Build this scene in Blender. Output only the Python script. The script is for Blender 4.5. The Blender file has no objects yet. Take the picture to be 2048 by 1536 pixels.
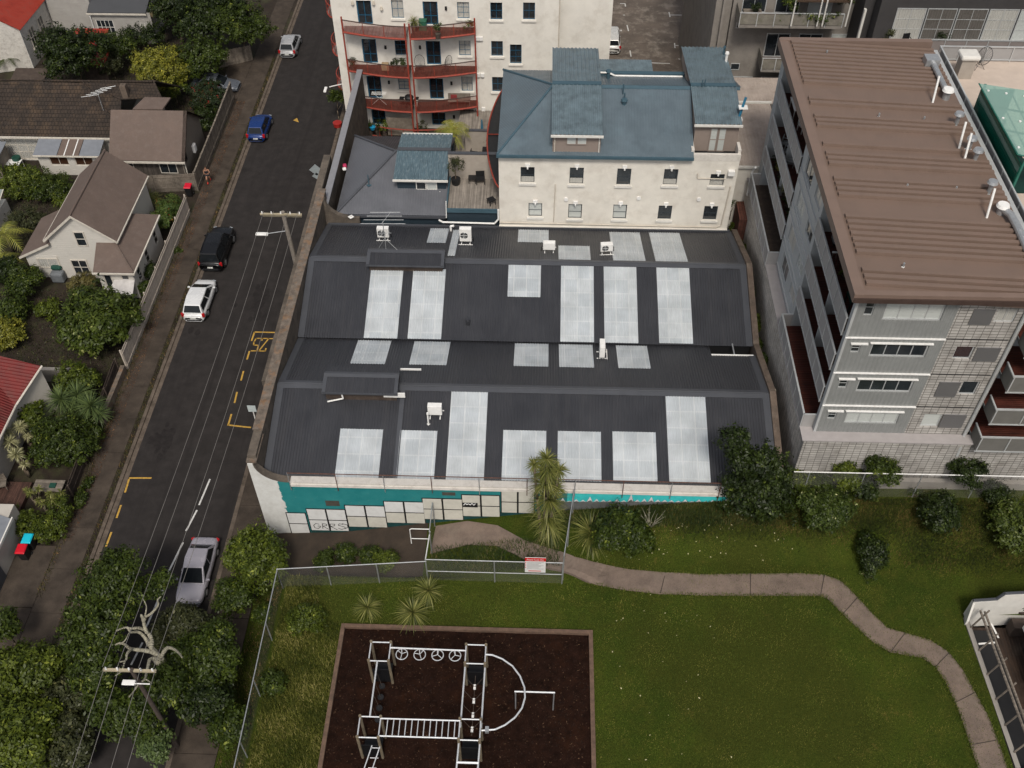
import bpy, bmesh, math, random
import numpy as np
from mathutils import Vector, Matrix
S = bpy.context.scene
COL = S.collection
random.seed(7); RNG = np.random.default_rng(7)
PI = math.pi
# ---------------- camera, world, sun, exposure ----------------
CF, PITCH, YAW, ROLL, CH = 2006.34, math.radians(47.246), math.radians(2.11), math.radians(-.325), 52.0
Fv = Vector((-math.sin(YAW)*math.cos(PITCH), math.cos(YAW)*math.cos(PITCH), -math.sin(PITCH)))
_R = Vector((math.cos(YAW), math.sin(YAW), 0)); _U = _R.cross(Fv)
Rv = math.cos(ROLL)*_R + math.sin(ROLL)*_U; Uv = -math.sin(ROLL)*_R + math.cos(ROLL)*_U
cd = bpy.data.cameras.new('camera'); cam = bpy.data.objects.new('camera', cd); COL.objects.link(cam)
cd.sensor_width = 36; cd.lens = 36*CF/2048; cd.clip_end = 2000; cd.clip_start = .5
mw = Matrix.Identity(4)
for i in range(3): mw[i][0], mw[i][1], mw[i][2] = Rv[i], Uv[i], -Fv[i]
mw.translation = (0, 0, CH); cam.matrix_world = mw; S.camera = cam
SUN_EL, SUN_AZ = math.radians(54), math.radians(176)     # azimuth from +Y towards +X
w = bpy.data.worlds.new('World'); S.world = w; w.use_nodes = True
nt = w.node_tree; bg = nt.nodes['Background']; sky = nt.nodes.new('ShaderNodeTexSky')
sky.sky_type = 'NISHITA'; sky.sun_disc = False; sky.sun_elevation = SUN_EL; sky.sun_rotation = SUN_AZ
sky.air_density = 1.0; sky.dust_density = 4.0; sky.ozone_density = 1.0
hsv = nt.nodes.new('ShaderNodeHueSaturation'); hsv.inputs['Saturation'].default_value = .4; nt.links.new(sky.outputs[0], hsv.inputs['Color']); nt.links.new(hsv.outputs[0], bg.inputs[0]); bg.inputs[1].default_value = .068
sl = bpy.data.lights.new('sun', 'SUN'); sl.energy = 1.5; sl.angle = math.radians(12); sl.color = (1, .94, .84)
so = bpy.data.objects.new('sun', sl); COL.objects.link(so)
sd = Vector((math.sin(SUN_AZ)*math.cos(SUN_EL), math.cos(SUN_AZ)*math.cos(SUN_EL), math.sin(SUN_EL)))
so.rotation_euler = sd.to_track_quat('Z', 'Y').to_euler(); so.location = (0, 0, 90)
S.view_settings.view_transform = 'Standard'; S.view_settings.look = 'None'
S.view_settings.exposure = 0.75; S.view_settings.gamma = 1; S.view_settings.use_curve_mapping = False
S.cycles.max_bounces = 5; S.cycles.diffuse_bounces = 3; S.cycles.glossy_bounces = 2; S.cycles.transmission_bounces = 4; S.cycles.transparent_max_bounces = 12
# ---------------- measuring helpers: sight line of the surveyed viewpoint cut by a real plane ----------------
def ray(x, y): return Fv + (x-1024)/CF*Rv - (y-768)/CF*Uv
def W(x, y, z=0.0):
    d = ray(x, y); t = (z-CH)/d.z; return Vector((d.x*t, d.y*t, z))
def WY(x, y, Y):
    d = ray(x, y); t = Y/d.y; return Vector((d.x*t, Y, CH+d.z*t))
def WX(x, y, X):
    d = ray(x, y); t = X/d.x; return Vector((X, d.y*t, CH+d.z*t))
# ---------------- materials ----------------
MATS = {}
def nodes(name):
    m = bpy.data.materials.new(name); m.use_nodes = True; t = m.node_tree
    return m, t, t.nodes['Principled BSDF'], t.nodes, t.links
def mat(name, col, rough=.7, var=.18, sc=2.5, metal=0, bump=0, bsc=40, stain=None, stsc=.6, stamt=.5, streak=None, spec=.35, kind=None, ks=1, ax='X', kcol=None, fine=.0):
    if name in MATS: return MATS[name]
    m, t, p, N, L = nodes(name)
    tc = N.new('ShaderNodeTexCoord'); co = tc.outputs['Object']
    n = N.new('ShaderNodeTexNoise'); n.inputs['Scale'].default_value = sc; n.inputs['Detail'].default_value = 8; n.inputs['Roughness'].default_value = .65
    L.new(co, n.inputs['Vector'])
    r = N.new('ShaderNodeValToRGB'); r.color_ramp.elements[0].position = .3; r.color_ramp.elements[1].position = .7
    r.color_ramp.elements[0].color = [c*(1-var) for c in col]+[1]; r.color_ramp.elements[1].color = [min(1, c*(1+var)) for c in col]+[1]
    L.new(n.outputs[0], r.inputs[0]); out = r.outputs[0]
    if fine:
        n4 = N.new('ShaderNodeTexNoise'); n4.inputs['Scale'].default_value = 22; n4.inputs['Detail'].default_value = 6; n4.inputs['Roughness'].default_value = .8
        L.new(co, n4.inputs['Vector']); mr = N.new('ShaderNodeMapRange'); mr.inputs[1].default_value = .3; mr.inputs[2].default_value = .7; mr.inputs[3].default_value = 1-fine; mr.inputs[4].default_value = 1+fine
        L.new(n4.outputs[0], mr.inputs[0]); mx = N.new('ShaderNodeVectorMath'); mx.operation = 'MULTIPLY'
        L.new(out, mx.inputs[0]); L.new(mr.outputs[0], mx.inputs[1]); out = mx.outputs[0]
    if stain:
        n2 = N.new('ShaderNodeTexNoise'); n2.inputs['Scale'].default_value = stsc; n2.inputs['Detail'].default_value = 10; n2.inputs['Roughness'].default_value = .7
        sv = co
        if streak: mp_ = N.new('ShaderNodeMapping'); mp_.inputs['Scale'].default_value = streak; L.new(co, mp_.inputs[0]); sv = mp_.outputs[0]
        L.new(sv, n2.inputs['Vector']); r2 = N.new('ShaderNodeValToRGB'); r2.color_ramp.elements[0].position = .5; r2.color_ramp.elements[1].position = .72
        r2.color_ramp.elements[0].color = (0, 0, 0, 1); r2.color_ramp.elements[1].color = (stamt,)*3+(1,)
        L.new(n2.outputs[0], r2.inputs[0]); mx = N.new('ShaderNodeMixRGB'); L.new(r2.outputs[0], mx.inputs[0]); L.new(out, mx.inputs[1]); mx.inputs[2].default_value = list(stain)+[1]; out = mx.outputs[0]
    bsrc = None
    if kind:
        sep = N.new('ShaderNodeSeparateXYZ'); L.new(co, sep.inputs[0]); cmb = N.new('ShaderNodeCombineXYZ')
        a = {'X': ('X', 'Z'), 'Y': ('Y', 'Z'), 'Z': ('X', 'Y'), 'W': ('Y', 'X')}[ax]
        L.new(sep.outputs[a[0]], cmb.inputs[0]); L.new(sep.outputs[a[1]], cmb.inputs[1])
    if kind in ('block', 'slab', 'tile'):
        b = N.new('ShaderNodeTexBrick'); L.new(cmb.outputs[0], b.inputs['Vector']); b.inputs['Scale'].default_value = 1
        bw, bh, mo = {'block': (.4, .2, .016), 'slab': (3.0, 2.6, .03), 'tile': (.3, .3, .02)}[kind]
        b.inputs['Brick Width'].default_value = bw*ks; b.inputs['Row Height'].default_value = bh*ks; b.inputs['Mortar Size'].default_value = mo
        b.offset = 0 if kind != 'tile' else .5
        b.inputs['Color1'].default_value = (1, 1, 1, 1); b.inputs['Color2'].default_value = (.78, .78, .78, 1); b.inputs['Mortar'].default_value = (.3, .29, .28, 1)
        mx = N.new('ShaderNodeMixRGB'); mx.blend_type = 'MULTIPLY'; mx.inputs[0].default_value = 1; L.new(out, mx.inputs[1]); L.new(b.outputs[0], mx.inputs[2]); out = mx.outputs[0]
        inv = N.new('ShaderNodeMath'); inv.operation = 'SUBTRACT'; inv.inputs[0].default_value = 1; L.new(b.outputs['Fac'], inv.inputs[1]); bsrc = (inv.outputs[0], .02, .8)
    if kind in ('rib', 'board', 'plank'):
        wv = N.new('ShaderNodeTexWave'); wv.wave_type = 'BANDS'; wv.bands_direction = 'X' if kind in ('rib', 'plank') else 'Y'
        wv.wave_profile = 'SAW' if kind == 'board' else 'SIN'
        wv.inputs['Scale'].default_value = ks; wv.inputs['Distortion'].default_value = 0; L.new(cmb.outputs[0], wv.inputs['Vector'])
        bsrc = (wv.outputs[0], {'rib': .035, 'board': .022, 'plank': .012}[kind], 1.0)
        if kind == 'plank':
            vo = N.new('ShaderNodeTexNoise'); mp = N.new('ShaderNodeMapping'); mp.inputs['Scale'].default_value = (ks*3.2, .25, 1)
            L.new(cmb.outputs[0], mp.inputs[0]); L.new(mp.outputs[0], vo.inputs['Vector']); vo.inputs['Scale'].default_value = 1
            mr = N.new('ShaderNodeMapRange'); mr.inputs[1].default_value = .3; mr.inputs[2].default_value = .7; mr.inputs[3].default_value = .6; mr.inputs[4].default_value = 1.35
            L.new(vo.outputs[0], mr.inputs[0]); mx = N.new('ShaderNodeVectorMath'); mx.operation = 'MULTIPLY'; L.new(out, mx.inputs[0]); L.new(mr.outputs[0], mx.inputs[1]); out = mx.outputs[0]
    L.new(out, p.inputs['Base Color'])
    rr = N.new('ShaderNodeMapRange'); rr.inputs[1].default_value = .3; rr.inputs[2].default_value = .7; rr.inputs[3].default_value = max(0, rough-.08); rr.inputs[4].default_value = min(1, rough+.08)
    L.new(n.outputs[0], rr.inputs[0]); L.new(rr.outputs[0], p.inputs['Roughness'])
    p.inputs['Metallic'].default_value = metal; p.inputs['Specular IOR Level'].default_value = spec
    prev = None
    if bsrc:
        b1 = N.new('ShaderNodeBump'); b1.inputs['Strength'].default_value = bsrc[2]; b1.inputs['Distance'].default_value = bsrc[1]; L.new(bsrc[0], b1.inputs['Height']); prev = b1
    if bump:
        n3 = N.new('ShaderNodeTexNoise'); n3.inputs['Scale'].default_value = bsc; n3.inputs['Detail'].default_value = 5; L.new(co, n3.inputs['Vector'])
        b2 = N.new('ShaderNodeBump'); b2.inputs['Strength'].default_value = .6; b2.inputs['Distance'].default_value = bump; L.new(n3.outputs[0], b2.inputs['Height'])
        if prev: L.new(prev.outputs[0], b2.inputs['Normal'])
        prev = b2
    if prev: L.new(prev.outputs[0], p.inputs['Normal'])
    MATS[name] = m; return m
def leafmat(name, c1, c2, c3=None, rough=.45):
    if name in MATS: return MATS[name]
    m, t, p, N, L = nodes(name)
    a = N.new('ShaderNodeAttribute'); a.attribute_name = 'tint'; r = N.new('ShaderNodeValToRGB')
    r.color_ramp.elements[0].color = list(c1)+[1]; r.color_ramp.elements[1].color = list(c2)+[1]; r.color_ramp.elements[1].position = .85 if c3 else 1
    if c3: e = r.color_ramp.elements.new(.97); e.color = list(c3)+[1]
    L.new(a.outputs['Fac'], r.inputs[0]); L.new(r.outputs[0], p.inputs['Base Color']); p.inputs['Roughness'].default_value = rough
    p.inputs['Specular IOR Level'].default_value = .22
    tr = N.new('ShaderNodeBsdfTranslucent'); L.new(r.outputs[0], tr.inputs[0]); mx = N.new('ShaderNodeMixShader'); mx.inputs[0].default_value = .12
    L.new(p.outputs[0], mx.inputs[1]); L.new(tr.outputs[0], mx.inputs[2]); L.new(mx.outputs[0], N['Material Output'].inputs[0])
    MATS[name] = m; return m
def glassmat(name, col, alpha=.35):
    m, t, p, N, L = nodes(name); p.inputs['Base Color'].default_value = list(col)+[1]; p.inputs['Roughness'].default_value = .05
    tr = N.new('ShaderNodeBsdfTransparent'); tr.inputs[0].default_value = [min(1, c*.9+.35) for c in col]+[1]
    mx = N.new('ShaderNodeMixShader'); mx.inputs[0].default_value = alpha; L.new(tr.outputs[0], mx.inputs[1]); L.new(p.outputs[0], mx.inputs[2]); L.new(mx.outputs[0], N['Material Output'].inputs[0])
    MATS[name] = m; return m
def meshmat(name, col, cell=.06, wire=.16):      # chain link: real wires and open gaps (procedural net)
    m, t, p, N, L = nodes(name); p.inputs['Base Color'].default_value = list(col)+[1]; p.inputs['Metallic'].default_value = .3; p.inputs['Roughness'].default_value = .5
    tr = N.new('ShaderNodeBsdfTransparent'); mx = N.new('ShaderNodeMixShader'); mx.inputs[0].default_value = wire
    L.new(tr.outputs[0], mx.inputs[1]); L.new(p.outputs[0], mx.inputs[2]); L.new(mx.outputs[0], N['Material Output'].inputs[0]); MATS[name] = m; return m
# ---------------- mesh builder ----------------
class MB:
    def __init__(s): s.v = []; s.f = []; s.m = []
    def add(s, vs, fs, mi=0):
        b = len(s.v); s.v += [tuple(v) for v in vs]; s.f += [tuple(i+b for i in f) for f in fs]; s.m += [mi]*len(fs); return s
    def box(s, x0, y0, z0, x1, y1, z1, mi=0):
        x0, x1 = sorted((x0, x1)); y0, y1 = sorted((y0, y1)); z0, z1 = sorted((z0, z1))
        return s.add([(x0,y0,z0),(x1,y0,z0),(x1,y1,z0),(x0,y1,z0),(x0,y0,z1),(x1,y0,z1),(x1,y1,z1),(x0,y1,z1)],
                     [(0,3,2,1),(4,5,6,7),(0,1,5,4),(1,2,6,5),(2,3,7,6),(3,0,4,7)], mi)
    def obox(s, c, sx, sy, sz, rz=0, mi=0):
        ca, sa = math.cos(rz), math.sin(rz); vs = []
        for dz in (0, sz):
            for dx, dy in ((-sx/2,-sy/2),(sx/2,-sy/2),(sx/2,sy/2),(-sx/2,sy/2)): vs.append((c[0]+dx*ca-dy*sa, c[1]+dx*sa+dy*ca, c[2]+dz))
        return s.add(vs, [(0,3,2,1),(4,5,6,7),(0,1,5,4),(1,2,6,5),(2,3,7,6),(3,0,4,7)], mi)
    def slab(s, pts, t, mi=0):            # planar polygon thickened downwards along its normal (or upward t<0)
        P = [Vector(p) for p in pts]; n = (P[1]-P[0]).cross(P[2]-P[0]).normalized()
        if n.z < 0: P.reverse(); n = -n
        k = len(P); Q = [p-n*t for p in P]
        fs = [tuple(range(k)), tuple(range(2*k-1, k-1, -1))]+[(i, k+i, k+(i+1) % k, (i+1) % k) for i in range(k)]
        return s.add(P+Q, fs, mi)
    def prism(s, pts, z0, z1, mi=0):
        k = len(pts); a = sum(pts[i][0]*pts[(i+1) % k][1]-pts[(i+1) % k][0]*pts[i][1] for i in range(k))
        if a < 0: pts = pts[::-1]
        vs = [(p[0], p[1], z1) for p in pts]+[(p[0], p[1], z0) for p in pts]
        return s.add(vs, [tuple(range(k)), tuple(range(2*k-1, k-1, -1))]+[(i, k+i, k+(i+1) % k, (i+1) % k) for i in range(k)], mi)
    def extr(s, pts, d, mi=0):
        k = len(pts); P = [Vector(p) for p in pts]; Q = [p+Vector(d) for p in P]
        n = (P[1]-P[0]).cross(P[2]-P[0])
        if n.dot(Vector(d)) > 0: P.reverse(); Q.reverse()
        return s.add(P+Q, [tuple(range(k)), tuple(range(2*k-1, k-1, -1))]+[(i, k+i, k+(i+1) % k, (i+1) % k) for i in range(k)], mi)
    def cyl(s, a, b, r, r2=None, n=8, mi=0, cap=True):
        a, b = Vector(a), Vector(b); d = (b-a); r2 = r if r2 is None else r2
        if d.length < 1e-6: return s
        d.normalize(); u = d.cross(Vector((0, 0, 1)) if abs(d.z) < .9 else Vector((1, 0, 0))).normalized(); v = d.cross(u)
        vs = [a+r*(math.cos(2*PI*i/n)*u+math.sin(2*PI*i/n)*v) for i in range(n)]+[b+r2*(math.cos(2*PI*i/n)*u+math.sin(2*PI*i/n)*v) for i in range(n)]
        fs = [(i, (i+1) % n, n+(i+1) % n, n+i) for i in range(n)]
        if cap: fs += [tuple(range(n-1, -1, -1)), tuple(range(n, 2*n))]
        return s.add(vs, fs, mi)
    def tube(s, pts, r, n=6, mi=0):
        for a, b in zip(pts[:-1], pts[1:]): s.cyl(a, b, r, r, n, mi)
        return s
    def build(s, name, m, parent=None, smooth=False, bevel=0):
        me = bpy.data.meshes.new(name); me.from_pydata(s.v, [], s.f)
        ms = m if isinstance(m, (list, tuple)) else [m]
        for x in ms: me.materials.append(x)
        if len(ms) > 1: me.polygons.foreach_set('material_index', s.m)
        if smooth: me.polygons.foreach_set('use_smooth', [True]*len(s.f))
        me.update(); return link(name, me, parent, bevel)
def link(name, me, parent=None, bevel=0):
    o = bpy.data.objects.new(name, me); COL.objects.link(o)
    if parent is not None:
        o.parent = parent
        if parent.parent is None and parent.data is None: o.matrix_parent_inverse = Matrix.Translation(-parent.location)
    if bevel:
        b = o.modifiers.new('bevel', 'BEVEL'); b.width = bevel; b.segments = 2; b.limit_method = 'ANGLE'
    return o
def tag(o, label=None, cat=None, group=None, kind=None):
    if label: o['label'] = label
    if cat: o['category'] = cat
    if group: o['group'] = group
    if kind: o['kind'] = kind
    return o
def thing(name, label, cat, loc=(0, 0, 0), group=None):
    o = bpy.data.objects.new(name, None); COL.objects.link(o); o.location = loc; o.empty_display_size = .3
    return tag(o, label, cat, group)
def struct(name, mb, m, **k): return tag(mb.build(name, m, **k), kind='structure')
def dup(root, loc, rz=None, label=None, group=None, scale=None):
    r = root.copy(); COL.objects.link(r); r.location = loc
    if rz is not None: r.rotation_euler = (0, 0, rz)
    if scale: r.scale = (scale,)*3
    if label: r['label'] = label
    if group: r['group'] = group
    for ch in list(root.children):
        c = ch.copy(); COL.objects.link(c); c.parent = r
        for g in ch.children:
            d = g.copy(); COL.objects.link(d); d.parent = c
    return r
def corr(mb, o, u, vv, wd, ln, pitch=.17, amp=.022, mi=0, prof='sin', seg=4):
    # corrugated sheet: u across the ribs (unit), vv down the ribs (unit)
    o, u, vv = Vector(o), Vector(u).normalized(), Vector(vv).normalized(); n = u.cross(vv).normalized()
    if n.z < 0: n = -n
    k = max(1, int(round(wd/pitch)))*seg; A = []
    for i in range(k+1):
        h = amp*math.cos(2*PI*i/seg) if prof == 'sin' else (amp if i % seg in (0, 1) else -amp)
        A.append(o+u*(wd*i/k)+n*h)
    vs = A+[a+vv*ln for a in A]; fs = [(i, i+1, k+2+i, k+1+i) for i in range(k)]
    fn = (vs[1]-vs[0]).cross(vs[k+2]-vs[0])
    if fn.z < 0: fs = [f[::-1] for f in fs]
    return mb.add(vs, fs, mi)
def wall(mb, o, u, n, wd, ht, holes=(), d=.18, mi=0, top=None):
    # upright wall face from o along u, outward normal n, with reveals of depth d round each hole (u0,u1,v0,v1)
    o, u, n = Vector(o), Vector(u), Vector(n); up = Vector((0, 0, 1))
    us = sorted({0, wd}|{h[0] for h in holes}|{h[1] for h in holes}); vs_ = sorted({0, ht}|{h[2] for h in holes}|{h[3] for h in holes})
    flip = u.cross(up).dot(n) < 0
    def q(P):
        if flip: P = P[::-1]
        mb.add(P, [(0, 1, 2, 3)], mi)
    for a, b in zip(us[:-1], us[1:]):
        for c, e in zip(vs_[:-1], vs_[1:]):
            mu, mv = (a+b)/2, (c+e)/2
            if any(h[0] < mu < h[1] and h[2] < mv < h[3] for h in holes): continue
            q([o+u*a+up*c, o+u*b+up*c, o+u*b+up*e, o+u*a+up*e])
    for h in holes:
        a, b, c, e = h[:4]; C = [o+u*a+up*c, o+u*b+up*c, o+u*b+up*e, o+u*a+up*e]
        for i in range(4):
            P, Q = C[i], C[(i+1) % 4]; q([P, Q, Q-n*d, P-n*d][::-1] if False else [Q, P, P-n*d, Q-n*d])
    return mb
def window(par, o, u, n, h, d=.18, fr=None, gl=None, nx=1, nz=1, fw=.06, sill=None, name='window', split=None):
    # frame with mullions at the back of a reveal; pane and sill are its sub-parts
    o, u, n = Vector(o), Vector(u), Vector(n); up = Vector((0, 0, 1)); a, b, c, e = h[:4]
    def bar(mb, u0, u1, v0, v1, d0, d1):
        P = [o+u*u0+up*v0-n*d0, o+u*u1+up*v0-n*d0, o+u*u1+up*v1-n*d0, o+u*u0+up*v1-n*d0]
        mb.extr(P, -n*(d1-d0))
    f = MB(); fd = d-.05
    bar(f, a, b, c, c+fw, fd, d); bar(f, a, b, e-fw, e, fd, d); bar(f, a, a+fw, c+fw, e-fw, fd, d); bar(f, b-fw, b, c+fw, e-fw, fd, d)
    iw = (b-a-2*fw); ih = (e-c-2*fw); t = fw*.6
    for i in range(1, nx): m_ = a+fw+iw*i/nx; bar(f, m_-t/2, m_+t/2, c+fw, e-fw, fd+.004, d)
    for i in range(1, nz):
        m_ = c+fw+ih*i/nz if split is None else c+fw+ih*split; bar(f, a+fw, b-fw, m_-t/2, m_+t/2, fd+.008, d)
    fo = f.build(name, fr, par)
    g = MB(); bar(g, a+fw*.5, b-fw*.5, c+fw*.5, e-fw*.5, d-.02, d+.03); g.build('pane', gl, fo)
    if sill:
        s_ = MB(); P = [o+u*(a-.12)+up*(c-.16)+n*.002, o+u*(b+.12)+up*(c-.16)+n*.002, o+u*(b+.12)+up*(c-.01)+n*.002, o+u*(a-.12)+up*(c-.01)+n*.002]
        s_.extr(P, n*.12); s_.build('sill', sill, fo)
    return fo
def np_mesh(name, V, Fq, tint, m, parent=None, smooth=False):
    me = bpy.data.meshes.new(name); nv = len(V); k = Fq.shape[1]; nf = len(Fq)
    me.vertices.add(nv); me.vertices.foreach_set('co', V.astype(np.float32).ravel())
    me.loops.add(nf*k); me.loops.foreach_set('vertex_index', Fq.astype(np.int32).ravel())
    me.polygons.add(nf); me.polygons.foreach_set('loop_start', np.arange(0, nf*k, k, dtype=np.int32)); me.polygons.foreach_set('loop_total', np.full(nf, k, dtype=np.int32))
    me.update(calc_edges=True)
    if tint is not None:
        at = me.attributes.new('tint', 'FLOAT', 'FACE'); at.data.foreach_set('value', tint.astype(np.float32))
    me.materials.append(m); me.validate(); return link(name, me, parent)
# ---------------- shared materials ----------------
asphalt = mat('asphalt', (.026, .0228, .0218), .85, .3, 1.2, bump=.01, bsc=60, streak=(2.2, .09, 1), stain=(.017, .0145, .014), stsc=.5, stamt=.75, fine=.22, spec=.15)
concrete_dk = mat('weathered_paving', (.075, .062, .052), .9, .35, .9, bump=.01, bsc=50, stain=(.035, .03, .026), stsc=.5, stamt=.8, fine=.25)
concrete_wall = mat('old_render', (.10, .082, .066), .9, .4, 1.5, bump=.02, bsc=14, stain=(.03, .026, .022), stsc=.9, stamt=.8, fine=.25)
kerb_m = mat('kerb_stone', (.105, .083, .066), .9, .35, 2, bump=.01, stain=(.035, .028, .02), stsc=1.2, stamt=.8, fine=.25, spec=.15)
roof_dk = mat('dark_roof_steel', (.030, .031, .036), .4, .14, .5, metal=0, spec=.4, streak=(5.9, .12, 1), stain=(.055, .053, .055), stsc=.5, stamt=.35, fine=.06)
roof_flash = mat('roof_flashing', (.058, .061, .070), .4, .12, 1, stain=(.03, .03, .03), stsc=.5, stamt=.3)
white_metal = mat('white_metal', (.72, .71, .69), .4, .08, 4, stain=(.4, .36, .3), stsc=3, stamt=.3)
steel = mat('galvanised_steel', (.42, .43, .44), .38, .12, 6, metal=.6)
black_m = mat('black_plastic', (.012, .012, .013), .5, .1)
timber_grey = mat('grey_timber', (.16, .135, .11), .85, .35, 3, kind='plank', ks=1.6, ax='Y', stain=(.07, .055, .045), stsc=1, stamt=.6)
timber_dk = mat('dark_timber', (.055, .04, .032), .85, .3, 3, stain=(.11, .09, .07), stsc=1.5, stamt=.5)
glass_dk = mat('dark_window_glass', (.018, .022, .026), .08, .5, .9, spec=.8)
blind = mat('white_blind_behind_glass', (.48, .50, .48), .25, .06, .6, spec=.5, kind='board', ks=1.4)
curtain = mat('pale_curtain_behind_glass', (.40, .39, .36), .3, .07, .6, kind='rib', ks=1.6)
bark_m = mat('bark', (.11, .085, .06), .9, .4, 4, bump=.02, bsc=20)
bark_pale = mat('lichen_bark', (.27, .25, .19), .9, .4, 5, bump=.02, bsc=20, stain=(.1, .09, .06), stsc=3, stamt=.7)
L_DARK = leafmat('leaves_dark', (.006, .011, .003), (.028, .043, .007), (.085, .11, .018))
L_MID = leafmat('leaves_mid', (.010, .018, .003), (.052, .074, .009), (.16, .18, .028))
L_LIGHT = leafmat('leaves_light', (.020, .032, .004), (.095, .12, .013), (.26, .28, .045))
L_YEL = leafmat('leaves_yellow_green', (.05, .06, .008), (.22, .21, .025), (.46, .40, .06))
L_OLIVE = leafmat('leaves_olive', (.018, .022, .009), (.06, .065, .025), (.15, .14, .06))
L_FLOWER_R = leafmat('leaves_with_red_flowers', (.012, .02, .008), (.03, .045, .015), (.35, .012, .02))
L_FLOWER_W = leafmat('leaves_with_white_flowers', (.012, .022, .004), (.060, .085, .012), (.55, .54, .28))
L_SPIKE = leafmat('spiky_leaves', (.045, .058, .012), (.17, .175, .045), (.30, .28, .10))
L_SPIKE_D = leafmat('dark_spiky_leaves', (.03, .05, .018), (.12, .16, .05))
L_PALM = leafmat('palm_fronds', (.10, .12, .02), (.32, .30, .06))
# ---------------- vegetation ----------------
def leaves(name, blobs, n, size, m, parent=None, elong=1.6, up=.35, fill=.25, dens=None):
    # blobs: (cx,cy,cz,rx,ry,rz); leaf clumps over the blobs' outer shells with gaps between clumps
    R = RNG; B = np.array(blobs, float); csz = size*1.75; size = size*.70; n = int(n*1.9); wts = (B[:, 3]*B[:, 4]+B[:, 4]*B[:, 5])**.9; wts /= wts.sum()
    ncl = max(14, int(n/26)); bi = R.choice(len(B), ncl, p=wts); d = R.normal(size=(ncl, 3)); d /= np.linalg.norm(d, axis=1)[:, None]
    d[:, 2] = np.where(d[:, 2] < -.35, -d[:, 2], d[:, 2]); rad = 1-fill*R.random(ncl)**1.5+.17*R.normal(size=ncl)
    C = B[bi, :3]+d*B[bi, 3:]*rad[:, None]; ctint = R.random(ncl)
    ci = R.integers(0, ncl, n); cs = csz*(.6+.8*R.random((n, 1)))
    off = R.normal(size=(n, 3)); off /= (np.linalg.norm(off, axis=1)[:, None]+1e-6); off *= cs*R.random((n, 1))**.5
    P = C[ci]+off
    nr = d[ci]*.7+off/cs*.5+R.normal(size=(n, 3))*.45; nr[:, 2] += up; nr /= np.linalg.norm(nr, axis=1)[:, None]
    t = np.cross(nr, R.normal(size=(n, 3))); t /= np.linalg.norm(t, axis=1)[:, None]; b = np.cross(nr, t)
    s = size*(.55+.9*R.random((n, 1))); L_ = t*s*elong*.5; W_ = b*s*.5
    V = np.stack([P-L_, P+W_*.8-nr*s*.08, P+L_-nr*s*.12, P-W_*.8-nr*s*.08], 1).reshape(-1, 3); F = np.arange(4*n).reshape(n, 4)
    tint = np.clip(.6*ctint[ci]+.42*R.random(n), 0, 1)**1.35
    return np_mesh(name, V, F, tint, m, parent)
def limbs(mb, base, targets, r0, split=.45):
    base = Vector(base); top = sum((Vector(t) for t in targets), Vector())/len(targets)
    fork = base.lerp(top, split); mid = base.lerp(fork, .5)+Vector((random.uniform(-.1, .1), random.uniform(-.1, .1), 0))*r0*6
    mb.cyl(base, mid, r0, r0*.8, 8); mb.cyl(mid, fork, r0*.8, r0*.65, 8)
    for t in targets:
        t = Vector(t); k = fork.lerp(t, .5)+Vector((random.uniform(-.3, .3), random.uniform(-.3, .3), random.uniform(0, .3)))
        mb.cyl(fork, k, r0*.45, r0*.3, 6); mb.cyl(k, t, r0*.3, r0*.08, 6)
def plant(name, label, cat, pos, r, h, m, n=2500, leaf=.2, nb=6, base=None, squash=.8, group=None, trunk=bark_m, tr=None, elong=1.6, gz=None, sx=1, sy=1, crown='crown'):
    # pos = ground point; r crown radius; h total height
    x, y, z = pos; t = thing(name, label, cat, (x, y, z), group)
    rz = r*squash; cz = max(z+h-rz, z+rz*.55); bl = [(x, y, cz, r*.72*sx, r*.72*sy, rz*.8)]
    for i in range(nb):
        a = 2*PI*i/nb+random.uniform(-.4, .4); q = r*random.uniform(.42, .68); rr = r*random.uniform(.22, .52)
        bl.append((x+q*math.cos(a)*sx, y+q*math.sin(a)*sy, cz+random.uniform(-.45, .45)*rz, rr*sx, rr*sy, rr*squash))
    mb = MB(); tg = [(b[0], b[1], b[2]) for b in bl[1:]] or [(x, y, cz)]
    limbs(mb, (x, y, z-.15), tg[:5], tr or max(.04, h*.022)); mb.build('trunk', trunk, t, smooth=True)
    leaves(crown, bl, n, leaf, m, t, elong=elong)
    return t
def blades(c, n, ln, wd, R=RNG, lo=-.3, hi=1.0, droop=.45, seg=3, axis=None):
    c = np.array(c, float); ph = R.random(n)*2*PI; el = np.arcsin(np.clip(lo+(hi-lo)*R.random(n), -1, 1)); l = ln*(.75+.4*R.random(n))
    dx = np.stack([np.cos(ph)*np.cos(el), np.sin(ph)*np.cos(el), np.sin(el)], 1); sd_ = np.stack([-np.sin(ph), np.cos(ph), np.zeros(n)], 1)
    V = []; 
    for k in range(seg+1):
        q = k/seg; p = c+dx*(l*q)[:, None]; p[:, 2] -= droop*l*q**2.2; wq = wd*(1-q)**.6*(.6+.4*min(1, q*4)) if q < 1 else .002
        V += [p-sd_*wq*.5, p+sd_*wq*.5]
    V = np.stack(V, 1); k2 = 2*(seg+1); F = []
    for k in range(seg): F.append(np.stack([np.arange(n)*k2+2*k, np.arange(n)*k2+2*k+1, np.arange(n)*k2+2*k+3, np.arange(n)*k2+2*k+2], 1))
    return V.reshape(-1, 3), np.concatenate(F), np.tile(R.random(n), seg)
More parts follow.
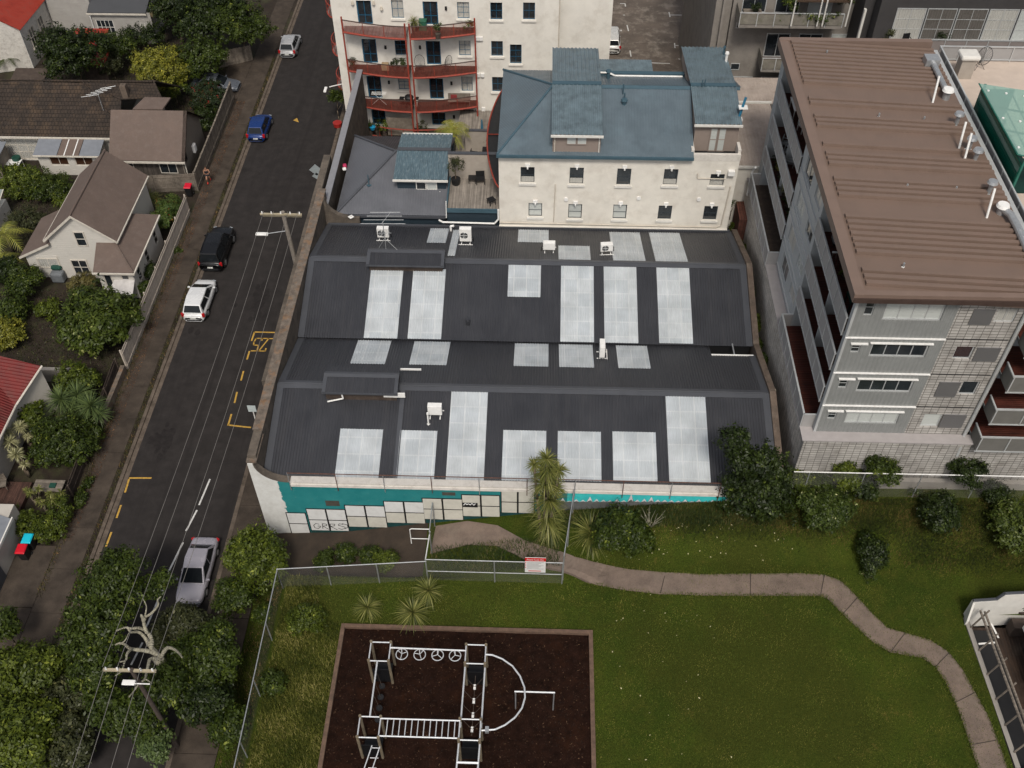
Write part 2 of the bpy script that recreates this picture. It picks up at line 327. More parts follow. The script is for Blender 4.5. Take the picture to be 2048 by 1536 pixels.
def spiky(name, label, cat, pos, heads, m=None, trunk_r=.09, group=None, ln=.75, wd=.05, n=110):
    # heads: list of (dx,dy,height,scale): cabbage tree / yucca; a trunk and one leaf head per tip
    m = m or L_SPIKE; x, y, z = pos; t = thing(name, label, cat, (x, y, z), group)
    mb = MB()
    for dx, dy, hh, s in heads:
        if hh > .35: mb.cyl((x+dx*.25, y+dy*.25, z-.1), (x+dx*.7, y+dy*.7, z+hh*.55), trunk_r, trunk_r*.8, 7); mb.cyl((x+dx*.7, y+dy*.7, z+hh*.55), (x+dx, y+dy, z+hh), trunk_r*.8, trunk_r*.6, 7)
    if mb.v: mb.build('trunk', bark_m, t, smooth=True)
    for dx, dy, hh, s in heads:
        V, F, T = blades((x+dx, y+dy, z+hh), int(n*s), ln*s, wd, lo=-.45, hi=1, droop=.25)
        np_mesh('leaf_head', V, F, T, m, t)
    return t
def palm(name, label, pos, h, ln, nf=11, m=None, group=None):
    m = m or L_PALM; x, y, z = pos; t = thing(name, label, 'palm', (x, y, z), group); mb = MB()
    mb.cyl((x, y, z-.1), (x, y, z+h), .11, .08, 8); mb.build('trunk', bark_m, t, smooth=True)
    for i in range(nf):
        a = 2*PI*i/nf+random.uniform(-.2, .2); e = random.uniform(.2, .9); V = []; F = []
        pts = []
        for k in range(9):
            q = k/8; pts.append(np.array([x+math.cos(a)*math.cos(e)*ln*q, y+math.sin(a)*math.cos(e)*ln*q, z+h+math.sin(e)*ln*q-ln*.75*q*q]))
        sd_ = np.array([-math.sin(a), math.cos(a), 0])
        for k in range(1, 9):
            for sgn in (-1, 1):
                for j in (0, .5):
                    p = pts[k]*(1-j)+pts[k-1]*j; l = ln*.30*math.sin(PI*min(1, (k-j)/8*.9+.12)); d = sd_*sgn*l+(pts[k]-pts[k-1])*.9+np.array([0, 0, -l*.35]); wv = (pts[k]-pts[k-1])*.16
                    b = len(V); V += [p-wv, p+wv, p+d]; F.append((b, b+1, b+2))
        b = len(V)
        for p in pts: V += [p-sd_*.02, p+sd_*.02]
        F2 = [(b+2*k, b+2*k+1, b+2*k+3) for k in range(8)]+[(b+2*k, b+2*k+3, b+2*k+2) for k in range(8)]
        V = np.array(V); F = np.array(F+F2); np_mesh('frond', V, F, np.clip(RNG.random(len(F))*.6+.3*random.random(), 0, 1), m, t)
    return t
# ---------------- vehicles ----------------
tyre_m = mat('tyre_rubber', (.012, .012, .012), .8, .2, 8); rim_m = mat('alloy_rim', (.45, .45, .46), .35, .1, metal=.7)
lamp_red = mat('red_lamp_glass', (.35, .01, .012), .2, .1); lamp_clear = mat('clear_lamp_glass', (.26, .28, .3), .12, .1)
car_glass = mat('car_glass', (.010, .012, .014), .09, .2, spec=.3); plate_m = mat('number_plate', (.55, .55, .52), .5, .1)
def paint(name, c, rough=.28): return mat(name, c, rough, .04, 1, metal=.15, spec=.6)
def car(name, label, col, loc, rz, L=4.2, Wd=1.74, H=1.5, style='hatch', group=None, rails=False):
    t = thing(name, label, 'car', loc, group); t.rotation_euler = (0, 0, 0); hw = Wd/2
    # local frame: +Y is forward. Vertices are built round the empty's own origin, parented without offset
    belt = .92*H/1.5 if style != 'suv' else 1.08; zb = .2 if style != 'suv' else .3; nose = .72 if style != 'suv' else 1.0
    prof = {'hatch': [(-.5, .72, .62), (-.492, .86, .82), (-.46, .93, .93), (-.3, .985, 1), (-.05, 1, 1), (.2, 1, .98), (.32, .98, .94), (.41, .92, .84), (.465, .78, .72), (.5, .56, .58)],
            'suv': [(-.5, .82, .75), (-.49, .92, .93), (-.47, .95, 1), (-.3, 1, 1.02), (0, 1, 1), (.2, 1, .98), (.3, 1, .96), (.43, .96, .92), (.49, .86, .84), (.5, .74, .7)],
            'sedan': [(-.5, .74, .66), (-.492, .88, .84), (-.46, .94, .95), (-.33, .99, .99), (-.05, 1, 1), (.18, 1, .98), (.3, .98, .93), (.42, .94, .86), (.48, .84, .76), (.5, .7, .60)]}[style]
    G = {'hatch': (-.475, -.40, .06, .30), 'suv': (-.485, -.44, .10, .26), 'sedan': (-.36, -.22, .06, .25)}[style]    # rear glass base, roof rear, roof front, windscreen base
    V = []; ns = 9
    for s, wq, zq in prof:
        zt = belt*zq; ww = hw*wq
        for a, (fx, fz) in enumerate([(-.80, 0), (-.97, .12), (-1, .45), (-.965, .8), (-.86, .97), (0, 1.02), (.86, .97), (.965, .8), (1, .45), (.97, .12), (.80, 0)]):
            V.append((fx*ww, s*L, zb+(zt-zb)*fz))
    k = 11; F = []
    for i in range(len(prof)-1):
        for j in range(k): F.append((i*k+j, i*k+(j+1) % k, (i+1)*k+(j+1) % k, (i+1)*k+j))
    F += [tuple(range(k)), tuple(range((len(prof)-1)*k+k-1, (len(prof)-1)*k-1, -1))]
    mb = MB(); mb.add(V, F); m_ = paint(name+'_paint_'+str(len(MATS)), col)
    def raw(mb, nm, m, par, smooth=False, bevel=0):
        o = mb.build(nm, m, None, smooth=smooth); o.parent = par
        if bevel: b = o.modifiers.new('bevel', 'BEVEL'); b.width = bevel; b.segments = 2
        return o
    body = raw(mb, 'body', m_, t, smooth=True)
    body.modifiers.new('s', 'SUBSURF').levels = 1; body.modifiers['s'].render_levels = 1
    g0, g1, g2, g3 = [q*L for q in G]; wb, wt = hw*.92, hw*.72; zt = H; zbt = belt-.04; zf = belt*.97-.03
    cab = MB(); rs = [(g0, wb*.94, zbt), (g1, wt*.96, zt-.05), ((g1+g2)/2, wt, zt), (g2, wt*.95, zt-.06), (g3, wb*.93, zf)]
    # cabin shell: bottom loop and roof loop
    bot = [(-wb*.92, g0, zbt), (wb*.92, g0, zbt), (wb, (g0+g3)/2, zbt), (wb*.94, g3, zf), (-wb*.94, g3, zf), (-wb, (g0+g3)/2, zbt)]
    top = [(-wt*.92, g1, zt-.05), (wt*.92, g1, zt-.05), (wt, (g1+g2)/2, zt), (wt*.93, g2, zt-.06), (-wt*.93, g2, zt-.06), (-wt, (g1+g2)/2, zt)]
    ctr = (0, (g1+g2)/2, zt+.03)
    cab.add(bot+top+[ctr], [(i, (i+1) % 6, 6+(i+1) % 6, 6+i) for i in range(6)]+[(6+i, 6+(i+1) % 6, 12) for i in range(6)])
    raw(cab, 'roof', m_, t, bevel=.03)
    def inset(nm, A, B, C, D, u0, u1, v0, v1, off=.008):
        A, B, C, D = map(Vector, (A, B, C, D))
        P = lambda u, v: (A.lerp(B, u)).lerp(D.lerp(C, u), v)
        q = [P(u0, v0), P(u1, v0), P(u1, v1), P(u0, v1)]; n = (q[1]-q[0]).cross(q[3]-q[0]).normalized()
        if n.dot(q[0]-Vector((0, (g1+g2)/2, belt))) < 0: n = -n
        m2 = MB(); m2.extr([p+n*(off) for p in q], -n*.03); return raw(m2, nm, car_glass, t)
    inset('rear_window', bot[0], bot[1], top[1], top[0], .06, .94, .12, .93, .016)
    inset('windscreen', bot[3], bot[4], top[4], top[3], .05, .95, .08, .93, .016)
    inset('side_window', bot[1], bot[2], top[2], top[1], .14, .96, .12, .86, .02); inset('side_window', bot[2], bot[3], top[3], top[2], .05, .86, .12, .86, .02)
    inset('side_window', bot[0], bot[5], top[5], top[0], .14, .96, .12, .86, .02); inset('side_window', bot[5], bot[4], top[4], top[5], .05, .86, .12, .86, .02)
    r = .32 if style != 'suv' else .38
    for sx in (-1, 1):
        for yy in (-.31*L, .30*L):
            wv = MB(); wv.cyl((sx*(hw-.2), yy, r), (sx*(hw+.012), yy, r), r, r*.96, 18); wo = raw(wv, 'wheel', tyre_m, t, smooth=False)
            rv = MB(); rv.cyl((sx*(hw+.0), yy, r), (sx*(hw+.03), yy, r), r*.62, r*.55, 14); raw(rv, 'rim', rim_m, wo)
        h_ = MB(); h_.obox((sx*hw*.66, .478*L, nose*belt*.72), .28, .16, .10, -sx*.35); raw(h_, 'headlight', lamp_clear, t, bevel=.03)
        tl = MB(); hh = .34 if style != 'sedan' else .16
        tl.obox((sx*hw*.86, -.470*L, belt*.62), .22, .16, hh, sx*.5); raw(tl, 'tail_light', lamp_red, t, bevel=.03)
        mi_ = MB(); mi_.obox((sx*(hw+.07), .19*L, belt-.03), .2, .12, .13, 0); raw(mi_, 'wing_mirror', m_, t, bevel=.03)
        dh = MB(); dh.obox((sx*(hw*.985), .02*L, belt*.8), .03, .16, .03); raw(dh, 'door_handle', m_, t)
    b = MB(); b.obox((0, -.497*L, zb+.05), Wd*.62, .08, .12); raw(b, 'bumper', black_m, t, bevel=.02)
    b = MB(); b.obox((0, .494*L, zb+.08), Wd*.6, .07, .16); raw(b, 'grille', black_m, t, bevel=.02)
    b = MB(); b.obox((0, -.505*L, belt*.5), .42, .03, .12); raw(b, 'number_plate', plate_m, t)
    if rails:
        for sx in (-1, 1): b = MB(); b.cyl((sx*wt*.88, g1+.2, zt+.03), (sx*wt*.88, g2-.1, zt+.01), .025, n=6); raw(b, 'roof_rail', black_m, t)
    t.rotation_euler = (0, 0, rz); return t
# ---------------- small roof plant ----------------
def ac_unit(label, pos, rz=0, hgt=.75, group='air conditioning units on the warehouse roof'):
    t = thing('air_conditioner', label, 'air conditioner', pos, group)
    def raw(mb, nm, m, par=t, bevel=0):
        o = mb.build(nm, m); o.parent = par
        if bevel: b = o.modifiers.new('b', 'BEVEL'); b.width = bevel; b.segments = 2
        return o
    lift = .22
    b = raw(MB().box(-.42, -.17, lift, .42, .17, lift+hgt), 'casing', white_metal, bevel=.02)
    g = MB(); c = Vector((-.1, -.178, lift+hgt*.5)); R_ = min(.27, hgt*.38)
    g.cyl(c, c+Vector((0, -.012, 0)), R_, n=20); go = raw(g, 'fan_grille', black_m)
    g = MB()
    for rr in (R_*.35, R_*.7, R_): g.tube([(c.x+rr*math.cos(a*PI/10), -.197, c.z+rr*math.sin(a*PI/10)) for a in range(21)], .007, 4)
    for a in range(6): g.cyl((c.x, -.2, c.z), (c.x+R_*math.cos(a*PI/3), -.2, c.z+R_*math.sin(a*PI/3)), .006, n=4)
    o = g.build('grille_wire', steel); o.parent = go
    for sx in (-.3, .3):
        raw(MB().box(sx-.03, -.32, 0, sx+.03, .32, .05), 'foot_rail', white_metal); raw(MB().box(sx-.025, -.14, .05, sx+.025, .14, lift), 'support', steel)
    raw(MB().box(-.5, -.36, .05, .5, -.31, .09), 'front_rail', white_metal)
    raw(MB().tube([(.42, .05, lift+.2), (.52, .05, lift+.2), (.55, .1, .05)], .03), 'pipe', black_m)
    t.rotation_euler = (0, 0, rz); return t
def flue(name, label, cat, base, h, r=.09, cap=.17, m=None, boot=True, group=None, lean=(0, 0)):
    m = m or steel; t = thing(name, label, cat, base, group); x, y, z = base
    tp = (x+lean[0], y+lean[1], z+h)
    MB().cyl((x, y, z-.05), tp, r, n=12).build('pipe', m, t, smooth=False)
    if cap: MB().cyl((tp[0], tp[1], tp[2]-.02), (tp[0], tp[1], tp[2]+.12), cap, cap*.8, 14).build('cowl', m, t)
    if boot: b = MB(); b.obox((x, y, z-.03), r*3.2, r*3.2, .05, PI/4); b.build('flashing', white_metal, t)
    return t
def bin_(label, pos, lid, rz=0, group='wheelie bins by the drives'):
    t = thing('wheelie_bin', label, 'bin', pos, group); lm = mat('bin_lid_'+'_'.join('%d' % (c*99) for c in lid), lid, .4, .08)
    x, y, z = pos; b = MB(); b.add([(x-.22, y-.24, z+.08), (x+.22, y-.24, z+.08), (x+.22, y+.2, z+.08), (x-.22, y+.2, z+.08), (x-.28, y-.32, z+.98), (x+.28, y-.32, z+.98), (x+.28, y+.28, z+.98), (x-.28, y+.28, z+.98)], [(3, 2, 1, 0), (4, 5, 6, 7), (0, 1, 5, 4), (1, 2, 6, 5), (2, 3, 7, 6), (3, 0, 4, 7)])
    b.build('bin_body', black_m, t, bevel=.03); l = MB(); l.add([(x-.31, y-.38, z+.99), (x+.31, y-.38, z+.99), (x+.31, y+.34, z+1.02), (x-.31, y+.34, z+1.02), (x-.25, y-.3, z+1.07), (x+.25, y-.3, z+1.07), (x+.25, y+.28, z+1.12), (x-.25, y+.28, z+1.12)], [(3, 2, 1, 0), (4, 5, 6, 7), (0, 1, 5, 4), (1, 2, 6, 5), (2, 3, 7, 6), (3, 0, 4, 7)]); l.build('lid', lm, t, bevel=.02)
    for sx in (-1, 1): MB().cyl((x+sx*.2, y+.27, z+.1), (x+sx*.29, y+.27, z+.1), .1, n=12).build('wheel', tyre_m, t)
    return t
# ======================= SETTING =======================
def smooth(a, b, x): q = max(0, min(1, (x-a)/(b-a))); return q*q*(3-2*q)
def interp(x, T):
    if x <= T[0][0]: return T[0][1]
    for (a, p), (b, q) in zip(T[:-1], T[1:]):
        if x <= b: return p+(q-p)*(x-a)/(b-a)
    return T[-1][1]
RAMP = [(-16.4, .06), (-15.2, .25), (-11.6, .5), (-6.3, 1.7), (-2, 2.6), (.9, 3.2), (3.9, 3.65), (6.75, 4.1), (11, 4.6), (15, 4.75), (40, 5.2)]
def G(x, y):
    lawn = 2.4+.8*smooth(2.8, 9, x)+.1*math.sin(x*.35)*math.sin(y*.4)*smooth(4, 8, x)
    if x < -13.9: lawn = 2.4*smooth(-16.0, -13.9, x)+.06*(1-smooth(-16, -13.9, x))
    rp = interp(x, RAMP)
    if x < 1.6: return lawn+(rp-lawn)*smooth(30.55, 31.0, y)
    k = smooth(31.5, 35.2, y); kk = smooth(1.6, 4, x)
    a = lawn+(rp-lawn)*smooth(30.55, 31.0, y) if x < 4 else 0
    bb = lawn*(1-k)+rp*k
    return a*(1-kk)+bb*kk if x < 4 else bb
def at(px, py, dz=0.0):
    z = 2.5
    for _ in range(14): p = W(px, py, z+dz); z = .5*z+.5*G(p.x, p.y)
    p = W(px, py, z+dz); return Vector((p.x, p.y, z+dz))
soil = mat('garden_soil', (.022, .015, .010), .95, .4, 1.5, bump=.03, bsc=14, stain=(.05, .055, .02), stsc=.5, stamt=.7, fine=.3)
g = MB(); g.add([(-400, -60, -.03), (400, -60, -.03), (400, 700, -.03), (-400, 700, -.03)], [(0, 1, 2, 3)]); struct('ground', g, soil)
def strip(name, x0, x1, y0, y1, z0, z1, m):
    b = MB(); b.box(x0, y0, z0, x1, y1, z1); return struct(name, b, m)
strip('road', -26.75, -18.95, 5, 190, -.2, .0, asphalt)
strip('kerb', -26.98, -26.75, 5, 190, -.2, .11, kerb_m); strip('kerb', -18.95, -18.7, 5, 190, -.2, .11, kerb_m)
strip('gutter', -26.75, -26.45, 5, 190, -.1, .006, kerb_m)
b = MB(); slabm = mat('footpath_concrete', (.056, .044, .035), .9, .35, .8, bump=.008, bsc=50, stain=(.022, .018, .015), stsc=.45, stamt=.85, fine=.28, spec=.15)
y = 5
while y < 150: b.box(-29.25, y, -.1, -27.35, y+2.98, .095); y += 3.0
struct('footpath', b, slabm)
b = MB(); b.box(-27.35, 5, -.1, -26.98, 190, .075); struct('verge', b, soil)
b = MB(); y = 5
while y < 150: b.box(-18.7, y, -.1, -16.42, y+3.97, .095); y += 4.0
struct('footpath', b, slabm)
b = MB()
for i, (yy, y2) in enumerate([(21.5, 25.4), (25.45, 29.3), (29.35, 33.6)]): b.box(-32.1 if i else -31, yy, -.1, -29.28, y2, .09)
struct('driveway', b, slabm)
b = MB(); b.box(-31.5, 84.5, -.1, -29.28, 92, .08); struct('driveway', b, slabm)
# ---- park terrain ----
grass_m, t_, p_, N_, L_ = nodes('lawn_grass')
tc = N_.new('ShaderNodeTexCoord')
def nz(sc, det=6, ro=.6, a=.35, b_=.65):
    n = N_.new('ShaderNodeTexNoise'); n.inputs['Scale'].default_value = sc; n.inputs['Detail'].default_value = det; n.inputs['Roughness'].default_value = ro
    L_.new(tc.outputs['Object'], n.inputs['Vector']); m = N_.new('ShaderNodeMapRange'); m.inputs[1].default_value = a; m.inputs[2].default_value = b_; L_.new(n.outputs[0], m.inputs[0]); return m.outputs[0]
def mixc(f, a, c):
    m = N_.new('ShaderNodeMixRGB'); L_.new(f, m.inputs[0])
    for i, v in ((1, a), (2, c)):
        if isinstance(v, tuple): m.inputs[i].default_value = list(v)+[1]
        else: L_.new(v, m.inputs[i])
    return m.outputs[0]
c0 = mixc(nz(.22, 4), (.040, .062, .008), (.072, .096, .012)); c0 = mixc(nz(1.1, 8, .7, .45, .75), c0, (.095, .092, .016))
c0 = mixc(nz(.13, 3, .5, .48, .6), c0, (.060, .066, .011)); c0 = mixc(nz(14, 5, .8, .35, .65), c0, (.020, .030, .005)); c0 = mixc(nz(.55, 6, .7, .66, .78), c0, (.15, .115, .03)); c0 = mixc(nz(.35, 8, .75, .70, .8), c0, (.12, .065, .025))
L_.new(c0, p_.inputs['Base Color']); p_.inputs['Roughness'].default_value = .9; p_.inputs['Specular IOR Level'].default_value = .05
bm_ = N_.new('ShaderNodeBump'); bm_.inputs['Distance'].default_value = .05; bm_.inputs['Strength'].default_value = .8; L_.new(nz(18, 4, .8, .2, .8), bm_.inputs['Height']); L_.new(bm_.outputs[0], p_.inputs['Normal'])
xs = list(np.arange(-16.4, 2.0, .35))+list(np.arange(2.0, 8, .3))+list(np.arange(8, 60, .8)); ys = list(np.arange(2, 30, .8))+list(np.arange(30, 31.6, .12))+list(np.arange(31.6, 35.0, .34))
def tgrid(xs, ys, dz=0, f=G):
    nx_ = len(xs); V = [(x, y, f(x, y)+dz) for y in ys for x in xs]; F = [(j*nx_+i, j*nx_+i+1, (j+1)*nx_+i+1, (j+1)*nx_+i) for j in range(len(ys)-1) for i in range(nx_-1)]; return V, F
xs = sorted([x for x in xs if abs(x-23.62) > .3]+[23.62]); ys = sorted([y for y in ys if abs(y-28.75) > .3]+[28.75])
V, F = tgrid(xs, ys+[34.88]); F = [f for f in F if not (V[f[0]][0] > 23.6 and V[f[2]][1] < 28.8)]; g = MB(); g.add(V, F)
tag(g.build('park_lawn', grass_m, smooth=True), kind='structure')
V, F = tgrid(list(np.arange(13.8, 60, .8)), [34.6, 35.2, 35.8, 36.4, 37.5], .004); g = MB(); g.add(V, F); tag(g.build('park_bank', grass_m, smooth=True), kind='structure')
# ---- park path as a sheet following the terrain ----
path_m = mat('park_path_concrete', (.15, .112, .09), .92, .28, 1.1, bump=.008, bsc=60, stain=(.19, .155, .125), stsc=.7, stamt=.5, fine=.25)
def ribbon(name, cen, m, dz=.03, jn=None):
    pts = []
    for i in range(len(cen)-1):
        for k in range(5): q = k/5; pts.append(tuple(cen[i][j]*(1-q)+cen[i+1][j]*q for j in range(4)))
    pts.append(cen[-1]); V = []; 
    for a, b, c, d in pts: 
        for q in (0, .17, .33, .5, .67, .83, 1): x = a+(c-a)*q; y = b+(d-b)*q; V.append((x, y, max(max(G(x+e1, y+e2) for e1 in (-.2, .2) for e2 in (-.2, .2)), G(a, b)*(1-q)+G(c, d)*q)+dz))
    F = []
    for i in range(len(pts)-1):
        for j in range(6): F.append((i*7+j, i*7+j+1, i*7+8+j, i*7+7+j))
    g = MB(); g.add(V, F); k = len(V); V2 = [(v[0], v[1], v[2]-.2) for v in V]; g.add(V+V2, [(i*7, (i+1)*7, (i+1)*7+k, i*7+k) for i in range(len(pts)-1)]+[(i*7+6, (i+1)*7+6, (i+1)*7+6+k, i*7+6+k) for i in range(len(pts)-1)])
    return struct(name, g, m)
PP = [((872, 1053), (860, 1108)), ((935, 1043), (935, 1090)), ((995, 1052), (992, 1092)), ((1050, 1082), (1035, 1112)), ((1100, 1098), (1075, 1135)), ((1150, 1116), (1125, 1152)), ((1200, 1128), (1175, 1166)), ((1260, 1140), (1245, 1180)), ((1330, 1146), (1320, 1189)), ((1400, 1149), (1395, 1191)), ((1500, 1148), (1500, 1192)), ((1600, 1147), (1600, 1192)), ((1648, 1150), (1640, 1192)), ((1682, 1162), (1655, 1198)), ((1715, 1195), (1685, 1228)), ((1745, 1228), (1720, 1262)), ((1775, 1256), (1745, 1284)), ((1810, 1266), (1780, 1305)), ((1860, 1280), (1845, 1316)), ((1898, 1305), (1870, 1334)), ((1925, 1340), (1890, 1362)), ((1950, 1385), (1910, 1405)), ((1975, 1430), (1925, 1444)), ((1995, 1480), (1940, 1490)), ((2015, 1536), (1957, 1540)), ((2035, 1600), (1975, 1600))]
cen = [tuple(at(*b))[:2]+tuple(at(*a))[:2] for a, b in PP]
ribbon('park_path', cen, path_m)
g = MB()
for i in (6, 8, 10, 12, 14, 17, 19, 21, 23):
    a, b = Vector((cen[i][0], cen[i][1], 0)), Vector((cen[i][2], cen[i][3], 0)); a.z = G(a.x, a.y)+.05; b.z = G(b.x, b.y)+.05; d = (cen[i+1][0]-cen[i][0], cen[i+1][1]-cen[i][1]); l = math.hypot(*d); d = Vector((d[0]/l*.035, d[1]/l*.035, 0))
    z = max(a.z, b.z)+.002; a.z = b.z = z
    g.add([a, b, b+d, a+d], [(0, 1, 2, 3)])
struct('path_joints', g, mat('dark_path_joint', (.04, .032, .026), .95))  # thin dark strips mark the joints across the path
ramp_m = mat('ramp_concrete', (.038, .027, .019), .9, .4, .9, bump=.01, stain=(.02, .016, .012), stsc=.6, stamt=.8, fine=.25)
cr = [(x, 31.15, x, 34.85) for x in (-16.4, -15, -13, -11.5, -9.5, -7.9, -6.4)]
ribbon('entry_ramp', cr, ramp_m, .02)
# ---- mulch bed with timber edging ----
MZ = 2.4
mulch_m = mat('bark_mulch', (.014, .0065, .0045), .97, .45, 2.2, bump=.06, bsc=30, stain=(.034, .013, .006), stsc=.7, stamt=.5, fine=.6, spec=.05)
a, b_, c, d = [W(*q, MZ+.1) for q in ((690, 1256), (1178, 1252), (1182, 1536), (645, 1536))]
X0, X1, Y1 = (a.x+d.x)/2, (b_.x+c.x)/2, a.y
g = MB(); nx_ = 60
V, F = tgrid(list(np.linspace(X0, X1, 60)), list(np.linspace(10, Y1, 60)), 0, lambda x, y: MZ+.035+.03*math.sin(x*2.1+y)*math.cos(y*1.7)); g.add(V, F)
struct('mulch_bed', g, mulch_m)
edge_m = mat('bed_edging_timber', (.115, .072, .05), .85, .3, 3, stain=(.05, .035, .025), stsc=2, stamt=.6, fine=.2)
t = thing('timber_edging', 'weathered timber boards edging the dark mulch play bed', 'edging', (X0, Y1, MZ))
for (x0, y0, x1, y1) in ((X0-.22, Y1, X1+.22, Y1+.22), (X0-.22, 10, X0, Y1-.003), (X1, 10, X1+.22, Y1-.003)):
    n_ = max(1, int(max(x1-x0, y1-y0)/4.5))
    for i in range(n_):
        if x1-x0 > y1-y0: q = (x1-x0)/n_; MB().box(x0+i*q+.006, y0, MZ-.2, x0+(i+1)*q, y1, MZ+.22+random.uniform(-.01, .01)).build('board', edge_m, t)
        else: q = (y1-y0)/n_; MB().box(x0, y0+i*q+.006, MZ-.2, x1, y0+(i+1)*q, MZ+.22+random.uniform(-.01, .01)).build('board', edge_m, t)
# ---- road markings ----
yel = mat('yellow_road_paint', (.42, .25, .045), .7, .3, 6, stain=(.07, .055, .04), stsc=5, stamt=.6); wht = mat('white_road_paint', (.52, .51, .49), .7, .25, 6, stain=(.12, .11, .1), stsc=5, stamt=.5)
def mark(name, pts, wd, m, z=.004):
    g = MB()
    for (a, b) in pts:
        a, b = W(*a, z), W(*b, z); d = (b-a).normalized(); s = Vector((-d.y, d.x, 0))*wd/2
        g.add([a-s, b-s, b+s, a+s], [(0, 1, 2, 3)])
    return tag(g.build(name, m), kind='structure')
mark('yellow_marking', [((509, 664), (554, 665)), ((509, 664), (503, 682)), ((499, 702), (494, 719)), ((487, 742), (482, 761)), ((474, 784), (469, 806)), ((463, 828), (456, 851)), ((456, 850), (502, 855))], .12, yel)
mark('yellow_marking', [((258, 956), (303, 956)), ((258, 958), (250, 985)), ((242, 1010), (233, 1036)), ((223, 1064), (212, 1093)), ((202, 1121), (192, 1150)), ((181, 1178), (175, 1196))], .12, yel)
# stencilled parking limit, lettered to be read from the far end of the street
def letters(strokes, ox, oy, sw, sh, wd, m, name):
    g = MB()
    for st in strokes:
        for a, b in zip(st[:-1], st[1:]):
            A = Vector((ox-a[0]*sw, oy-a[1]*sh, .005)); B = Vector((ox-b[0]*sw, oy-b[1]*sh, .005)); d = (B-A).normalized(); s = Vector((-d.y, d.x, 0))*wd/2
            g.add([A-s-d*wd*.4, B-s+d*wd*.4, B+s+d*wd*.4, A+s-d*wd*.4], [(0, 1, 2, 3)])
    return tag(g.build(name, m), kind='structure')
o1 = W(541, 676, 0); o2 = W(503, 702, 0)
gl = {'L': [[(0, 1), (0, 0), (.8, 0)]], 'Z': [[(0, .8), (0, 1), (.9, 1), (0, 0), (.9, 0), (.9, .15)]], '5': [[(.9, 1), (.1, 1), (.1, .55), (.8, .55), (.9, .3), (.7, 0), (0, 0)]]}
yb = W(530, 677, 0).y; yt = W(520, 702, 0).y
for ch, px in zip('LZ5', (541, 527, 512)):
    q = W(px, 690, 0); s_ = [[(a, b) for a, b in st] for st in gl[ch]]
    letters(s_, q.x+.25, yb, .52, yb-yt, .10, yel, 'painted_letter')
wl = MB()
a = W(312, 1220, 0); c_ = W(420, 955, 0)
mark('white_lane_line', [((420, 958), (398, 1010)), ((394, 1020), (372, 1062)), ((366, 1085), (330, 1158)), ((325, 1180), (290, 1260)), ((285, 1285), (262, 1330))], .11, wht)
# oil stains and patches
patch = mat('road_patch', (.019, .0165, .016), .85, .4, 3, fine=.3, spec=.15)
def blob(px, py, r, name='oil_stain', m=patch, z=.003, st=1.6):
    c = W(px, py, z); g = MB(); n_ = 22; pts = [(c.x+r*(.75+.3*random.random())*math.cos(2*PI*i/n_), c.y+r*st*(.75+.3*random.random())*math.sin(2*PI*i/n_), z) for i in range(n_)]
    g.add(pts, [tuple(range(n_))]); return tag(g.build(name, m), kind='structure')
[blob(random.gauss(325, 9), random.gauss(875, 17), random.uniform(.12, .3), st=2, z=.003+.0004*i_) for i_ in range(26)]; [blob(random.gauss(530, 12)-.28*(yy_-560), yy_, random.uniform(.15, .35), st=2, z=.003+.0004*i_) for i_, yy_ in enumerate(range(570, 640, 4))]; blob(382, 660, .25); blob(395, 665, .22); blob(302, 880, .25); blob(470, 610, .2)
# ---- scattered petals and fallen leaves on the lawn (countless) ----
def litter(name, label, n, regs, size, m):
    P = []
    for _ in range(n):
        x0, x1, y0, y1 = random.choices(regs, [r[1]-r[0] for r in regs])[0]; x, y = random.uniform(x0, x1), random.uniform(y0, y1); a = random.random()*PI; s = size*random.uniform(.5, 1.2); z = G(x, y)+.03+random.random()*.03
        P += [(x-s*math.cos(a), y-s*math.sin(a), z), (x+s*.5*math.sin(a), y-s*.5*math.cos(a), z+.02), (x+s*math.cos(a), y+s*math.sin(a), z), (x-s*.5*math.sin(a), y+s*.5*math.cos(a), z+.01)]
    V = np.array(P); o = np_mesh(name, V, np.arange(len(V)).reshape(-1, 4), None, m); return tag(o, label, 'litter', kind='stuff')
litter('fallen_petals', 'pale petals and leaves scattered over the park grass', 120, [(4, 12, 31.8, 34.6), (3, 9, 31.8, 34.5), (12, 15, 31.8, 35), (4, 10, 20, 31)], .055, mat('petal', (.55, .5, .3), .8))
# ---- rough grass (countless) ----
def rough(n, rects, h, wd, nm, label, m, zf=G, jit=0):
    R = RNG; ar = np.array([(r[1]-r[0])*(r[3]-r[2]) for r in rects]); ri = R.choice(len(rects), n, p=ar/ar.sum()); Rr = np.array(rects)[ri]
    x = Rr[:, 0]+(Rr[:, 1]-Rr[:, 0])*R.random(n); y = Rr[:, 2]+(Rr[:, 3]-Rr[:, 2])*R.random(n); x = x+jit*R.normal(size=n); y = np.minimum(y+jit*.6*R.normal(size=n), np.maximum(y, 34.8)) if jit else y; z = np.array([zf(a, b) for a, b in zip(x, y)])
    ph = R.random(n)*2*PI; hh = h*(.4+.9*R.random(n)); l = hh*.9*R.random(n); P = np.stack([x, y, z], 1); s = np.stack([-np.sin(ph), np.cos(ph), 0*ph], 1)*wd; T = P+np.stack([np.cos(ph)*l, np.sin(ph)*l, hh], 1)
    V = np.stack([P-s, P+s, T], 1).reshape(-1, 3); cl = np.clip(.5+.35*np.sin(x*1.3+y*.7)*np.sin(y*1.9-x*.6)+.3*R.normal(size=n), 0, 1)
    return tag(np_mesh(nm, V, np.arange(3*n).reshape(n, 3), cl, m), label, 'grass', kind='stuff')
gm1 = leafmat('long_grass', (.03, .042, .006), (.14, .14, .025), (.27, .24, .08), .7)
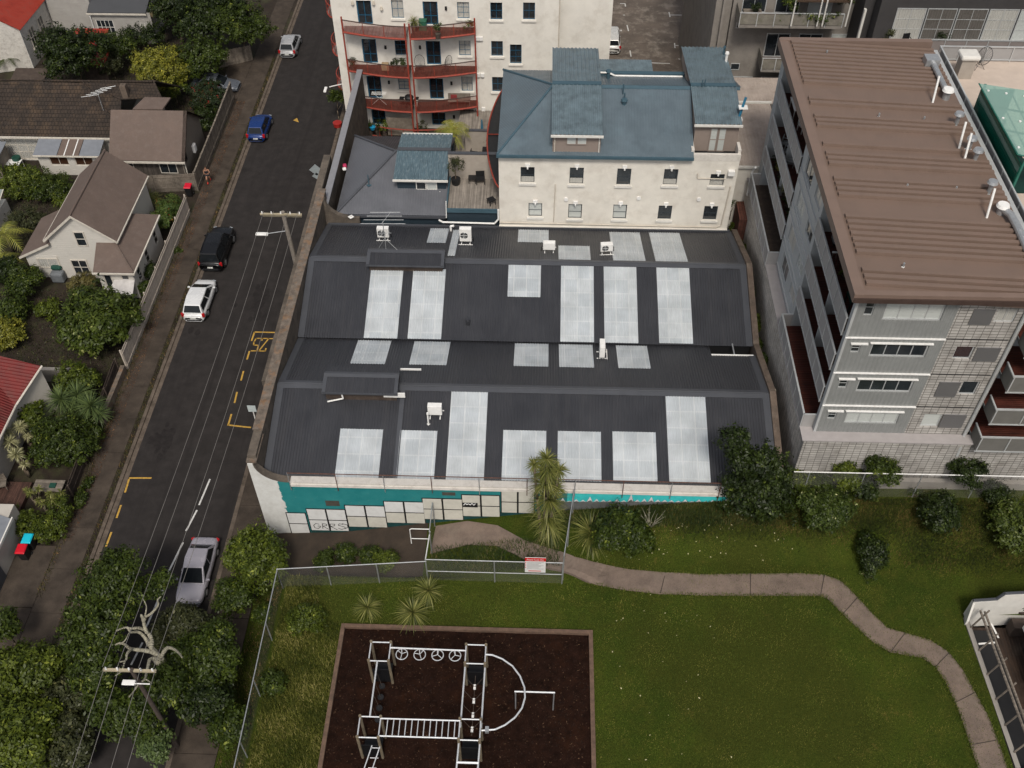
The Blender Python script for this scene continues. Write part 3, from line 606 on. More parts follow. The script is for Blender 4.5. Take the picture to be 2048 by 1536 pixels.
gm2 = leafmat('mown_grass', (.036, .056, .007), (.105, .130, .017), (.20, .18, .04), .8)
rough(40000, [(-14.0, X0-.3, 12, Y1+.4), (-14.0, -12.0, Y1+.25, 30.5)], .2, .018, 'long_grass', 'long unmown yellow green grass round the play bed and along the fence', gm1)
rough(130000, [(X1+.25, 23.5, 12, 31), (-12.3, X1+.3, Y1+.25, 30.6), (2, 28, 31, 35)], .085, .012, 'lawn_blades', 'short mown lawn blades around and right of the mulch bed', gm2)
rough(60000, [(4, 30, 33.7, 35.2), (8, 30, 33.2, 34.2), (21, 30, 31.8, 33.2)], .17, .016, 'bank_grass', 'dark uneven grass on the bank between the path and the walls', leafmat('bank_blades', (.012, .020, .004), (.055, .062, .010), (.14, .10, .03), .85), jit=.6)
rough(9000, [(-6, 1.5, 31.0, 33.0), (1.7, 14, 33.6, 34.8)], .3, .02, 'bank_weeds', 'rough weeds on the bank at the foot of the painted wall', leafmat('weeds', (.02, .035, .01), (.06, .08, .02), (.14, .12, .05), .8))
def fringe():
    P = []; T_ = []
    for i in range(5, len(cen)-1):
        for (ax, ay, bx, by) in ((cen[i][0], cen[i][1], cen[i+1][0], cen[i+1][1]), (cen[i][2], cen[i][3], cen[i+1][2], cen[i+1][3])):
            n_ = int(math.hypot(bx-ax, by-ay)*170)
            for _ in range(n_):
                q = random.random(); x = ax+(bx-ax)*q+random.gauss(0, .07); y = ay+(by-ay)*q+random.gauss(0, .07); z = G(x, y)+.02; a = random.random()*6.28; h = random.uniform(.05, .16); s = .014; l = random.uniform(0, .1)
                P += [(x-s*math.sin(a), y+s*math.cos(a), z), (x+s*math.sin(a), y-s*math.cos(a), z), (x+l*math.cos(a), y+l*math.sin(a), z+h)]; T_.append(random.random())
    V = np.array(P); tag(np_mesh('path_edge_grass', V, np.arange(len(V)).reshape(-1, 3), np.array(T_), gm2), 'ragged grass growing over both edges of the park path', 'grass', kind='stuff')
fringe()
R_ = RNG; n_ = 9000; x = R_.uniform(X0+.05, X1-.05, n_); y = R_.uniform(12, Y1-.05, n_); a = R_.random(n_)*6.28; s = .02+.05*R_.random(n_); z = MZ+.035+.03*np.sin(x*2.1+y)*np.cos(y*1.7)+.012+.02*R_.random(n_)
c_, s_ = np.cos(a)*s, np.sin(a)*s; V = np.stack([np.stack([x-c_, y-s_, z], 1), np.stack([x+s_*.35, y-c_*.35, z+.01], 1), np.stack([x+c_, y+s_, z+.015], 1), np.stack([x-s_*.35, y+c_*.35, z], 1)], 1).reshape(-1, 3)
tag(np_mesh('bark_chips', V, np.arange(4*n_).reshape(-1, 4), R_.random(n_), leafmat('bark_chip_brown', (.008, .004, .003), (.038, .018, .010), (.12, .07, .04), .9)), 'loose bark chips strewn over the play bed', 'bark chips', kind='stuff')
# ======================= WAREHOUSE =======================
RX0, RX1 = -15.75, 13.9
SLO = {1: ((35.15, 5.42), (41.2, 7.03)), 2: ((46.9, 5.32), (41.2, 7.03)), 3: ((46.75, 5.50), (52.75, 7.31)), 4: ((58.8, 5.36), (52.75, 7.31))}   # low -> high (Y,Z)
wh = thing('warehouse', 'low warehouse with twin dark corrugated gable roofs and white translucent strips', 'warehouse', (-1, 35, 0))
def on_slope(k, px, py):
    (ya, za), (yb, zb) = SLO[k]; d = ray(px, py); s = (zb-za)/(yb-ya); t = (za-s*ya-CH)/(d.z-s*d.y); return Vector((d.x*t, d.y*t, CH+d.z*t))
def slope_sheet(k, x0, x1, ya, yb, off, pitch=.17, amp=.022):
    (y0, z0), (y1, z1) = SLO[k]; s = (z1-z0)/(y1-y0); mb = MB(); n = Vector((0, -s, 1)).normalized()
    a = Vector((x0, ya, z0+s*(ya-y0)))+n*off; b = Vector((x0, yb, z0+s*(yb-y0)))+n*off
    return corr(mb, a, (1, 0, 0), b-a, x1-x0, (b-a).length, pitch, amp)
SK = {1: [(667, 755, 858, 962), (790, 866, 861, 962), (891, 968, 780, 962), (1004, 1089, 861, 962), (1114, 1200, 863, 962), (1226, 1313, 864, 963), (1337, 1424, 787, 965)],
      2: [(699.5, 770, 679, 728), (816, 893, 681, 730), (1029, 1098, 684, 733), (1120, 1190, 685, 735), (1235, 1304, 688, 737)],
      3: [(725, 793, 535, 677), (815, 882, 538, 678), (1015, 1080, 526, 594), (1121, 1188, 527, 684), (1209, 1275, 529, 686), (1319, 1386, 532, 687)],
      4: [(854, 891, 457, 486), (895, 910, 460, 512), (1037, 1099, 460, 485), (1119, 1182, 492, 520), (1225, 1289, 465, 522), (1310, 1374, 466, 525)]}
# translucent sheeting: faint laps of the sheets
sk_m, t2, p2, N2, L2 = nodes('translucent_sheeting'); tc2 = N2.new('ShaderNodeTexCoord'); sp = N2.new('ShaderNodeSeparateXYZ'); cb = N2.new('ShaderNodeCombineXYZ'); L2.new(tc2.outputs['Object'], sp.inputs[0]); L2.new(sp.outputs['X'], cb.inputs[0]); L2.new(sp.outputs['Y'], cb.inputs[1])
bk = N2.new('ShaderNodeTexBrick'); bk.offset = 0; bk.inputs['Scale'].default_value = 1; bk.inputs['Brick Width'].default_value = .86; bk.inputs['Row Height'].default_value = 1.05; bk.inputs['Mortar Size'].default_value = .05; bk.inputs['Mortar Smooth'].default_value = .6
bk.inputs['Color1'].default_value = (.38, .41, .435, 1); bk.inputs['Color2'].default_value = (.44, .465, .48, 1); bk.inputs['Mortar'].default_value = (.47, .49, .50, 1); L2.new(cb.outputs[0], bk.inputs['Vector'])
ns = N2.new('ShaderNodeTexNoise'); ns.inputs['Scale'].default_value = .8; ns.inputs['Detail'].default_value = 8; L2.new(tc2.outputs['Object'], ns.inputs['Vector']); mr2 = N2.new('ShaderNodeMapRange'); mr2.inputs[1].default_value = .3; mr2.inputs[2].default_value = .7; mr2.inputs[3].default_value = .82; mr2.inputs[4].default_value = 1.1; L2.new(ns.outputs[0], mr2.inputs[0])
vm = N2.new('ShaderNodeVectorMath'); vm.operation = 'MULTIPLY'; L2.new(bk.outputs[0], vm.inputs[0]); L2.new(mr2.outputs[0], vm.inputs[1]); L2.new(vm.outputs[0], p2.inputs['Base Color']); p2.inputs['Roughness'].default_value = .35
for k in (1, 2, 3, 4):
    (y0, z0), (y1, z1) = SLO[k]
    if k == 2:
        mb = slope_sheet(2, RX0, 11.2, 46.9, 41.2, 0); m2 = slope_sheet(2, 11.2, RX1, 45.75, 41.2, 0); mb.add(m2.v, m2.f)
    else: mb = slope_sheet(k, RX0, RX1, y0, y1, 0)
    ro = mb.build('roof_slope', roof_dk, wh, smooth=True)
    for (xa, xb, ta, tb) in SK[k]:
        A = on_slope(k, (xa+xb)/2, ta); B = on_slope(k, (xa+xb)/2, tb); Xa = on_slope(k, xa, tb).x; Xb = on_slope(k, xb, tb).x
        ya, yb = min(A.y, B.y), max(A.y, B.y); lo_, hi_ = min(y0, y1), max(y0, y1); ya = max(ya, lo_+.05); yb = min(yb, hi_-.2)
        xe = 11.2 if k == 2 else RX1; pt_ = (xe-RX0)/round((xe-RX0)/.17); Xa = RX0+round((Xa-RX0)/pt_)*pt_; nn = round((Xb-Xa)/pt_)
        slope_sheet(k, Xa, Xa+nn*pt_, ya, yb, .018, pt_).build('skylight', sk_m, ro, smooth=True)
# substructure, ridges, edge flashings
def srf(k, Y): (ya, za), (yb, zb) = SLO[k]; return za+(zb-za)*(Y-ya)/(yb-ya)
for ky, kk in ((41.2, 7.03), (52.75, 7.31)):
    b = MB(); s = .27
    b.slab([(RX0, ky-.33, kk-.33*s+.04), (RX1, ky-.33, kk-.33*s+.04), (RX1, ky, kk+.05), (RX0, ky, kk+.05)], .02)
    b.slab([(RX0, ky+.006, kk+.05), (RX1, ky+.006, kk+.05), (RX1, ky+.33, kk-.33*.3+.04), (RX0, ky+.33, kk-.33*.3+.04)], .02); b.cyl((RX0, ky, kk+.05), (RX1, ky, kk+.05), .05, n=8); b.build('ridge_cap', roof_flash, wh)
for xx, sgn in ((RX0, -1), (RX1, 1)):
    for k in SLO:
        (ya, za), (yb, zb) = SLO[k]; x0, x1 = (xx-.12, xx+.3) if sgn < 0 else (xx-.3, xx+.12)
        if k == 2 and sgn > 0: ya, za = 45.75, srf(2, 45.75)
        MB().slab([(x0, ya, za+.035), (x1, ya, za+.035), (x1, yb, zb+.035), (x0, yb, zb+.035)], .03).build('barge_flashing', roof_flash, wh)
x_ = on_slope(1, 795, 900).x; MB().slab([(x_-.14, 35.2, srf(1, 35.2)+.035), (x_+.14, 35.2, srf(1, 35.2)+.035), (x_+.14, 40.9, srf(1, 40.9)+.035), (x_-.14, 40.9, srf(1, 40.9)+.035)], .02).build('cover_flashing', roof_flash, wh)
MB().box(RX0, 46.65, 5.1, 11.2, 46.9, 5.30).build('valley_gutter', black_m, wh)
b = MB(); b.box(11.2, 45.9, 4.3, 13.85, 46.9, 4.4); b.box(11.2, 46.9, 4.3, 13.9, 46.98, 5.46); b.box(11.1, 45.9, 4.3, 11.18, 46.9, 5.45); b.build('light_well', black_m, wh)
MB().box(11.2, 45.68, 5.55, 13.9, 45.78, 5.72).build('well_trim', white_metal, wh); b = MB(); b.cyl((12.7, 45.7, 5.66), (12.7, 46.9, 5.55), .05); b.build('well_brace', steel, wh)
# walls
mural_m, t3, p3, N3, L3 = nodes('painted_mural'); tc3 = N3.new('ShaderNodeTexCoord'); sp3 = N3.new('ShaderNodeSeparateXYZ'); L3.new(tc3.outputs['Object'], sp3.inputs[0])
def noi(sc, a, b, c=0, d=1, det=8):
    n = N3.new('ShaderNodeTexNoise'); n.inputs['Scale'].default_value = sc; n.inputs['Detail'].default_value = det; n.inputs['Roughness'].default_value = .7; L3.new(tc3.outputs['Object'], n.inputs['Vector']); m = N3.new('ShaderNodeMapRange')
    for i, v in enumerate((a, b, c, d)): m.inputs[i+1].default_value = v
    L3.new(n.outputs[0], m.inputs[0]); return m.outputs[0]
def mx3(f, a, c):
    m = N3.new('ShaderNodeMixRGB')
    L3.new(f, m.inputs[0])
    for i, v in ((1, a), (2, c)):
        if isinstance(v, tuple): m.inputs[i].default_value = list(v)+[1]
        else: L3.new(v, m.inputs[i])
    return m.outputs[0]
def mth(op, a, b, c=None):
    m = N3.new('ShaderNodeMath'); m.operation = op
    for i, v in enumerate((a, b)):
        if isinstance(v, (int, float)): m.inputs[i].default_value = v
        else: L3.new(v, m.inputs[i])
    return m.outputs[0]
teal = mx3(noi(1.2, .35, .7), (.004, .155, .165), (.02, .20, .205)); teal = mx3(noi(3.5, .6, .75), teal, (.10, .22, .20))
brt = mx3(noi(2.5, .4, .7), (.04, .50, .50), (.025, .38, .40)); brt = mx3(noi(9, .66, .7), brt, (.03, .09, .09))
fx = mth('GREATER_THAN', sp3.outputs['X'], 1.9); c3 = mx3(fx, teal, brt)
whp = mx3(noi(2, .4, .75), (.60, .60, .58), (.48, .47, .44)); edge = mth('ADD', sp3.outputs['X'], mth('MULTIPLY', noi(2.2, .2, .8, -1, 1), .22)); fw_ = mth('LESS_THAN', mth('SUBTRACT', edge, mth('MULTIPLY', sp3.outputs['Z'], -.02)), -14.85); c3 = mx3(fw_, c3, whp)
L3.new(c3, p3.inputs['Base Color']); p3.inputs['Roughness'].default_value = .75; b3 = N3.new('ShaderNodeBump'); b3.inputs['Distance'].default_value = .02; b3.inputs['Strength'].default_value = .5; L3.new(noi(12, 0, 1), b3.inputs['Height']); L3.new(b3.outputs[0], p3.inputs['Normal'])
# front wall with the swept-up corner
pts = [(-16.4, -.3), (13.95, -.3), (13.95, 5.42), (-14.2, 5.42)]
for i in range(9): a = i/8*PI/2; pts.append((-14.25-1.75*math.sin(a), 7.05-1.6*math.cos(a)))
pts.append((-16.4, 7.05)); MB().extr([(x, 34.9, z) for x, z in pts], (0, .3, 0)).build('front_wall', mural_m, wh)
cp = MB(); q = [(-14.2, 5.43)]+[(-14.25-1.75*math.sin(i/8*PI/2), 7.06-1.6*math.cos(i/8*PI/2)) for i in range(9)]
for a, b in zip(q[:-1], q[1:]): cp.slab([(a[0], 34.86, a[1]+.05), (b[0], 34.86, b[1]+.05), (b[0], 35.3, b[1]+.05), (a[0], 35.3, a[1]+.05)], .08)
cp.build('swept_coping', concrete_wall, wh)
white_paint = mat('chipped_white_paint', (.60, .565, .52), .6, .08, 1.5, stain=(.22, .16, .12), stsc=3.5, stamt=.35)
MB().box(-14.2, 34.84, 5.42, 13.98, 35.3, 5.50).build('front_coping', white_paint, wh)
MB().box(-14.2, 34.78, 5.16, 13.98, 34.897, 5.38).build('front_gutter', white_paint, wh)
dirty = concrete_wall
MB().box(-16.4, 35.2, -.3, -15.9, 60.2, 7.45).build('street_wall', dirty, wh)
moss = mat('mossy_coping', (.13, .105, .085), .95, .4, 2.5, stain=(.26, .11, .025), stsc=1.6, stamt=.55, bump=.02, bsc=12, fine=.3)
b = MB()
for i in range(12): y0 = 34.95+i*2.11; b.box(-16.46, y0, 7.45-(.38 if i == 0 else 0), -15.86, y0+2.1, 7.56-(.38 if i == 0 else 0))
b.build('wall_coping', moss, wh); b = MB()
for i in range(12): y0 = 41.5+i*2.0; b.box(-16.95, y0, 0, -16.403, y0+1.99, 6.9+random.uniform(-.02, .02))
b.build('outer_pier', concrete_wall, wh)
pts = [(-16.4, 3), (-13.4, 3), (-13.4, 5.9), (-13.8, 5.9)]+[(-13.9-1.9*math.sin(i/8*PI/2), 7.5-1.6*math.cos(i/8*PI/2)) for i in range(9)]+[(-16.4, 7.5)]
MB().extr([(x, 58.95, z) for x, z in pts], (0, .35, 0)).build('back_corner_wall', concrete_wall, wh)
MB().box(RX0, 58.7, 4, RX1, 58.87, 5.5).build('back_upstand', roof_flash, wh)
# right-hand parapet: low brick wall following the slopes
br = mat('old_brick', (.105, .078, .06), .9, .4, 2, stain=(.2, .17, .14), stsc=1.5, stamt=.5, fine=.3)
b = MB(); pr = [(34.9, 5.5), (41.2, 7.25), (46.7, 5.75), (52.7, 7.55), (58.8, 5.6)]
for (ya, za), (yb, zb) in zip(pr[:-1], pr[1:]): b.extr([(14.02, ya, 2), (14.02, yb, 2), (14.02, yb, zb), (14.02, ya, za)], (.38, 0, 0))
b.build('side_wall', br, wh)
MB().box(13.98, 34.9, 3, 14.35, 35.2, 5.5).build('corner_pier', white_paint, wh)
b = MB(); b.tube([WX(1502, 690, 14.3), WX(1508, 720, 14.3), WX(1530, 770, 14.4), WX(1551, 779, 14.7), WX(1552, 860, 14.7)], .035); b.build('water_pipe', mat('cream_pipe', (.42, .36, .28), .6), wh)
# roof monitors (raised clerestories)
def monitor(xa, xb, py_back, py_front, ky, kz, h, lit, label):
    b = MB(); yf, yb = ky-py_front, ky+py_back; zr = kz+h; ze = zr-.28*py_front*.9; zb_ = zr-.28*py_back
    p = wh
    mb = MB(); corr(mb, (xa-.1, yf-.15, ze-.04), (1, 0, 0), Vector((0, ky-yf+.15, zr-ze+.04)), xb-xa+.2, math.hypot(ky-yf+.15, zr-ze+.04), .17, .02)
    corr(mb, (xa-.1, yb, zb_), (1, 0, 0), Vector((0, ky-yb, zr-zb_)), xb-xa+.2, math.hypot(yb-ky, zr-zb_), .17, .02); mo = mb.build('monitor', roof_dk, wh, smooth=True)
    f = MB(); f.slab([(xa-.14, ky-.22, zr-.03), (xb+.14, ky-.22, zr-.03), (xb+.14, ky, zr+.04), (xa-.14, ky, zr+.04)], .02); f.slab([(xa-.14, ky+.004, zr+.04), (xb+.14, ky+.004, zr+.04), (xb+.14, ky+.22, zr-.03), (xa-.14, ky+.22, zr-.03)], .02)
    for xx in (xa-.14, xb-.08): f.slab([(xx, yf-.16, ze+.005), (xx+.22, yf-.16, ze+.005), (xx+.22, ky-.22, zr-.03), (xx, ky-.22, zr-.03)], .02)
    f.build('flashing', roof_flash, mo)
    MB().box(xa, yf+.12, kz-.6, xb, yb-.05, min(ze, zb_)-.1).build('monitor_wall', lit, mo)
    MB().box(xa-.15, yf-.2, ze-.15, xb+.15, yf-.12, ze-.04).build('monitor_gutter', white_metal if lit is white_paint else roof_flash, mo)
    return mo
mo = monitor(W(741, 495, 8.0).x, W(887, 495, 8.0).x, .6, 1.05, 52.75, 7.31, .75, timber_dk, '')
mo2 = monitor(W(654, 745, 7.9).x, W(795, 745, 7.9).x, .85, 1.1, 41.2, 7.03, .95, timber_dk, '')
MB().box(-9.2, 40.08, 7.2, -7.9, 40.16, 7.55).build('vent_panel', white_metal, wh)
MB().tube([(-11.7, 40.0, 7.6), (-11.65, 40.0, 7.1), (-12.6, 39.9, 6.9)], .05).build('downpipe', white_metal, wh)
b = MB(); b.box(-12.1, 42.07, 7.5, -7.1, 42.13, 7.62); b.build('rear_gutter', white_metal, wh)
# vents on the roof
def rv(px, py, k, r, h, lab, name='roof_vent'):
    p = on_slope(k, px, py); return flue(name, lab, 'roof vent', tuple(p), h, r, r*1.25, m=roof_dk, boot=False)
rv(936, 648, 3, .14, .35, 'small round black vent on the middle warehouse roof slope')
def acp(px, py, k): p = on_slope(k, px, py); return (p.x, p.y, p.z+.05)
acs = [((768, 478), 4, .8, 'fan air conditioner behind the roof antenna near the left end', 0), ((932, 486), 4, 1.1, 'tallest air conditioner, beside the narrow skylight strip below the roof deck', 0),
       ((1098, 503), 4, .6, 'air conditioner left of the short skylight below the cream building', PI), ((1212, 506), 4, .6, 'air conditioner with dark grille at the edge of the long back skylight', .1),
       ((1203, 712), 2, .9, 'narrow air conditioner standing side-on in the roof valley', PI/2), ((871, 832), 1, .75, 'rusty framed air conditioner on the front roof slope below the lower monitor', PI)]
for (px, py), k, h, lab, rz in acs: ac_unit(lab, acp(px, py, k), rz, h)
p = on_slope(1, 857, 848); flue('vent_pipe', 'thin white vent pipe beside the front air conditioner on the warehouse', 'vent pipe', tuple(p), .9, .05, .07, m=white_metal)
p = on_slope(4, 902, 462); t = thing('vent_pipe', 'short white bent pipe between the two small back skylights', 'vent pipe', tuple(p)); MB().tube([tuple(p), (p.x, p.y, p.z+.45), (p.x+.25, p.y, p.z+.5)], .08, 8).build('pipe', white_metal, t)
# television antenna on the upper monitor
p = W(772, 497, 8.1); t = thing('television_antenna', 'television antenna on a tripod above the upper roof monitor', 'antenna', tuple(p)); z = p.z
MB().tube([(p.x, p.y, z-.1), (p.x, p.y, z+2.3)], .03).build('mast', steel, t); MB().tube([(p.x-.5, p.y+.1, z-.05), (p.x, p.y, z+.9), (p.x+.8, p.y-.1, z-.05)], .022).build('stay', steel, t)
b = MB(); b.cyl((p.x-.1, p.y, z+2.1), (p.x+.4, p.y+1.2, z+2.2), .02)
for i in range(4): q = i/3; b.cyl((p.x-1.5+.1*q+.4*q, p.y+1.1*q, z+2.1+.1*q), (p.x+1.5-.5*i*.3, p.y+1.1*q, z+2.15+.1*q), .015, n=5)
b.build('antenna_rods', steel, t)
b = MB(); b.cyl((p.x-.4, p.y, z+1.3), (p.x+.5, p.y, z+1.35), .015)
for i in range(4): b.cyl((p.x-.3+.2*i, p.y-.3, z+1.3), (p.x-.3+.2*i, p.y+.3, z+1.35), .012, n=5)
b.build('lower_rods', steel, t)
# ---- painted boards on the mural wall ----
panel_m = mat('cream_board_paint', (.52, .50, .44), .7, .08, 2, stain=(.35, .33, .28), stsc=3, stamt=.4); panel_w = mat('white_board_paint', (.60, .60, .59), .7, .06, 2, stain=(.42, .4, .38), stsc=3, stamt=.4); blk_line = mat('black_wall_paint', (.008, .008, .008), .7)
STEP = [(571, 611, 1024, 1066, 1), (611, 690, 1016, 1059, 2), (688, 769, 1009, 1052, 2), (766, 847, 1001, 1044, 2), (843, 925, 995, 1037, 2), (922, 1000, 988, 1031, 2), (1001, 1070, 980, 1024, 2)]
dark_teal = mat('dark_teal_base', (.006, .045, .045), .8, .3, 2)
a = MB(); bs = [(-15.0, interp(-15, RAMP)-.1), (1.9, interp(1.9, RAMP)-.1)]
for i, (xa, xb, yt_, yb_, ncol) in enumerate(STEP):
    A = WY(xa, yt_, 34.9); Cc = WY(xa, yb_, 34.9); Bx = WY(xb, yt_, 34.9).x; zt_, z0_ = A.z, Cc.z; ga = interp(A.x, RAMP)
    a.box(A.x-.03, 34.87, ga-.2, Bx, 34.897, z0_+.05)
    t = thing('wall_board', ['lowest single-width pair of white boards at the street end of the teal wall', 'second step of white boards on the teal wall, with a scribbled tag', 'third step of boards up the teal wall, counted from the street', 'fourth step of boards, the middle one, up the teal wall', 'fifth step of boards up the teal wall, behind the fence gate top', 'sixth step of cream boards on the wall with a small black and white sticker', 'highest step of cream boards on the teal wall beside the cabbage tree'][i], 'painted board', (A.x, 34.85, z0_), 'stepped boards on the teal wall')
    MB().box(A.x, 34.852, z0_, Bx, 34.885, zt_).build('black_border', blk_line, t); wd = (Bx-A.x)/ncol; hh = (zt_-z0_)/2
    for c_ in range(ncol):
        for r_ in range(2):
            MB().box(A.x+c_*wd+.06, 34.84, z0_+r_*hh+.05, A.x+(c_+1)*wd-.05, 34.87, z0_+(r_+1)*hh-.05).build('board_panel', panel_w if (i < 4 and r_) or i < 2 else panel_m, t)
    if i == 1:
        g = MB(); gx, gz = A.x+.25, z0_+.18
        sc_ = [[(.45, .8), (.2, .9), (0, .6), (.05, .2), (.3, .1), (.5, .35), (.5, .5), (.3, .5)], [(.65, .1), (.7, .9), (1.0, .85), (1.0, .6), (.7, .5), (1.1, 0)], [(1.25, .1), (1.3, .9), (1.65, .85), (1.6, .6), (1.3, .5), (1.75, -.05)], [(2.3, .85), (2.0, .95), (1.9, .7), (2.3, .5), (2.45, .25), (2.1, .05), (1.85, .2)], [(2.2, 1.0), (2.6, .8), (2.6, .4), (2.4, .2)]]
        for st in sc_: g.tube([(gx+a_*.80, 34.832, gz+b_*.66) for a_, b_ in st], .02, 4)
        g.build('scrawled_tag', blk_line, t)
    if i == 5:
        g = MB(); g.box(A.x+.06, 34.83, z0_+hh-.12, A.x+.95, 34.838, z0_+hh+.32); g.build('sticker', black_m, t)
        g = MB(); g.tube([(A.x+.12+.1*j, 34.822, z0_+hh+.1+.13*(j % 2)+.03*(j % 3)) for j in range(8)], .03, 4); g.build('sticker_marks', panel_w, t)
a.build('dark_base_band', dark_teal, wh)
# painted out patches and mountains
pt = mat('grey_brown_paint_patch', (.06, .055, .045), .8, .2, 3)
for (xa, ya, xb, yb) in ((650, 1001, 680, 1012), (884, 984, 911, 991), (958, 973, 990, 983)):
    A, B = WY(xa, ya, 34.9), WY(xb, yb, 34.9); MB().box(A.x, 34.889, B.z, B.x, 34.896, A.z).build('paint_patch', pt, wh)
gm = mat('grey_mountain_paint', (.10, .105, .105), .8, .3, 1.5, stain=(.2, .2, .2), stsc=2, stamt=.4); wm = mat('white_peak_paint', (.55, .55, .56), .8, .2, 4)
X_ = [WY(px, 1000, 34.9).x for px in (1105, 1460)]; k = 26; hts = [random.uniform(.05, .4) for _ in range(k)]; hts[11] = .75; hts[14] = .5; hts[5] = .5
g = MB(); gw = MB(); base = lambda x: 4.18+.035*(x-2)
pl = [(X_[0], interp(X_[0], RAMP)-.2)]
for i in range(k+1):
    x = X_[0]+(X_[1]-X_[0])*i/k+1e-3; pl.append((x, base(x)+random.uniform(-.05, .05)))
    if i < k: pk = x+(X_[1]-X_[0])/k*.5; pl.append((pk, base(pk)+hts[i])); w_ = (X_[1]-X_[0])/k*.42; gw.extr([(pk-w_, 34.886, base(pk)+.0), (pk+w_*.2, 34.886, base(pk)+hts[i]*.35), (pk+w_, 34.886, base(pk)+.0), (pk, 34.886, base(pk)+hts[i]+.02)], (0, .006, 0))
pl.append((14, 4.5)); pl.append((14, 4.2)); g.extr([(x, 34.892, z) for x, z in pl], (0, .006, 0)); g.build('painted_hills', gm, wh); gw.build('painted_snow_peaks', wm, wh)
# ---- mesh safety fence along the front parapet ----
rust = mat('rusty_pipe', (.10, .045, .03), .7, .4, 6); net = meshmat('chain_link', (.30, .29, .28), wire=.14)
t = thing('parapet_fence', 'rusty pipe and mesh fence along the front roof edge above the teal wall', 'fence', (-14.1, 34.8, 4.9))
zt_ = 6.45; MB().tube([(-14.2, 34.78, zt_), (13.3, 34.78, zt_)], .028).build('top_rail', rust, t)
for i in range(11): x = -14.2+27.5*i/10; MB().tube([(x, 34.78, 4.85), (x, 34.78, zt_)], .026).build('post', rust if i % 2 else steel, t)
MB().add([(-14.2, 34.79, 5.5), (13.3, 34.79, 5.5), (13.3, 34.79, zt_), (-14.2, 34.79, zt_)], [(0, 1, 2, 3)]).build('mesh_panel', net, t)
# ======================= CREAM BUILDING WITH BLUE ROOF =======================
cream = mat('cream_render', (.64, .605, .545), .85, .08, 1.0, stain=(.42, .37, .31), stsc=.8, stamt=.5, bump=.006, bsc=20, fine=.05)
cream2 = mat('warm_white_render', (.66, .63, .575), .85, .07, .8, stain=(.38, .33, .27), stsc=.7, stamt=.45, fine=.05)
blue_roof = mat('slate_blue_roof_steel', (.085, .112, .132), .42, .14, .7, stain=(.12, .17, .20), stsc=.6, stamt=.4, fine=.08)
blue_worn = mat('worn_blue_roof_steel', (.11, .148, .168), .45, .25, 1.5, stain=(.035, .04, .045), stsc=1.1, stamt=.6, fine=.2)
blue_trim = mat('dark_blue_trim', (.045, .085, .11), .5, .15)
taupe = mat('taupe_cladding', (.235, .19, .165), .8, .08, 2, stain=(.16, .13, .11), stsc=2, stamt=.3)
win_dk = mat('dark_window_frame', (.03, .04, .05), .5, .1); win_wh = mat('white_window_frame', (.6, .58, .54), .5, .08); win_teal = mat('teal_window_frame', (.01, .085, .16), .45, .15); tan = mat('tan_drainpipe', (.5, .45, .38), .5, .1)
YB = 58.9
cb = thing('render_building', 'cream rendered building with a slate blue hipped roof behind the warehouse', 'building', (5, YB, 5))
rects = [((1042, 334), (1068, 366), 1), ((1140, 335), (1166, 369), 1), ((1234, 337), (1261, 371), 0), ((1327, 338), (1355, 371), 1), ((1421, 348), (1447, 372), 1), ((1057, 406), (1084, 434), 2), ((1137, 408), (1163, 438), 2), ((1226, 409), (1253, 439), 3), ((1316, 411), (1343, 440), 0), ((1407, 412), (1434, 441), 0)]
hl = []
for a, b, k in rects:
    A, B = WY(*a, YB), WY(*b, YB); wd = .98; cx = (A.x+B.x)/2; hl.append((cx-wd/2+3.02, cx+wd/2+3.02, B.z-4, A.z-4, k))
mb = MB(); wall(mb, (-3.02, YB, 4), (1, 0, 0), (0, -1, 0), 16.7, 7.72, hl, .22)
mb.box(-3.02, YB+.5, 4, -2.8, 70, 11.6); mb.box(13.4, YB+.5, 4, 13.68, 70, 11.3); mb.box(-3.0, 69.7, 4, 13.6, 69.9, 11.7); mb.box(-2.7, YB+.4, 4, 13.3, YB+.5, 11.5)
mb.build('wall', cream, cb)
for h in hl:
    window(cb, (-3.02, YB, 4), (1, 0, 0), (0, -1, 0), h, .2, win_dk, {0: glass_dk, 1: glass_dk, 2: blind, 3: blind}[h[4]], 1, 2, .05, sill=win_wh, split=.42)
    cx, zt = (h[0]+h[1])/2-3.02, h[3]+4
    b = MB(); b.box(cx-.16, YB-.12, zt+.08, cx+.16, YB-.003, zt+.3); b.cyl((cx, YB-.14, zt-.05), (cx, YB-.14, zt+.1), .06); b.build('wall_lamp', white_metal, cb)
    if h[4] == 1: MB().box(h[0]-3.02+.05, YB+.13, h[2]+4+.06, h[1]-3.02-.05, YB+.16, h[2]+4+.45).build('lower_blind', curtain, cb)
for cx, z in ((1.8, 8.0), (7.0, 8.2), (11.3, 8.2)): MB().cyl((cx, YB-.1, z), (cx, YB-.002, z), .15, n=12).build('round_light', white_metal, cb)
MB().tube([(-3.0, YB-.1, 5.85), (12.9, YB-.1, 5.75), (13.2, YB-.1, 5.95), (13.35, YB-.1, 9.4)], .045).build('service_pipe', tan, cb)
MB().tube([(.95, YB-.06, 6.0), (1.0, YB-.06, 9.3)], .035).build('conduit', tan, cb)
b = MB(); b.tube([(10.9, YB-.06, 10.4), (10.95, YB-.06, 10.0), (12.9, YB-.06, 10.0)], .035); b.build('conduit', tan, cb)
MB().box(13.0, YB-.3, 10.4, 13.45, YB-.003, 10.75).build('rain_head', white_metal, cb)
MB().box(-3.05, YB-.12, 5.38, 13.7, YB-.003, 5.55).build('base_ledge', cream2, cb)
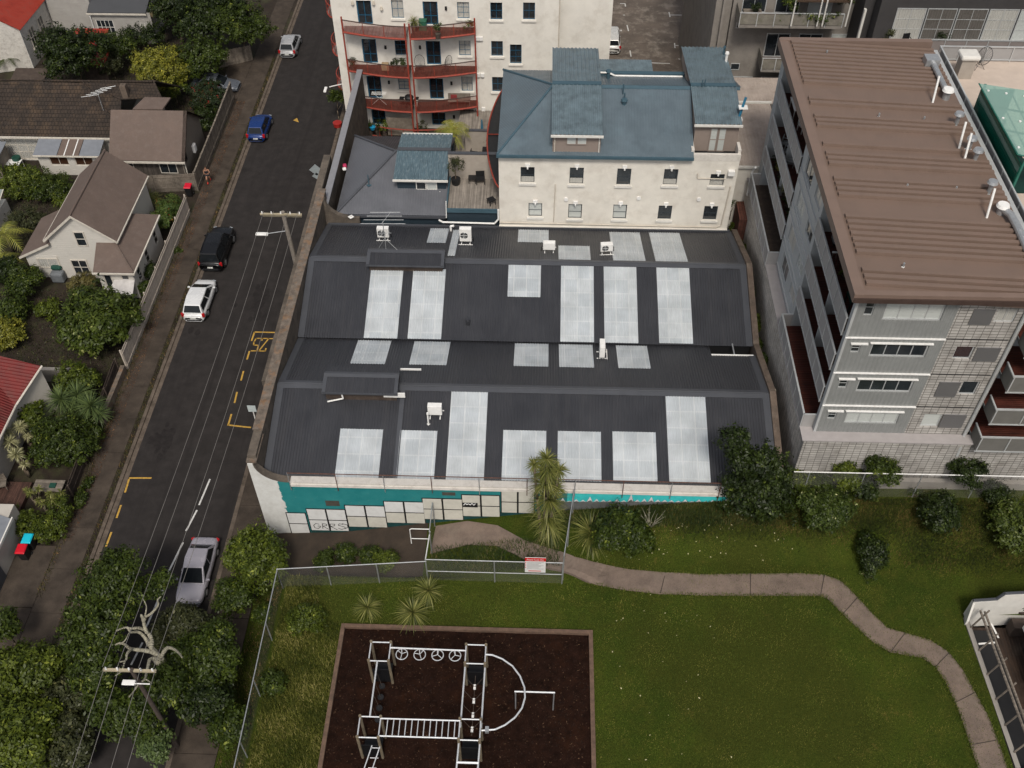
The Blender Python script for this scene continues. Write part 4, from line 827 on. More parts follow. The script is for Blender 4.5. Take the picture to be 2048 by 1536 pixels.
# main roof
R1 = (.7, 64.1, 14.05); EZ = 11.85; XL, XR = -3.1, 10.45
def sheet(name, o, u, dv, wd, m, par, pitch=.2, amp=.014, prof='sin'):
    mb = MB(); corr(mb, o, u, dv, wd, Vector(dv).length, pitch, amp, prof=prof); return mb.build(name, m, par, smooth=(prof == 'sin'))
def tri_corr(pts_fn, x0, x1, pitch, amp, n4=4):
    # ribbed sheet clipped between two curves: pts_fn(x)->(low point, high point)
    k = max(1, round((x1-x0)/pitch))*n4; lo, hi = [], []
    for i in range(k+1):
        x = x0+(x1-x0)*i/k; a, b = pts_fn(x); h = amp*math.cos(2*PI*i/n4); lo.append((a[0], a[1], a[2]+h)); hi.append((b[0], b[1], b[2]+h))
    return MB().add(lo+hi, [(i, i+1, k+2+i, k+1+i) for i in range(k)])
tri_corr(lambda x: ((x, YB-.25, EZ), (x, YB-.25+(64.1-YB+.25)*min(1, (x-XL)/(R1[0]-XL)), EZ+(R1[2]-EZ)*min(1, (x-XL)/(R1[0]-XL)))), XL, XR, .2, .014).build('roof_front', blue_roof, cb, smooth=True)
tri_corr(lambda x: ((x, 69.9, EZ), (x, 69.9-(69.9-64.1)*min(1, (x-XL)/(R1[0]-XL)), EZ+(R1[2]-EZ)*min(1, (x-XL)/(R1[0]-XL)))), XL, 14.0, .2, .014).build('roof_back', blue_roof, cb, smooth=True)
g = tri_corr(lambda y: ((XL, y, EZ), (R1[0]-(R1[0]-XL)*(1-min(1, (y-YB+.25)/(64.1-YB+.25), (69.9-y)/(69.9-64.1))), y, EZ+(R1[2]-EZ)*min(1, (y-YB+.25)/(64.1-YB+.25), (69.9-y)/(69.9-64.1)))), YB-.25, 69.9, .2, .014)
g.build('roof_hip', blue_roof, cb, smooth=True)
b = MB(); b.cyl((XL, YB-.22, EZ+.02), (R1[0], 64.1, 14.08), .09, n=8); b.cyl((XL, 69.9, EZ+.02), (R1[0], 64.1, 14.08), .09, n=8); b.slab([(R1[0], 63.85, 13.98), (13.9, 63.85, 13.98), (13.9, 64.1, 14.1), (R1[0], 64.1, 14.1)], .03); b.slab([(R1[0], 64.104, 14.1), (13.9, 64.104, 14.1), (13.9, 64.35, 13.98), (R1[0], 64.35, 13.98)], .03); b.build('ridge_cap', blue_trim, cb)
MB().box(XL-.05, YB-.42, EZ-.16, XR, YB-.26, EZ+.02).build('gutter', blue_trim, cb)
b = MB(); b.box(4.1, 68.0, 12.3, 10.5, 68.4, 12.75); b.build('rear_parapet', blue_trim, cb)
MB().tube([(4.0, 67.95, 12.85), (4.8, 67.95, 12.85), (5.3, 67.7, 12.75), (10.3, 67.7, 12.75)], .07).build('white_rail', white_metal, cb)
sheet('rear_lean_to', (4.2, 70.1, 11.6), (1, 0, 0), (0, 2.2, -.1), 4.2, blue_worn, cb)
# dormers
def dormer(x0, x1, yf, zb_, zf, m, back=70.6):
    zr = 14.22; d = MB(); d.box(x0+.1, yf, zb_, x1-.1, 64.0, zf-.08); d.box(x0+.1, 64.0, 12.5, x1-.1, back-.3, 13.2)
    do = d.build('dormer', taupe, cb)
    s_ = sheet('dormer_roof', (x0, yf-.25, zf), (1, 0, 0), (0, 64.1-yf+.25, zr-zf), x1-x0, m, do, .3, .03, 'box'); sheet('dormer_roof', (x0, back, 13.35), (1, 0, 0), (0, 64.1-back, zr-13.35), x1-x0, m, do, .3, .03, 'box')
    b = MB(); b.box(x0, 63.9, zr-.02, x1, 64.3, zr+.05); b.build('dormer_ridge', blue_trim, do); MB().box(x0-.05, yf-.38, zf-.16, x1+.05, yf-.26, zf-.02).build('dormer_gutter', win_wh, do)
    return do
d1 = dormer(.62, 4.1, YB+.05, 11.9, 13.5, blue_worn)
A, B = WY(1133, 273, YB+.05), WY(1175, 289, YB+.05)
for i in range(2): window(d1, (A.x+i*.72, YB+.05, B.z), (1, 0, 0), (0, -1, 0), (0, .7, 0, .62), -.02, taupe, blind, 1, 1, .06)
MB().tube([(.85, YB-.02, 13.3), (.85, YB-.02, 12.0)], .04).build('downpipe', tan, d1); MB().tube([(3.9, YB-.02, 13.3), (3.9, YB-.02, 12.0)], .04).build('downpipe', win_wh, d1)
d2 = dormer(10.4, 13.6, 60.1, 11.2, 13.75, blue_worn, 71)
for i in range(2): window(d2, (11.55+i*.58, 60.1, 11.45), (1, 0, 0), (0, -1, 0), (0, .55, 0, 1.9), -.02, taupe, blind, 1, 2, .07)
MB().box(10.5, YB+.2, 11.35, 13.5, 60.09, 11.45).build('balcony_floor', black_m, d2)
b = MB(); b.box(10.4, YB-.02, 11.45, 13.7, YB+.2, 11.95); b.box(10.3, YB+.2, 11.4, 10.5, 60.1, 12.2); b.box(13.5, YB+.2, 11.4, 13.7, 60.1, 12.2); b.build('balcony_parapet', white_paint, d2)
def pr(lab, px, py, z, h, r, m=blue_trim, cap=None): flue('roof_vent', lab, 'roof vent', tuple(W(px, py, z)), h, r, cap if cap is not None else r*1.6, m=m, boot=False, group='vents on the blue roof')
pr('dark blue capped vent on the back slope of the blue roof', 1216, 160, 12.9, .7, .13); pr('dark blue capped vent standing on the front slope of the blue roof', 1247, 222, 12.9, .85, .15)
pr('thin dark rod vent above the capped vent, front blue slope', 1248, 206, 13.4, .8, .05, cap=0); pr('thin dark rod vent just below the blue ridge', 1246, 186, 13.9, .7, .05, cap=0)
pr('white capped vent on the turquoise edge of the right dormer', 1452, 122, 13.7, .6, .1, white_metal); pr('short dark blue vent at the top of the right dormer roof', 1447, 110, 13.5, .6, .07, cap=.1)
pr('left of two thin black flues at the right dormer ridge', 1404, 172, 14.25, .5, .04, cap=0); pr('right of two thin black flues at the right dormer ridge', 1409, 172, 14.25, .5, .04, cap=0)
t = thing('flue_pipe', 'blue flue pipe held by white brackets at the right edge of the blue roof', 'flue', tuple(W(1477, 238, 13.6))); q = W(1477, 238, 13.6); MB().cyl(tuple(q), (q.x+.3, q.y+.3, q.z+1.5), .09).build('pipe', mat('blue_pipe', (.02, .13, .22), .5), t); b = MB(); b.box(q.x-.25, q.y-.2, q.z-.1, q.x+.25, q.y+.2, q.z+.05); b.box(q.x-.1, q.y-.1, q.z+.8, q.x+.5, q.y+.4, q.z+.86); b.build('bracket', white_metal, t)
# curved balconies on its left flank
def curved(par, x0, x1, yc, dep, z, m, rim, sgn):
    pass
red_m = mat('rust_red_steel', (.26, .045, .028), .6, .25, 5, stain=(.12, .03, .022), stsc=3, stamt=.5); deck_br = mat('brown_decking', (.055, .027, .02), .8, .3, 2, kind='plank', ks=2.2, ax='Z')
for (y0, y1, lab) in ((58.95, 65.6, 'near'), (65.62, 72.5, 'far')):
    t = MB(); n_ = 14; arc = [(-3.06-1.12*math.sin(PI*(y0+(y1-y0)*i/n_-58.95)/13.55)**.75, y0+(y1-y0)*i/n_) for i in range(n_+1)] if True else 0; arc = [(a_.real if isinstance(a_, complex) else a_, c_) for a_, c_ in arc]
    t.prism(arc+[(-3.06, y1), (-3.06, y0)], 8.7, 8.85); o = t.build('side_balcony', black_m, cb)
    r = MB(); r.tube([(x, y, 8.9) for x, y in arc], .06); r.cyl((-3.06, 65.61, 8.9), (arc[0][0] if y0 > 60 else arc[-1][0], 65.61, 8.9), .05); r.build('rim', red_m, o)
# ======================= DARK HIP ROOFED WING =======================
dw = thing('hip_roof_wing', 'dark grey hipped corrugated roof wing between the street and the deck', 'building', (-11, 59, 0))
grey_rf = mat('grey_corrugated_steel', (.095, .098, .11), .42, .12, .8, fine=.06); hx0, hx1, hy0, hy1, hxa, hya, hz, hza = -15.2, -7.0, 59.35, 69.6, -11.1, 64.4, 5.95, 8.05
ff = lambda x: min(1, (x-hx0)/(hxa-hx0))
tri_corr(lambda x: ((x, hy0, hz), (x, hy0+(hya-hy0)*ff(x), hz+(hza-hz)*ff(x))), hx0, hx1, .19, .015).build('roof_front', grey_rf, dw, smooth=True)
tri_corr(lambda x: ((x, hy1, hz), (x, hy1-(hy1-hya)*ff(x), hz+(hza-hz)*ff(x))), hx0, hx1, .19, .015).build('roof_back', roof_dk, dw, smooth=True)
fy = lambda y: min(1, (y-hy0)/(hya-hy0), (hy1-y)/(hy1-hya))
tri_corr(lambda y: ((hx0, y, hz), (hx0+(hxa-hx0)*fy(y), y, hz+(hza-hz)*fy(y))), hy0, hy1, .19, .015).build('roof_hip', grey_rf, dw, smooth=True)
b = MB(); b.cyl((hx0, hy0, hz+.03), (hxa, hya, hza+.05), .1); b.cyl((hx0, hy1, hz+.03), (hxa, hya, hza+.05), .1); b.cyl((hxa, hya, hza+.08), (hx1, hya, hza+.08), .1); b.build('hip_cap', roof_flash, dw)
MB().box(hx0+.3, hy0-.14, hz-.2, hx1, hy0-.02, hz-.02).build('gutter', roof_flash, dw)
MB().box(hx0+.4, hy0+.1, 0, hx1-.1, hy1-.1, hz-.1).build('wall', mat('navy_cladding', (.02, .033, .045), .6, .15), dw)
for px, py, z in ((738, 370, 6.9), (702, 434, 6.0), (880, 386, 6.6)): q = W(px, py, z); b = MB(); b.obox((q.x, q.y, q.z), .34, .34, .03, PI/4); b.cyl(tuple(q), (q.x, q.y, q.z+(.9 if px == 738 else .15)), .04); b.build('roof_vent', white_metal if px != 738 else blue_trim, dw)
# blue dormer on it
yf, yb_, zf = 61.35, 67.1, 7.85; d = MB(); d.box(-10.75, yf+.1, 6.3, -7.1, yb_-.2, zf-.1); do = d.build('dormer', mat('navy_cladding', (.02, .033, .045)), dw)
blue_scr = mat('scuffed_blue_roof_steel', (.075, .115, .138), .5, .2, 1.5, streak=(5, 1.3, 1), stain=(.27, .33, .35), stsc=1.6, stamt=.6, fine=.15); sheet('dormer_roof', (-10.95, yf-.2, zf), (1, 0, 0), (0, hya-yf+.2, .42), 4.0, blue_scr, do, .28, .03, 'box'); sheet('dormer_roof', (-10.95, yb_, zf), (1, 0, 0), (0, hya-yb_, .42), 4.0, blue_scr, do, .28, .03, 'box')
b = MB(); b.box(-10.95, hya-.18, 8.27, -6.9, hya+.18, 8.33); b.build('ridge_cap', roof_flash, do); b = MB(); b.box(-11.0, yf-.33, zf-.14, -6.9, yf-.21, zf-.01); b.box(-10.9, yb_+.02, zf-.08, -7, yb_+.1, zf+.04); b.build('gutter', win_wh, do)
for i in range(2): window(do, (-9.35+i*.8, yf+.1, 6.75), (1, 0, 0), (0, -1, 0), (0, .78, 0, .72), -.02, win_wh, glass_dk if not i else blind, 1, 1, .07)
# street parapet beside it
t = thing('parapet_wall', 'dark wall with a pale metal cap running along the street behind the warehouse', 'wall', (-15.9, 68, 0)); MB().box(-16.1, 59.4, 0, -15.75, 78.5, 6.6).build('wall_body', concrete_wall, t); MB().box(-16.2, 59.35, 6.6, -15.7, 78.6, 6.7).build('cap', mat('pale_metal_cap', (.20, .20, .215), .45, .1), t)
q = W(689, 340, 5.95); t = thing('plastic_bag', 'pink and white bag lying in the gutter behind the metal capped wall', 'bag', tuple(q)); b = MB(); b.obox((q.x, q.y, q.z), .3, .3, .2, .3); b.build('white_side', white_metal, t, bevel=.08); b = MB(); b.obox((q.x-.02, q.y+.35, q.z), .3, .35, .28, .2); b.build('pink_side', mat('pink_plastic', (.4, .03, .09), .5), t, bevel=.08)
# ======================= ROOF DECK =======================
dk = thing('roof_deck', 'grey timber roof deck between the blue dormer and the cream building', 'deck', (-5, 60, 5))
deck_g = mat('grey_decking', (.20, .175, .15), .85, .2, 2, kind='plank', ks=2.6, ax='Z', fine=.1); YD = 59.15
MB().box(-6.85, YD, 6.62, -3.1, 63.0, 6.70).build('decking', deck_g, dk); MB().box(-6.95, YD-.12, 6.5, -3.08, YD-.002, 6.82).build('fascia', blue_trim, dk); MB().box(-6.97, YD, 6.5, -6.86, 62.9, 6.95).build('side_fascia', blue_trim, dk)
MB().box(-6.9, YD+.05, 4.5, -3.1, YD+.15, 6.5).build('under_wall', mat('navy_cladding', (.02, .033, .045)), dk)
MB().tube([(-7.5, YD-.3, 5.95), (-7.2, YD-.3, 5.75), (-3.4, YD-.3, 5.7), (-3.1, YD-.3, 6.1), (-3.1, YD-.3, 7.0)], .07, 8).build('white_pipe', white_metal, dk)
MB().tube([(-6.95, YD-.1, 6.0), (-6.9, YD-.1, 7.5)], .04).build('white_pipe', white_metal, dk)
MB().box(-7.0, 63.0, 4, -3.1, 63.2, 8.85).build('back_wall', mat('beige_plaster', (.33, .29, .25), .8, .1), dk)
MB().box(-7.0, 62.95, 8.86, -3.1, 63.25, 8.93).build('wall_capping', roof_flash, dk)
def plain(name, label, cat, pos, parts, rz=0, group=None):
    # furniture: parts are (name, [boxes], material), boxes in local metres
    t = thing(name, label, cat, pos, group)
    for nm, bx_, m in parts:
        mb = MB()
        for q in bx_: mb.box(*q)
        o = mb.build(nm, m); o.parent = t
    t.rotation_euler = (0, 0, rz); return t
def legs(w_, d_, h_, r=.025): return [(sx*w_/2-r, sy*d_/2-r, 0, sx*w_/2+r, sy*d_/2+r, h_) for sx in (-1, 1) for sy in (-1, 1)]
def table(label, pos, w_, d_, h_, m, rz=0, name='table', cat='table'):
    return plain(name, label, cat, pos, [('table_top', [(-w_/2-.05, -d_/2-.05, h_, w_/2+.05, d_/2+.05, h_+.04)], m)]+[('leg', [l], m) for l in legs(w_, d_, h_)], rz)
def chair(label, pos, m, rz=0, name='chair', w_=.55, cat='chair'):
    return plain(name, label, cat, pos, [('seat', [(-w_/2, -.27, .4, w_/2, .25, .45)], m), ('backrest', [(-w_/2, .25, .45, w_/2, .29, .9)], m), ('arm', [(-w_/2, -.25, .6, -w_/2+.05, .25, .64)], m), ('arm', [(w_/2-.05, -.25, .6, w_/2, .25, .64)], m)]+[('leg', [l], m) for l in legs(w_-.05, .5, .4)], rz)
q = W(945, 364, 6.7); table('small black side table beside the deck armchair', tuple(q), .5, .45, .4, black_m); q = W(961, 366, 6.7); chair('black outdoor armchair near the curved red rim on the deck', tuple(q), black_m, .1, w_=.65)
q = W(983, 408, 6.7); table('small black stool at the front right corner of the deck', tuple(q), .42, .42, .42, black_m, .6, 'stool', 'stool')
q = W(912, 368, 6.7); t = thing('potted_tree', 'small leafy tree in a round black pot on the deck', 'potted plant', tuple(q)); b = MB(); b.cyl(tuple(q), (q.x, q.y, q.z+.5), .28, .36, 14); b.build('pot', black_m, t); MB().cyl((q.x, q.y, q.z+.4), (q.x, q.y, q.z+1.3), .035).build('trunk', bark_m, t); leaves('crown', [(q.x, q.y, q.z+1.75, .62, .62, .55)], 500, .10, L_OLIVE, t, fill=.7)
# lower patio with palms
MB_ = MB(); MB_.box(-7.5, 66.5, 1.9, -1.5, 79.9, 2.0); struct('patio', MB_, deck_g)
t = thing('patio_wall', 'pale block wall round the patio under the balconies', 'wall', (-4.5, 73, 2)); MB().box(-6.6, 73.5, 2.0, -1.6, 73.7, 4.0).build('wall_body', mat('beige_plaster', (.33, .29, .25)), t); MB().box(-6.65, 73.45, 4.0, -1.55, 73.75, 4.08).build('cap', roof_flash, t)
# ======================= TALL WHITE BALCONIED BLOCK =======================
YT = 80.0; bl = thing('apartment_block', 'tall warm white rendered block with curved rust red balconies over the street', 'apartment building', (-8, YT, 0))
Q = lambda x, y: WY(x, y, YT)
wins = [('d', (718, 1), (740, 49)), ('w', (783, 0), (807, 37)), ('d', (850, 3), (872, 50)), ('w', (915, 4), (938, 38)), ('w', (981, 5), (1004, 40)), ('w', (1047, 5), (1069, 40)),
        ('d', (725, 78), (754, 127)), ('w', (790, 81), (813, 111)), ('d', (854, 82), (880, 130)), ('w', (917, 81), (942, 112)), ('w', (981, 82), (1007, 113)), ('w', (1021, 89), (1042, 128)),
        ('d', (735, 152), (763, 197)), ('w', (798, 157), (818, 180)), ('d', (860, 157), (886, 199)), ('w', (922, 153), (946, 183)), ('w', (983, 154), (1008, 184)),
        ('d', (745, 219), (771, 256)), ('d', (866, 225), (889, 256)), ('w', (925, 219), (949, 247))]
base = Vector((-18.0, YT, 0)); hl = []; kk = 0
for ty, a, b in wins:
    A, B = Q(*a), Q(*b); wd = 1.25 if ty == 'd' else 1.0; cx = (A.x+B.x)/2
    hl.append((cx-wd/2+18, cx+wd/2+18, max(.3, B.z), A.z, ty)); 
mb = MB(); wall(mb, tuple(base), (1, 0, 0), (0, -1, 0), 19.3, 17, hl, .22); mb.box(-18, YT+.4, 0, -17.8, 100, 17); mb.box(-17.7, YT+.3, 0, 1.2, YT+.4, 16.9)
mb.box(1.3, 80.9, 0, 5.7, 100, 17); mb.build('wall', cream2, bl)
random.seed(3)
for h in hl:
    if h[4] == 'd': window(bl, tuple(base), (1, 0, 0), (0, -1, 0), h, .2, win_teal, glass_dk, 2, 2, .09, name='balcony_door', split=.35)
    else:
        f = window(bl, tuple(base), (1, 0, 0), (0, -1, 0), h, .2, win_teal, random.choice([glass_dk, curtain, glass_dk, glass_dk]), 2, 3 if random.random() < .5 else 2, .045, sill=cream2)
MB().tube([(1.22, YT-.05, 4), (1.22, YT-.05, 16.8)], .05).build('downpipe', tan, bl)
for px, py in ((955, 76), (962, 76), (956, 149), (965, 149), (967, 217)): q = Q(px, py); MB().box(q.x-.16, YT-.2, q.z-.15, q.x+.16, YT-.002, q.z+.15).build('vent_cowl', white_metal, bl)
for px, py in ((705, 3), (747, 3), (763, 14)): q = Q(px, py); MB().cyl((q.x, YT-.12, q.z-.18), (q.x, YT-.12, q.z+.1), .14, .08, 8).build('wall_lantern', tan, bl)
for px, py in ((771, 94), (840, 94), (778, 164), (903, 166), (908, 233), (892, 16)): q = Q(px, py); MB().box(q.x-.09, YT-.12, q.z-.15, q.x+.09, YT-.002, q.z+.15).build('wall_lamp', black_m, bl)
# curved balconies: one flat arc on plan from the left post to the right post
deckA = mat('weathered_decking', (.16, .13, .12), .85, .25, 2, kind='plank', ks=2.4, ax='Z'); 
xa, xm, xb = -17.05, -11.5, -5.87; 
def arcY(x): q = (x-xa)/(xb-xa); return YT-1.0-1.05*math.sin(PI*min(1, max(0, q)))
levels = [(9.98, deckA, deck_br), (6.38, deck_br, deck_br), (3.0, deck_br, deck_br)]
posts = [xa, xm-.12, xm+.25, xb]
for li, (z, ma, mb_) in enumerate(levels):
    for (x0, x1, m) in ((xa, xm-.12, ma), (xm+.25, xb, mb_)):
        n_ = 16; arc = [(x0+(x1-x0)*i/n_, arcY(x0+(x1-x0)*i/n_)) for i in range(n_+1)]
        b = MB(); b.prism(arc+[(x1, YT-.01), (x0, YT-.01)], z-.12, z); bo = b.build('balcony', m, bl)
        b = MB(); b.tube([(x, y, z-.06) for x, y in arc], .09, 6); b.build('edge_beam', red_m, bo)
        b = MB(); b.tube([(x, y, z+1.05) for x, y in arc], .045, 6); b.build('handrail', mat('dark_brown_rail', (.05, .025, .02), .6), bo)
        b = MB(); nb = int((x1-x0)/.09)
        for i in range(nb+1): x = x0+(x1-x0)*i/nb; b.cyl((x, arcY(x), z), (x, arcY(x), z+1.03), .015 if i % 20 else .035, n=4)
        b.build('balusters', red_m, bo)
b = MB()
for x in posts: b = MB(); b.cyl((x, arcY(x), -.1), (x, arcY(x), 11.3), .075, n=6); b.build('balcony_post', red_m, bl)
b = MB(); arc = [(xa+(xb-xa)*i/20, arcY(xa+(xb-xa)*i/20)) for i in range(21)]; b.tube([(x, y, 1.1) for x, y in arc], .06); b.tube([(x, y, .1) for x, y in arc], .06)
for i in range(0, 21, 2): b.cyl((arc[i][0], arc[i][1], .1), (arc[i][0], arc[i][1], 1.1), .03, n=4)
b.build('ground_rail', red_m, bl)
MB().box(-14.1, 78.6, .1, -11.7, 78.7, 1.9).build('timber_screen', timber_grey, bl)
# street side balconies seen end on
for z in (9.98, 6.38, 3.0, 13.5):
    b = MB(); n_ = 8; arc = [(-18.0-1.0*math.sin(PI*i/n_)**.6, 81.2+3.6*i/n_) for i in range(n_+1)]; b.prism(arc+[(-18.0, 84.8), (-18.0, 81.2)], z-.1, z); o = b.build('street_balcony', deckA, bl)
    b = MB(); b.tube([(x, y, z-.05) for x, y in arc], .07); b.tube([(x, y, z+1.0) for x, y in arc], .05)
    for x, y in arc[1::2]: b.cyl((x, y, z), (x, y, z+1), .03, n=4)
    b.build('rail', red_m, o)
random.seed(11)
# things on its balconies
def pot_plant(label, x, y, z, r, h, m=L_MID, potm=timber_dk, spk=False):
    t = thing('potted_plant', label, 'potted plant', (x, y, z), 'pot plants on the balconies'); b = MB(); b.cyl((x, y, z), (x, y, z+h*.35), r*.4, r*.5, 10); b.build('pot', potm, t)
    if spk: V, F, T = blades((x, y, z+h*.5), 60, r*1.4, .06); np_mesh('foliage', V, F, T, m, t)
    else: leaves('foliage', [(x, y, z+h*.7, r, r, h*.4)], 220, .11, m, t, fill=.8)
zt, zm, zl = 9.98, 6.38, 3.0
pot_plant('tall strappy pot plant on the top right balcony by its left end', -11.0, 79.3, zt, .6, 1.7, L_SPIKE, spk=True); pot_plant('low green pot plant at the right end of the top balcony', -6.35, 79.2, zt, .45, .9, L_LIGHT)
pot_plant('flowering climber spilling white blooms over the top balcony rail', -8.9, 78.05, zt, .5, 1.3, L_FLOWER_W)
t = thing('storage_box', 'green box against the wall on the top right balcony', 'box', (-10.3, 79.6, zt)); MB().box(-10.6, 79.3, zt, -10.0, 79.9, zt+.75).build('box_body', mat('green_box', (.02, .09, .055), .6), t); MB().box(-10.63, 79.27, zt+.75, -9.97, 79.93, zt+.8).build('lid', mat('green_box', (.02, .09, .055)), t)
for x, lab, m in ((-16.6, 'dry brown pot plant at the left end of the middle left balcony', L_OLIVE), (-13.0, 'dark leafy pot plant left of the middle post on the middle balcony', L_DARK), (-12.3, 'mid green pot plant nearest the centre post, middle balcony', L_MID)): pot_plant(lab, x, 79.1, zm, .4, 1.0, m)
t = thing('wooden_crate', 'pale wooden crate among pot plants on the middle left balcony', 'crate', (-13.8, 79.2, zm)); MB().box(-14.1, 79.0, zm, -13.5, 79.4, zm+.6).build('slats', mat('pale_wood', (.3, .22, .13), .8), t)
def egg_chair(label, x, y, z, rz):
    t = thing('string_chair', label, 'chair', (x, y, z), 'black string lounge chairs'); b = MB(); R_ = .5
    rim = [(R_*.9*math.cos(a*PI/10), .1+R_*.15*math.sin(a*PI/10)+.35*(math.sin(a*PI/10)*.5+.5), .75+R_*1.05*math.sin(a*PI/10)) for a in range(21)]; b.tube(rim, .02, 5); o = b.build('rim', black_m); o.parent = t
    b = MB(); c = (0, -.15, .45)
    for p in rim[:-1]: b.cyl(p, c, .009, n=4)
    o = b.build('strings', black_m); o.parent = t
    for a in range(3): b = MB(); b.cyl((0, -.1, .5), (.4*math.cos(a*2.1+.5), -.1+.4*math.sin(a*2.1+.5), 0), .015, n=5); o = b.build('leg', black_m); o.parent = t
    t.rotation_euler = (0, 0, rz)
egg_chair('left black string chair on the middle right balcony', -10.7, 79.0, zm, .3); egg_chair('right black string chair turned toward the door on the middle right balcony', -8.5, 79.1, zm, -.9)
t = thing('barbecue', 'black kettle barbecue with side shelves on the lower left balcony', 'barbecue', (-11.9, 78.7, zl)); b = MB(); 
for i in range(5): r0, r1 = .42*math.cos(i*PI/10), .42*math.cos((i+1)*PI/10); b.cyl((-11.9, 78.7, zl+.95+.28*math.sin(i*PI/10)), (-11.9, 78.7, zl+.95+.28*math.sin((i+1)*PI/10)), r0, max(.02, r1), 14)
b.build('lid', black_m, t); MB().cyl((-11.9, 78.7, zl+.72), (-11.9, 78.7, zl+.95), .3, .42, 14).build('bowl', black_m, t)
for s in (-1, 1): MB().box(-11.9+s*.45, 78.5, zl+.85, -11.9+s*.85, 78.95, zl+.9).build('side_shelf', black_m, t); MB().cyl((-11.9+s*.1, 78.7, zl+.75), (-11.9+s*.38, 78.6, zl), .02).build('leg', black_m, t)
q = (-7.5, 79.2, zl); plain('bench', 'slatted bench with a red cushion on the lower right balcony', 'bench', q, [('backrest', [(-1.0, .3, .4, 1.0, .36, .95)], timber_grey), ('seat', [(-1.0, -.2, .38, 1.0, .3, .44)], timber_grey), ('cushion', [(-.75, .1, .45, -.2, .28, .85)], mat('red_cushion', (.2, .03, .03), .9))]+[('leg', [l], timber_grey) for l in legs(1.8, .4, .38)])
t = thing('clothes_airer', 'white wire clothes airer at the left end of the lower left balcony', 'clothes airer', (-14.6, 79.3, zl)); b = MB()
for i in range(6): b.cyl((-15.3, 79.0+.1*i, zl+1.0), (-14.0, 79.0+.1*i, zl+1.0), .01, n=4)
b.build('rails', white_metal, t); b = MB(); b.tube([(-15.3, 79, zl), (-14.0, 79.5, zl+1.0)], .012); b.tube([(-14.0, 79, zl), (-15.3, 79.5, zl+1.0)], .012); b.build('legs', white_metal, t)
for i, (x, lab, m) in enumerate([(-16.3, 'bushy pot plant at the street end of the ground terrace', L_MID), (-15.0, 'tall leafy pot plant beside the ground terrace door', L_DARK), (-14.4, 'light green pot plant left of the timber screen', L_LIGHT), (-11.0, 'pale potted shrub right of the centre post on the ground terrace', L_OLIVE), (-6.1, 'drooping fern hanging by the right balcony post', L_MID), (-15.7, 'low clump of herbs in a planter on the ground terrace rail', L_MID)]): pot_plant(lab, x, 78.6, .05, .5, 1.4, m)
t = thing('blue_tub', 'bright blue tub among the plants on the ground terrace', 'tub', (-15.4, 78.6, .1)); MB().cyl((-15.4, 78.3, .9), (-15.4, 78.3, 1.2), .2, .3, 12).build('tub_body', mat('bright_blue_plastic', (.02, .28, .5), .4), t)
palm('palm', 'tall yellow green feathery palm on the patio beside the blue dormer', tuple(W(908, 300, 2.0)), 2.2, 2.0, 12); palm('palm', 'lower bushy palm in front at the end of the blue dormer roof', tuple(W(906, 335, 2.0)), 3.3, 1.5, 11)
q = W(950, 300, 2.0); pot_plant('dark fern against the curved red rim on the patio', q.x+1.1, q.y, 2, .6, 1.3, L_DARK)
t = thing('furled_umbrella', 'furled blue garden umbrella standing on the patio', 'umbrella', (-5.2, 74.5, 2.0)); MB().cyl((-5.2, 74.5, 2), (-5.2, 74.5, 4.5), .03).build('pole', steel, t); MB().cyl((-5.2, 74.5, 3.1), (-5.2, 74.5, 4.5), .16, .05, 10).build('folded_canopy', mat('blue_canvas', (.03, .12, .19), .8), t); MB().cyl((-5.2, 74.5, 2), (-5.2, 74.5, 2.1), .3, .25, 12).build('base', black_m, t)
table('round black patio table under the furled umbrella', (-4.6, 72.6, 2.0), .9, .9, .7, black_m); chair('black patio chair left of the patio table', (-5.8, 72.3, 2.0), black_m, 1.4)
q = W(684, 240, 0); t = plant('street_plants', 'tall bushy pot plants in red tubs at the street corner of the white block', 'potted plant', (q.x-.3, q.y, 0), .9, 3.2, L_MID, 700, .16, 3); MB().cyl((q.x-.2, q.y-1.2, .1), (q.x-.2, q.y-1.2, .5), .35, .42, 12).build('tub', mat('red_tub', (.3, .02, .015), .5), t)
# ======================= CAR PARK =======================
cpm = mat('car_park_concrete', (.11, .088, .072), .9, .35, .5, stain=(.30, .26, .22), stsc=.9, stamt=.7, bump=.01, fine=.25)
CZ = .6; b = MB(); y = 70
for i in range(8):
    for j in range(3): b.box(5.75+j*5.2, 71+i*6.0, CZ-.3, 5.75+j*5.2+5.17, 71+i*6.0+5.97, CZ)
b.box(5.75, 71, CZ-.32, 21.4, 119, CZ-.02); struct('car_park', b, cpm)
def cmark(pts):
    for a, b in pts:
        A, B = W(*a, CZ+.004), W(*b, CZ+.004); d = (B-A).normalized(); s = Vector((-d.y, d.x, 0))*.06; g = MB(); g.add([A-s, B-s, B+s, A+s], [(0, 1, 2, 3)]); tag(g.build('bay_marking', wht), kind='structure')
cmark([((1240, 7), (1250, 7)), ((1250, 7), (1251, 13)), ((1254, 50), (1257, 62)), ((1260, 101), (1262, 113)), ((1338, 24), (1340, 34)), ((1339, 30), (1374, 30)), ((1349, 86), (1350, 96)), ((1350, 91), (1386, 91)), ((1284, 125), (1340, 127)), ((1246, 30), (1250, 30)), ((1357, 117), (1360, 119))])
strip('planting_strip', W(1396, 60, CZ).x, W(1396, 60, CZ).x+3.2, 72, 125, 0, CZ+.12, mat('strip_grass', (.05, .085, .012), .9, .4, 1.2, bump=.05, bsc=10, fine=.4))
strip('kerb', W(1390, 60, CZ).x-.15, W(1390, 60, CZ).x+.1, 72, 125, 0, CZ+.2, kerb_m)
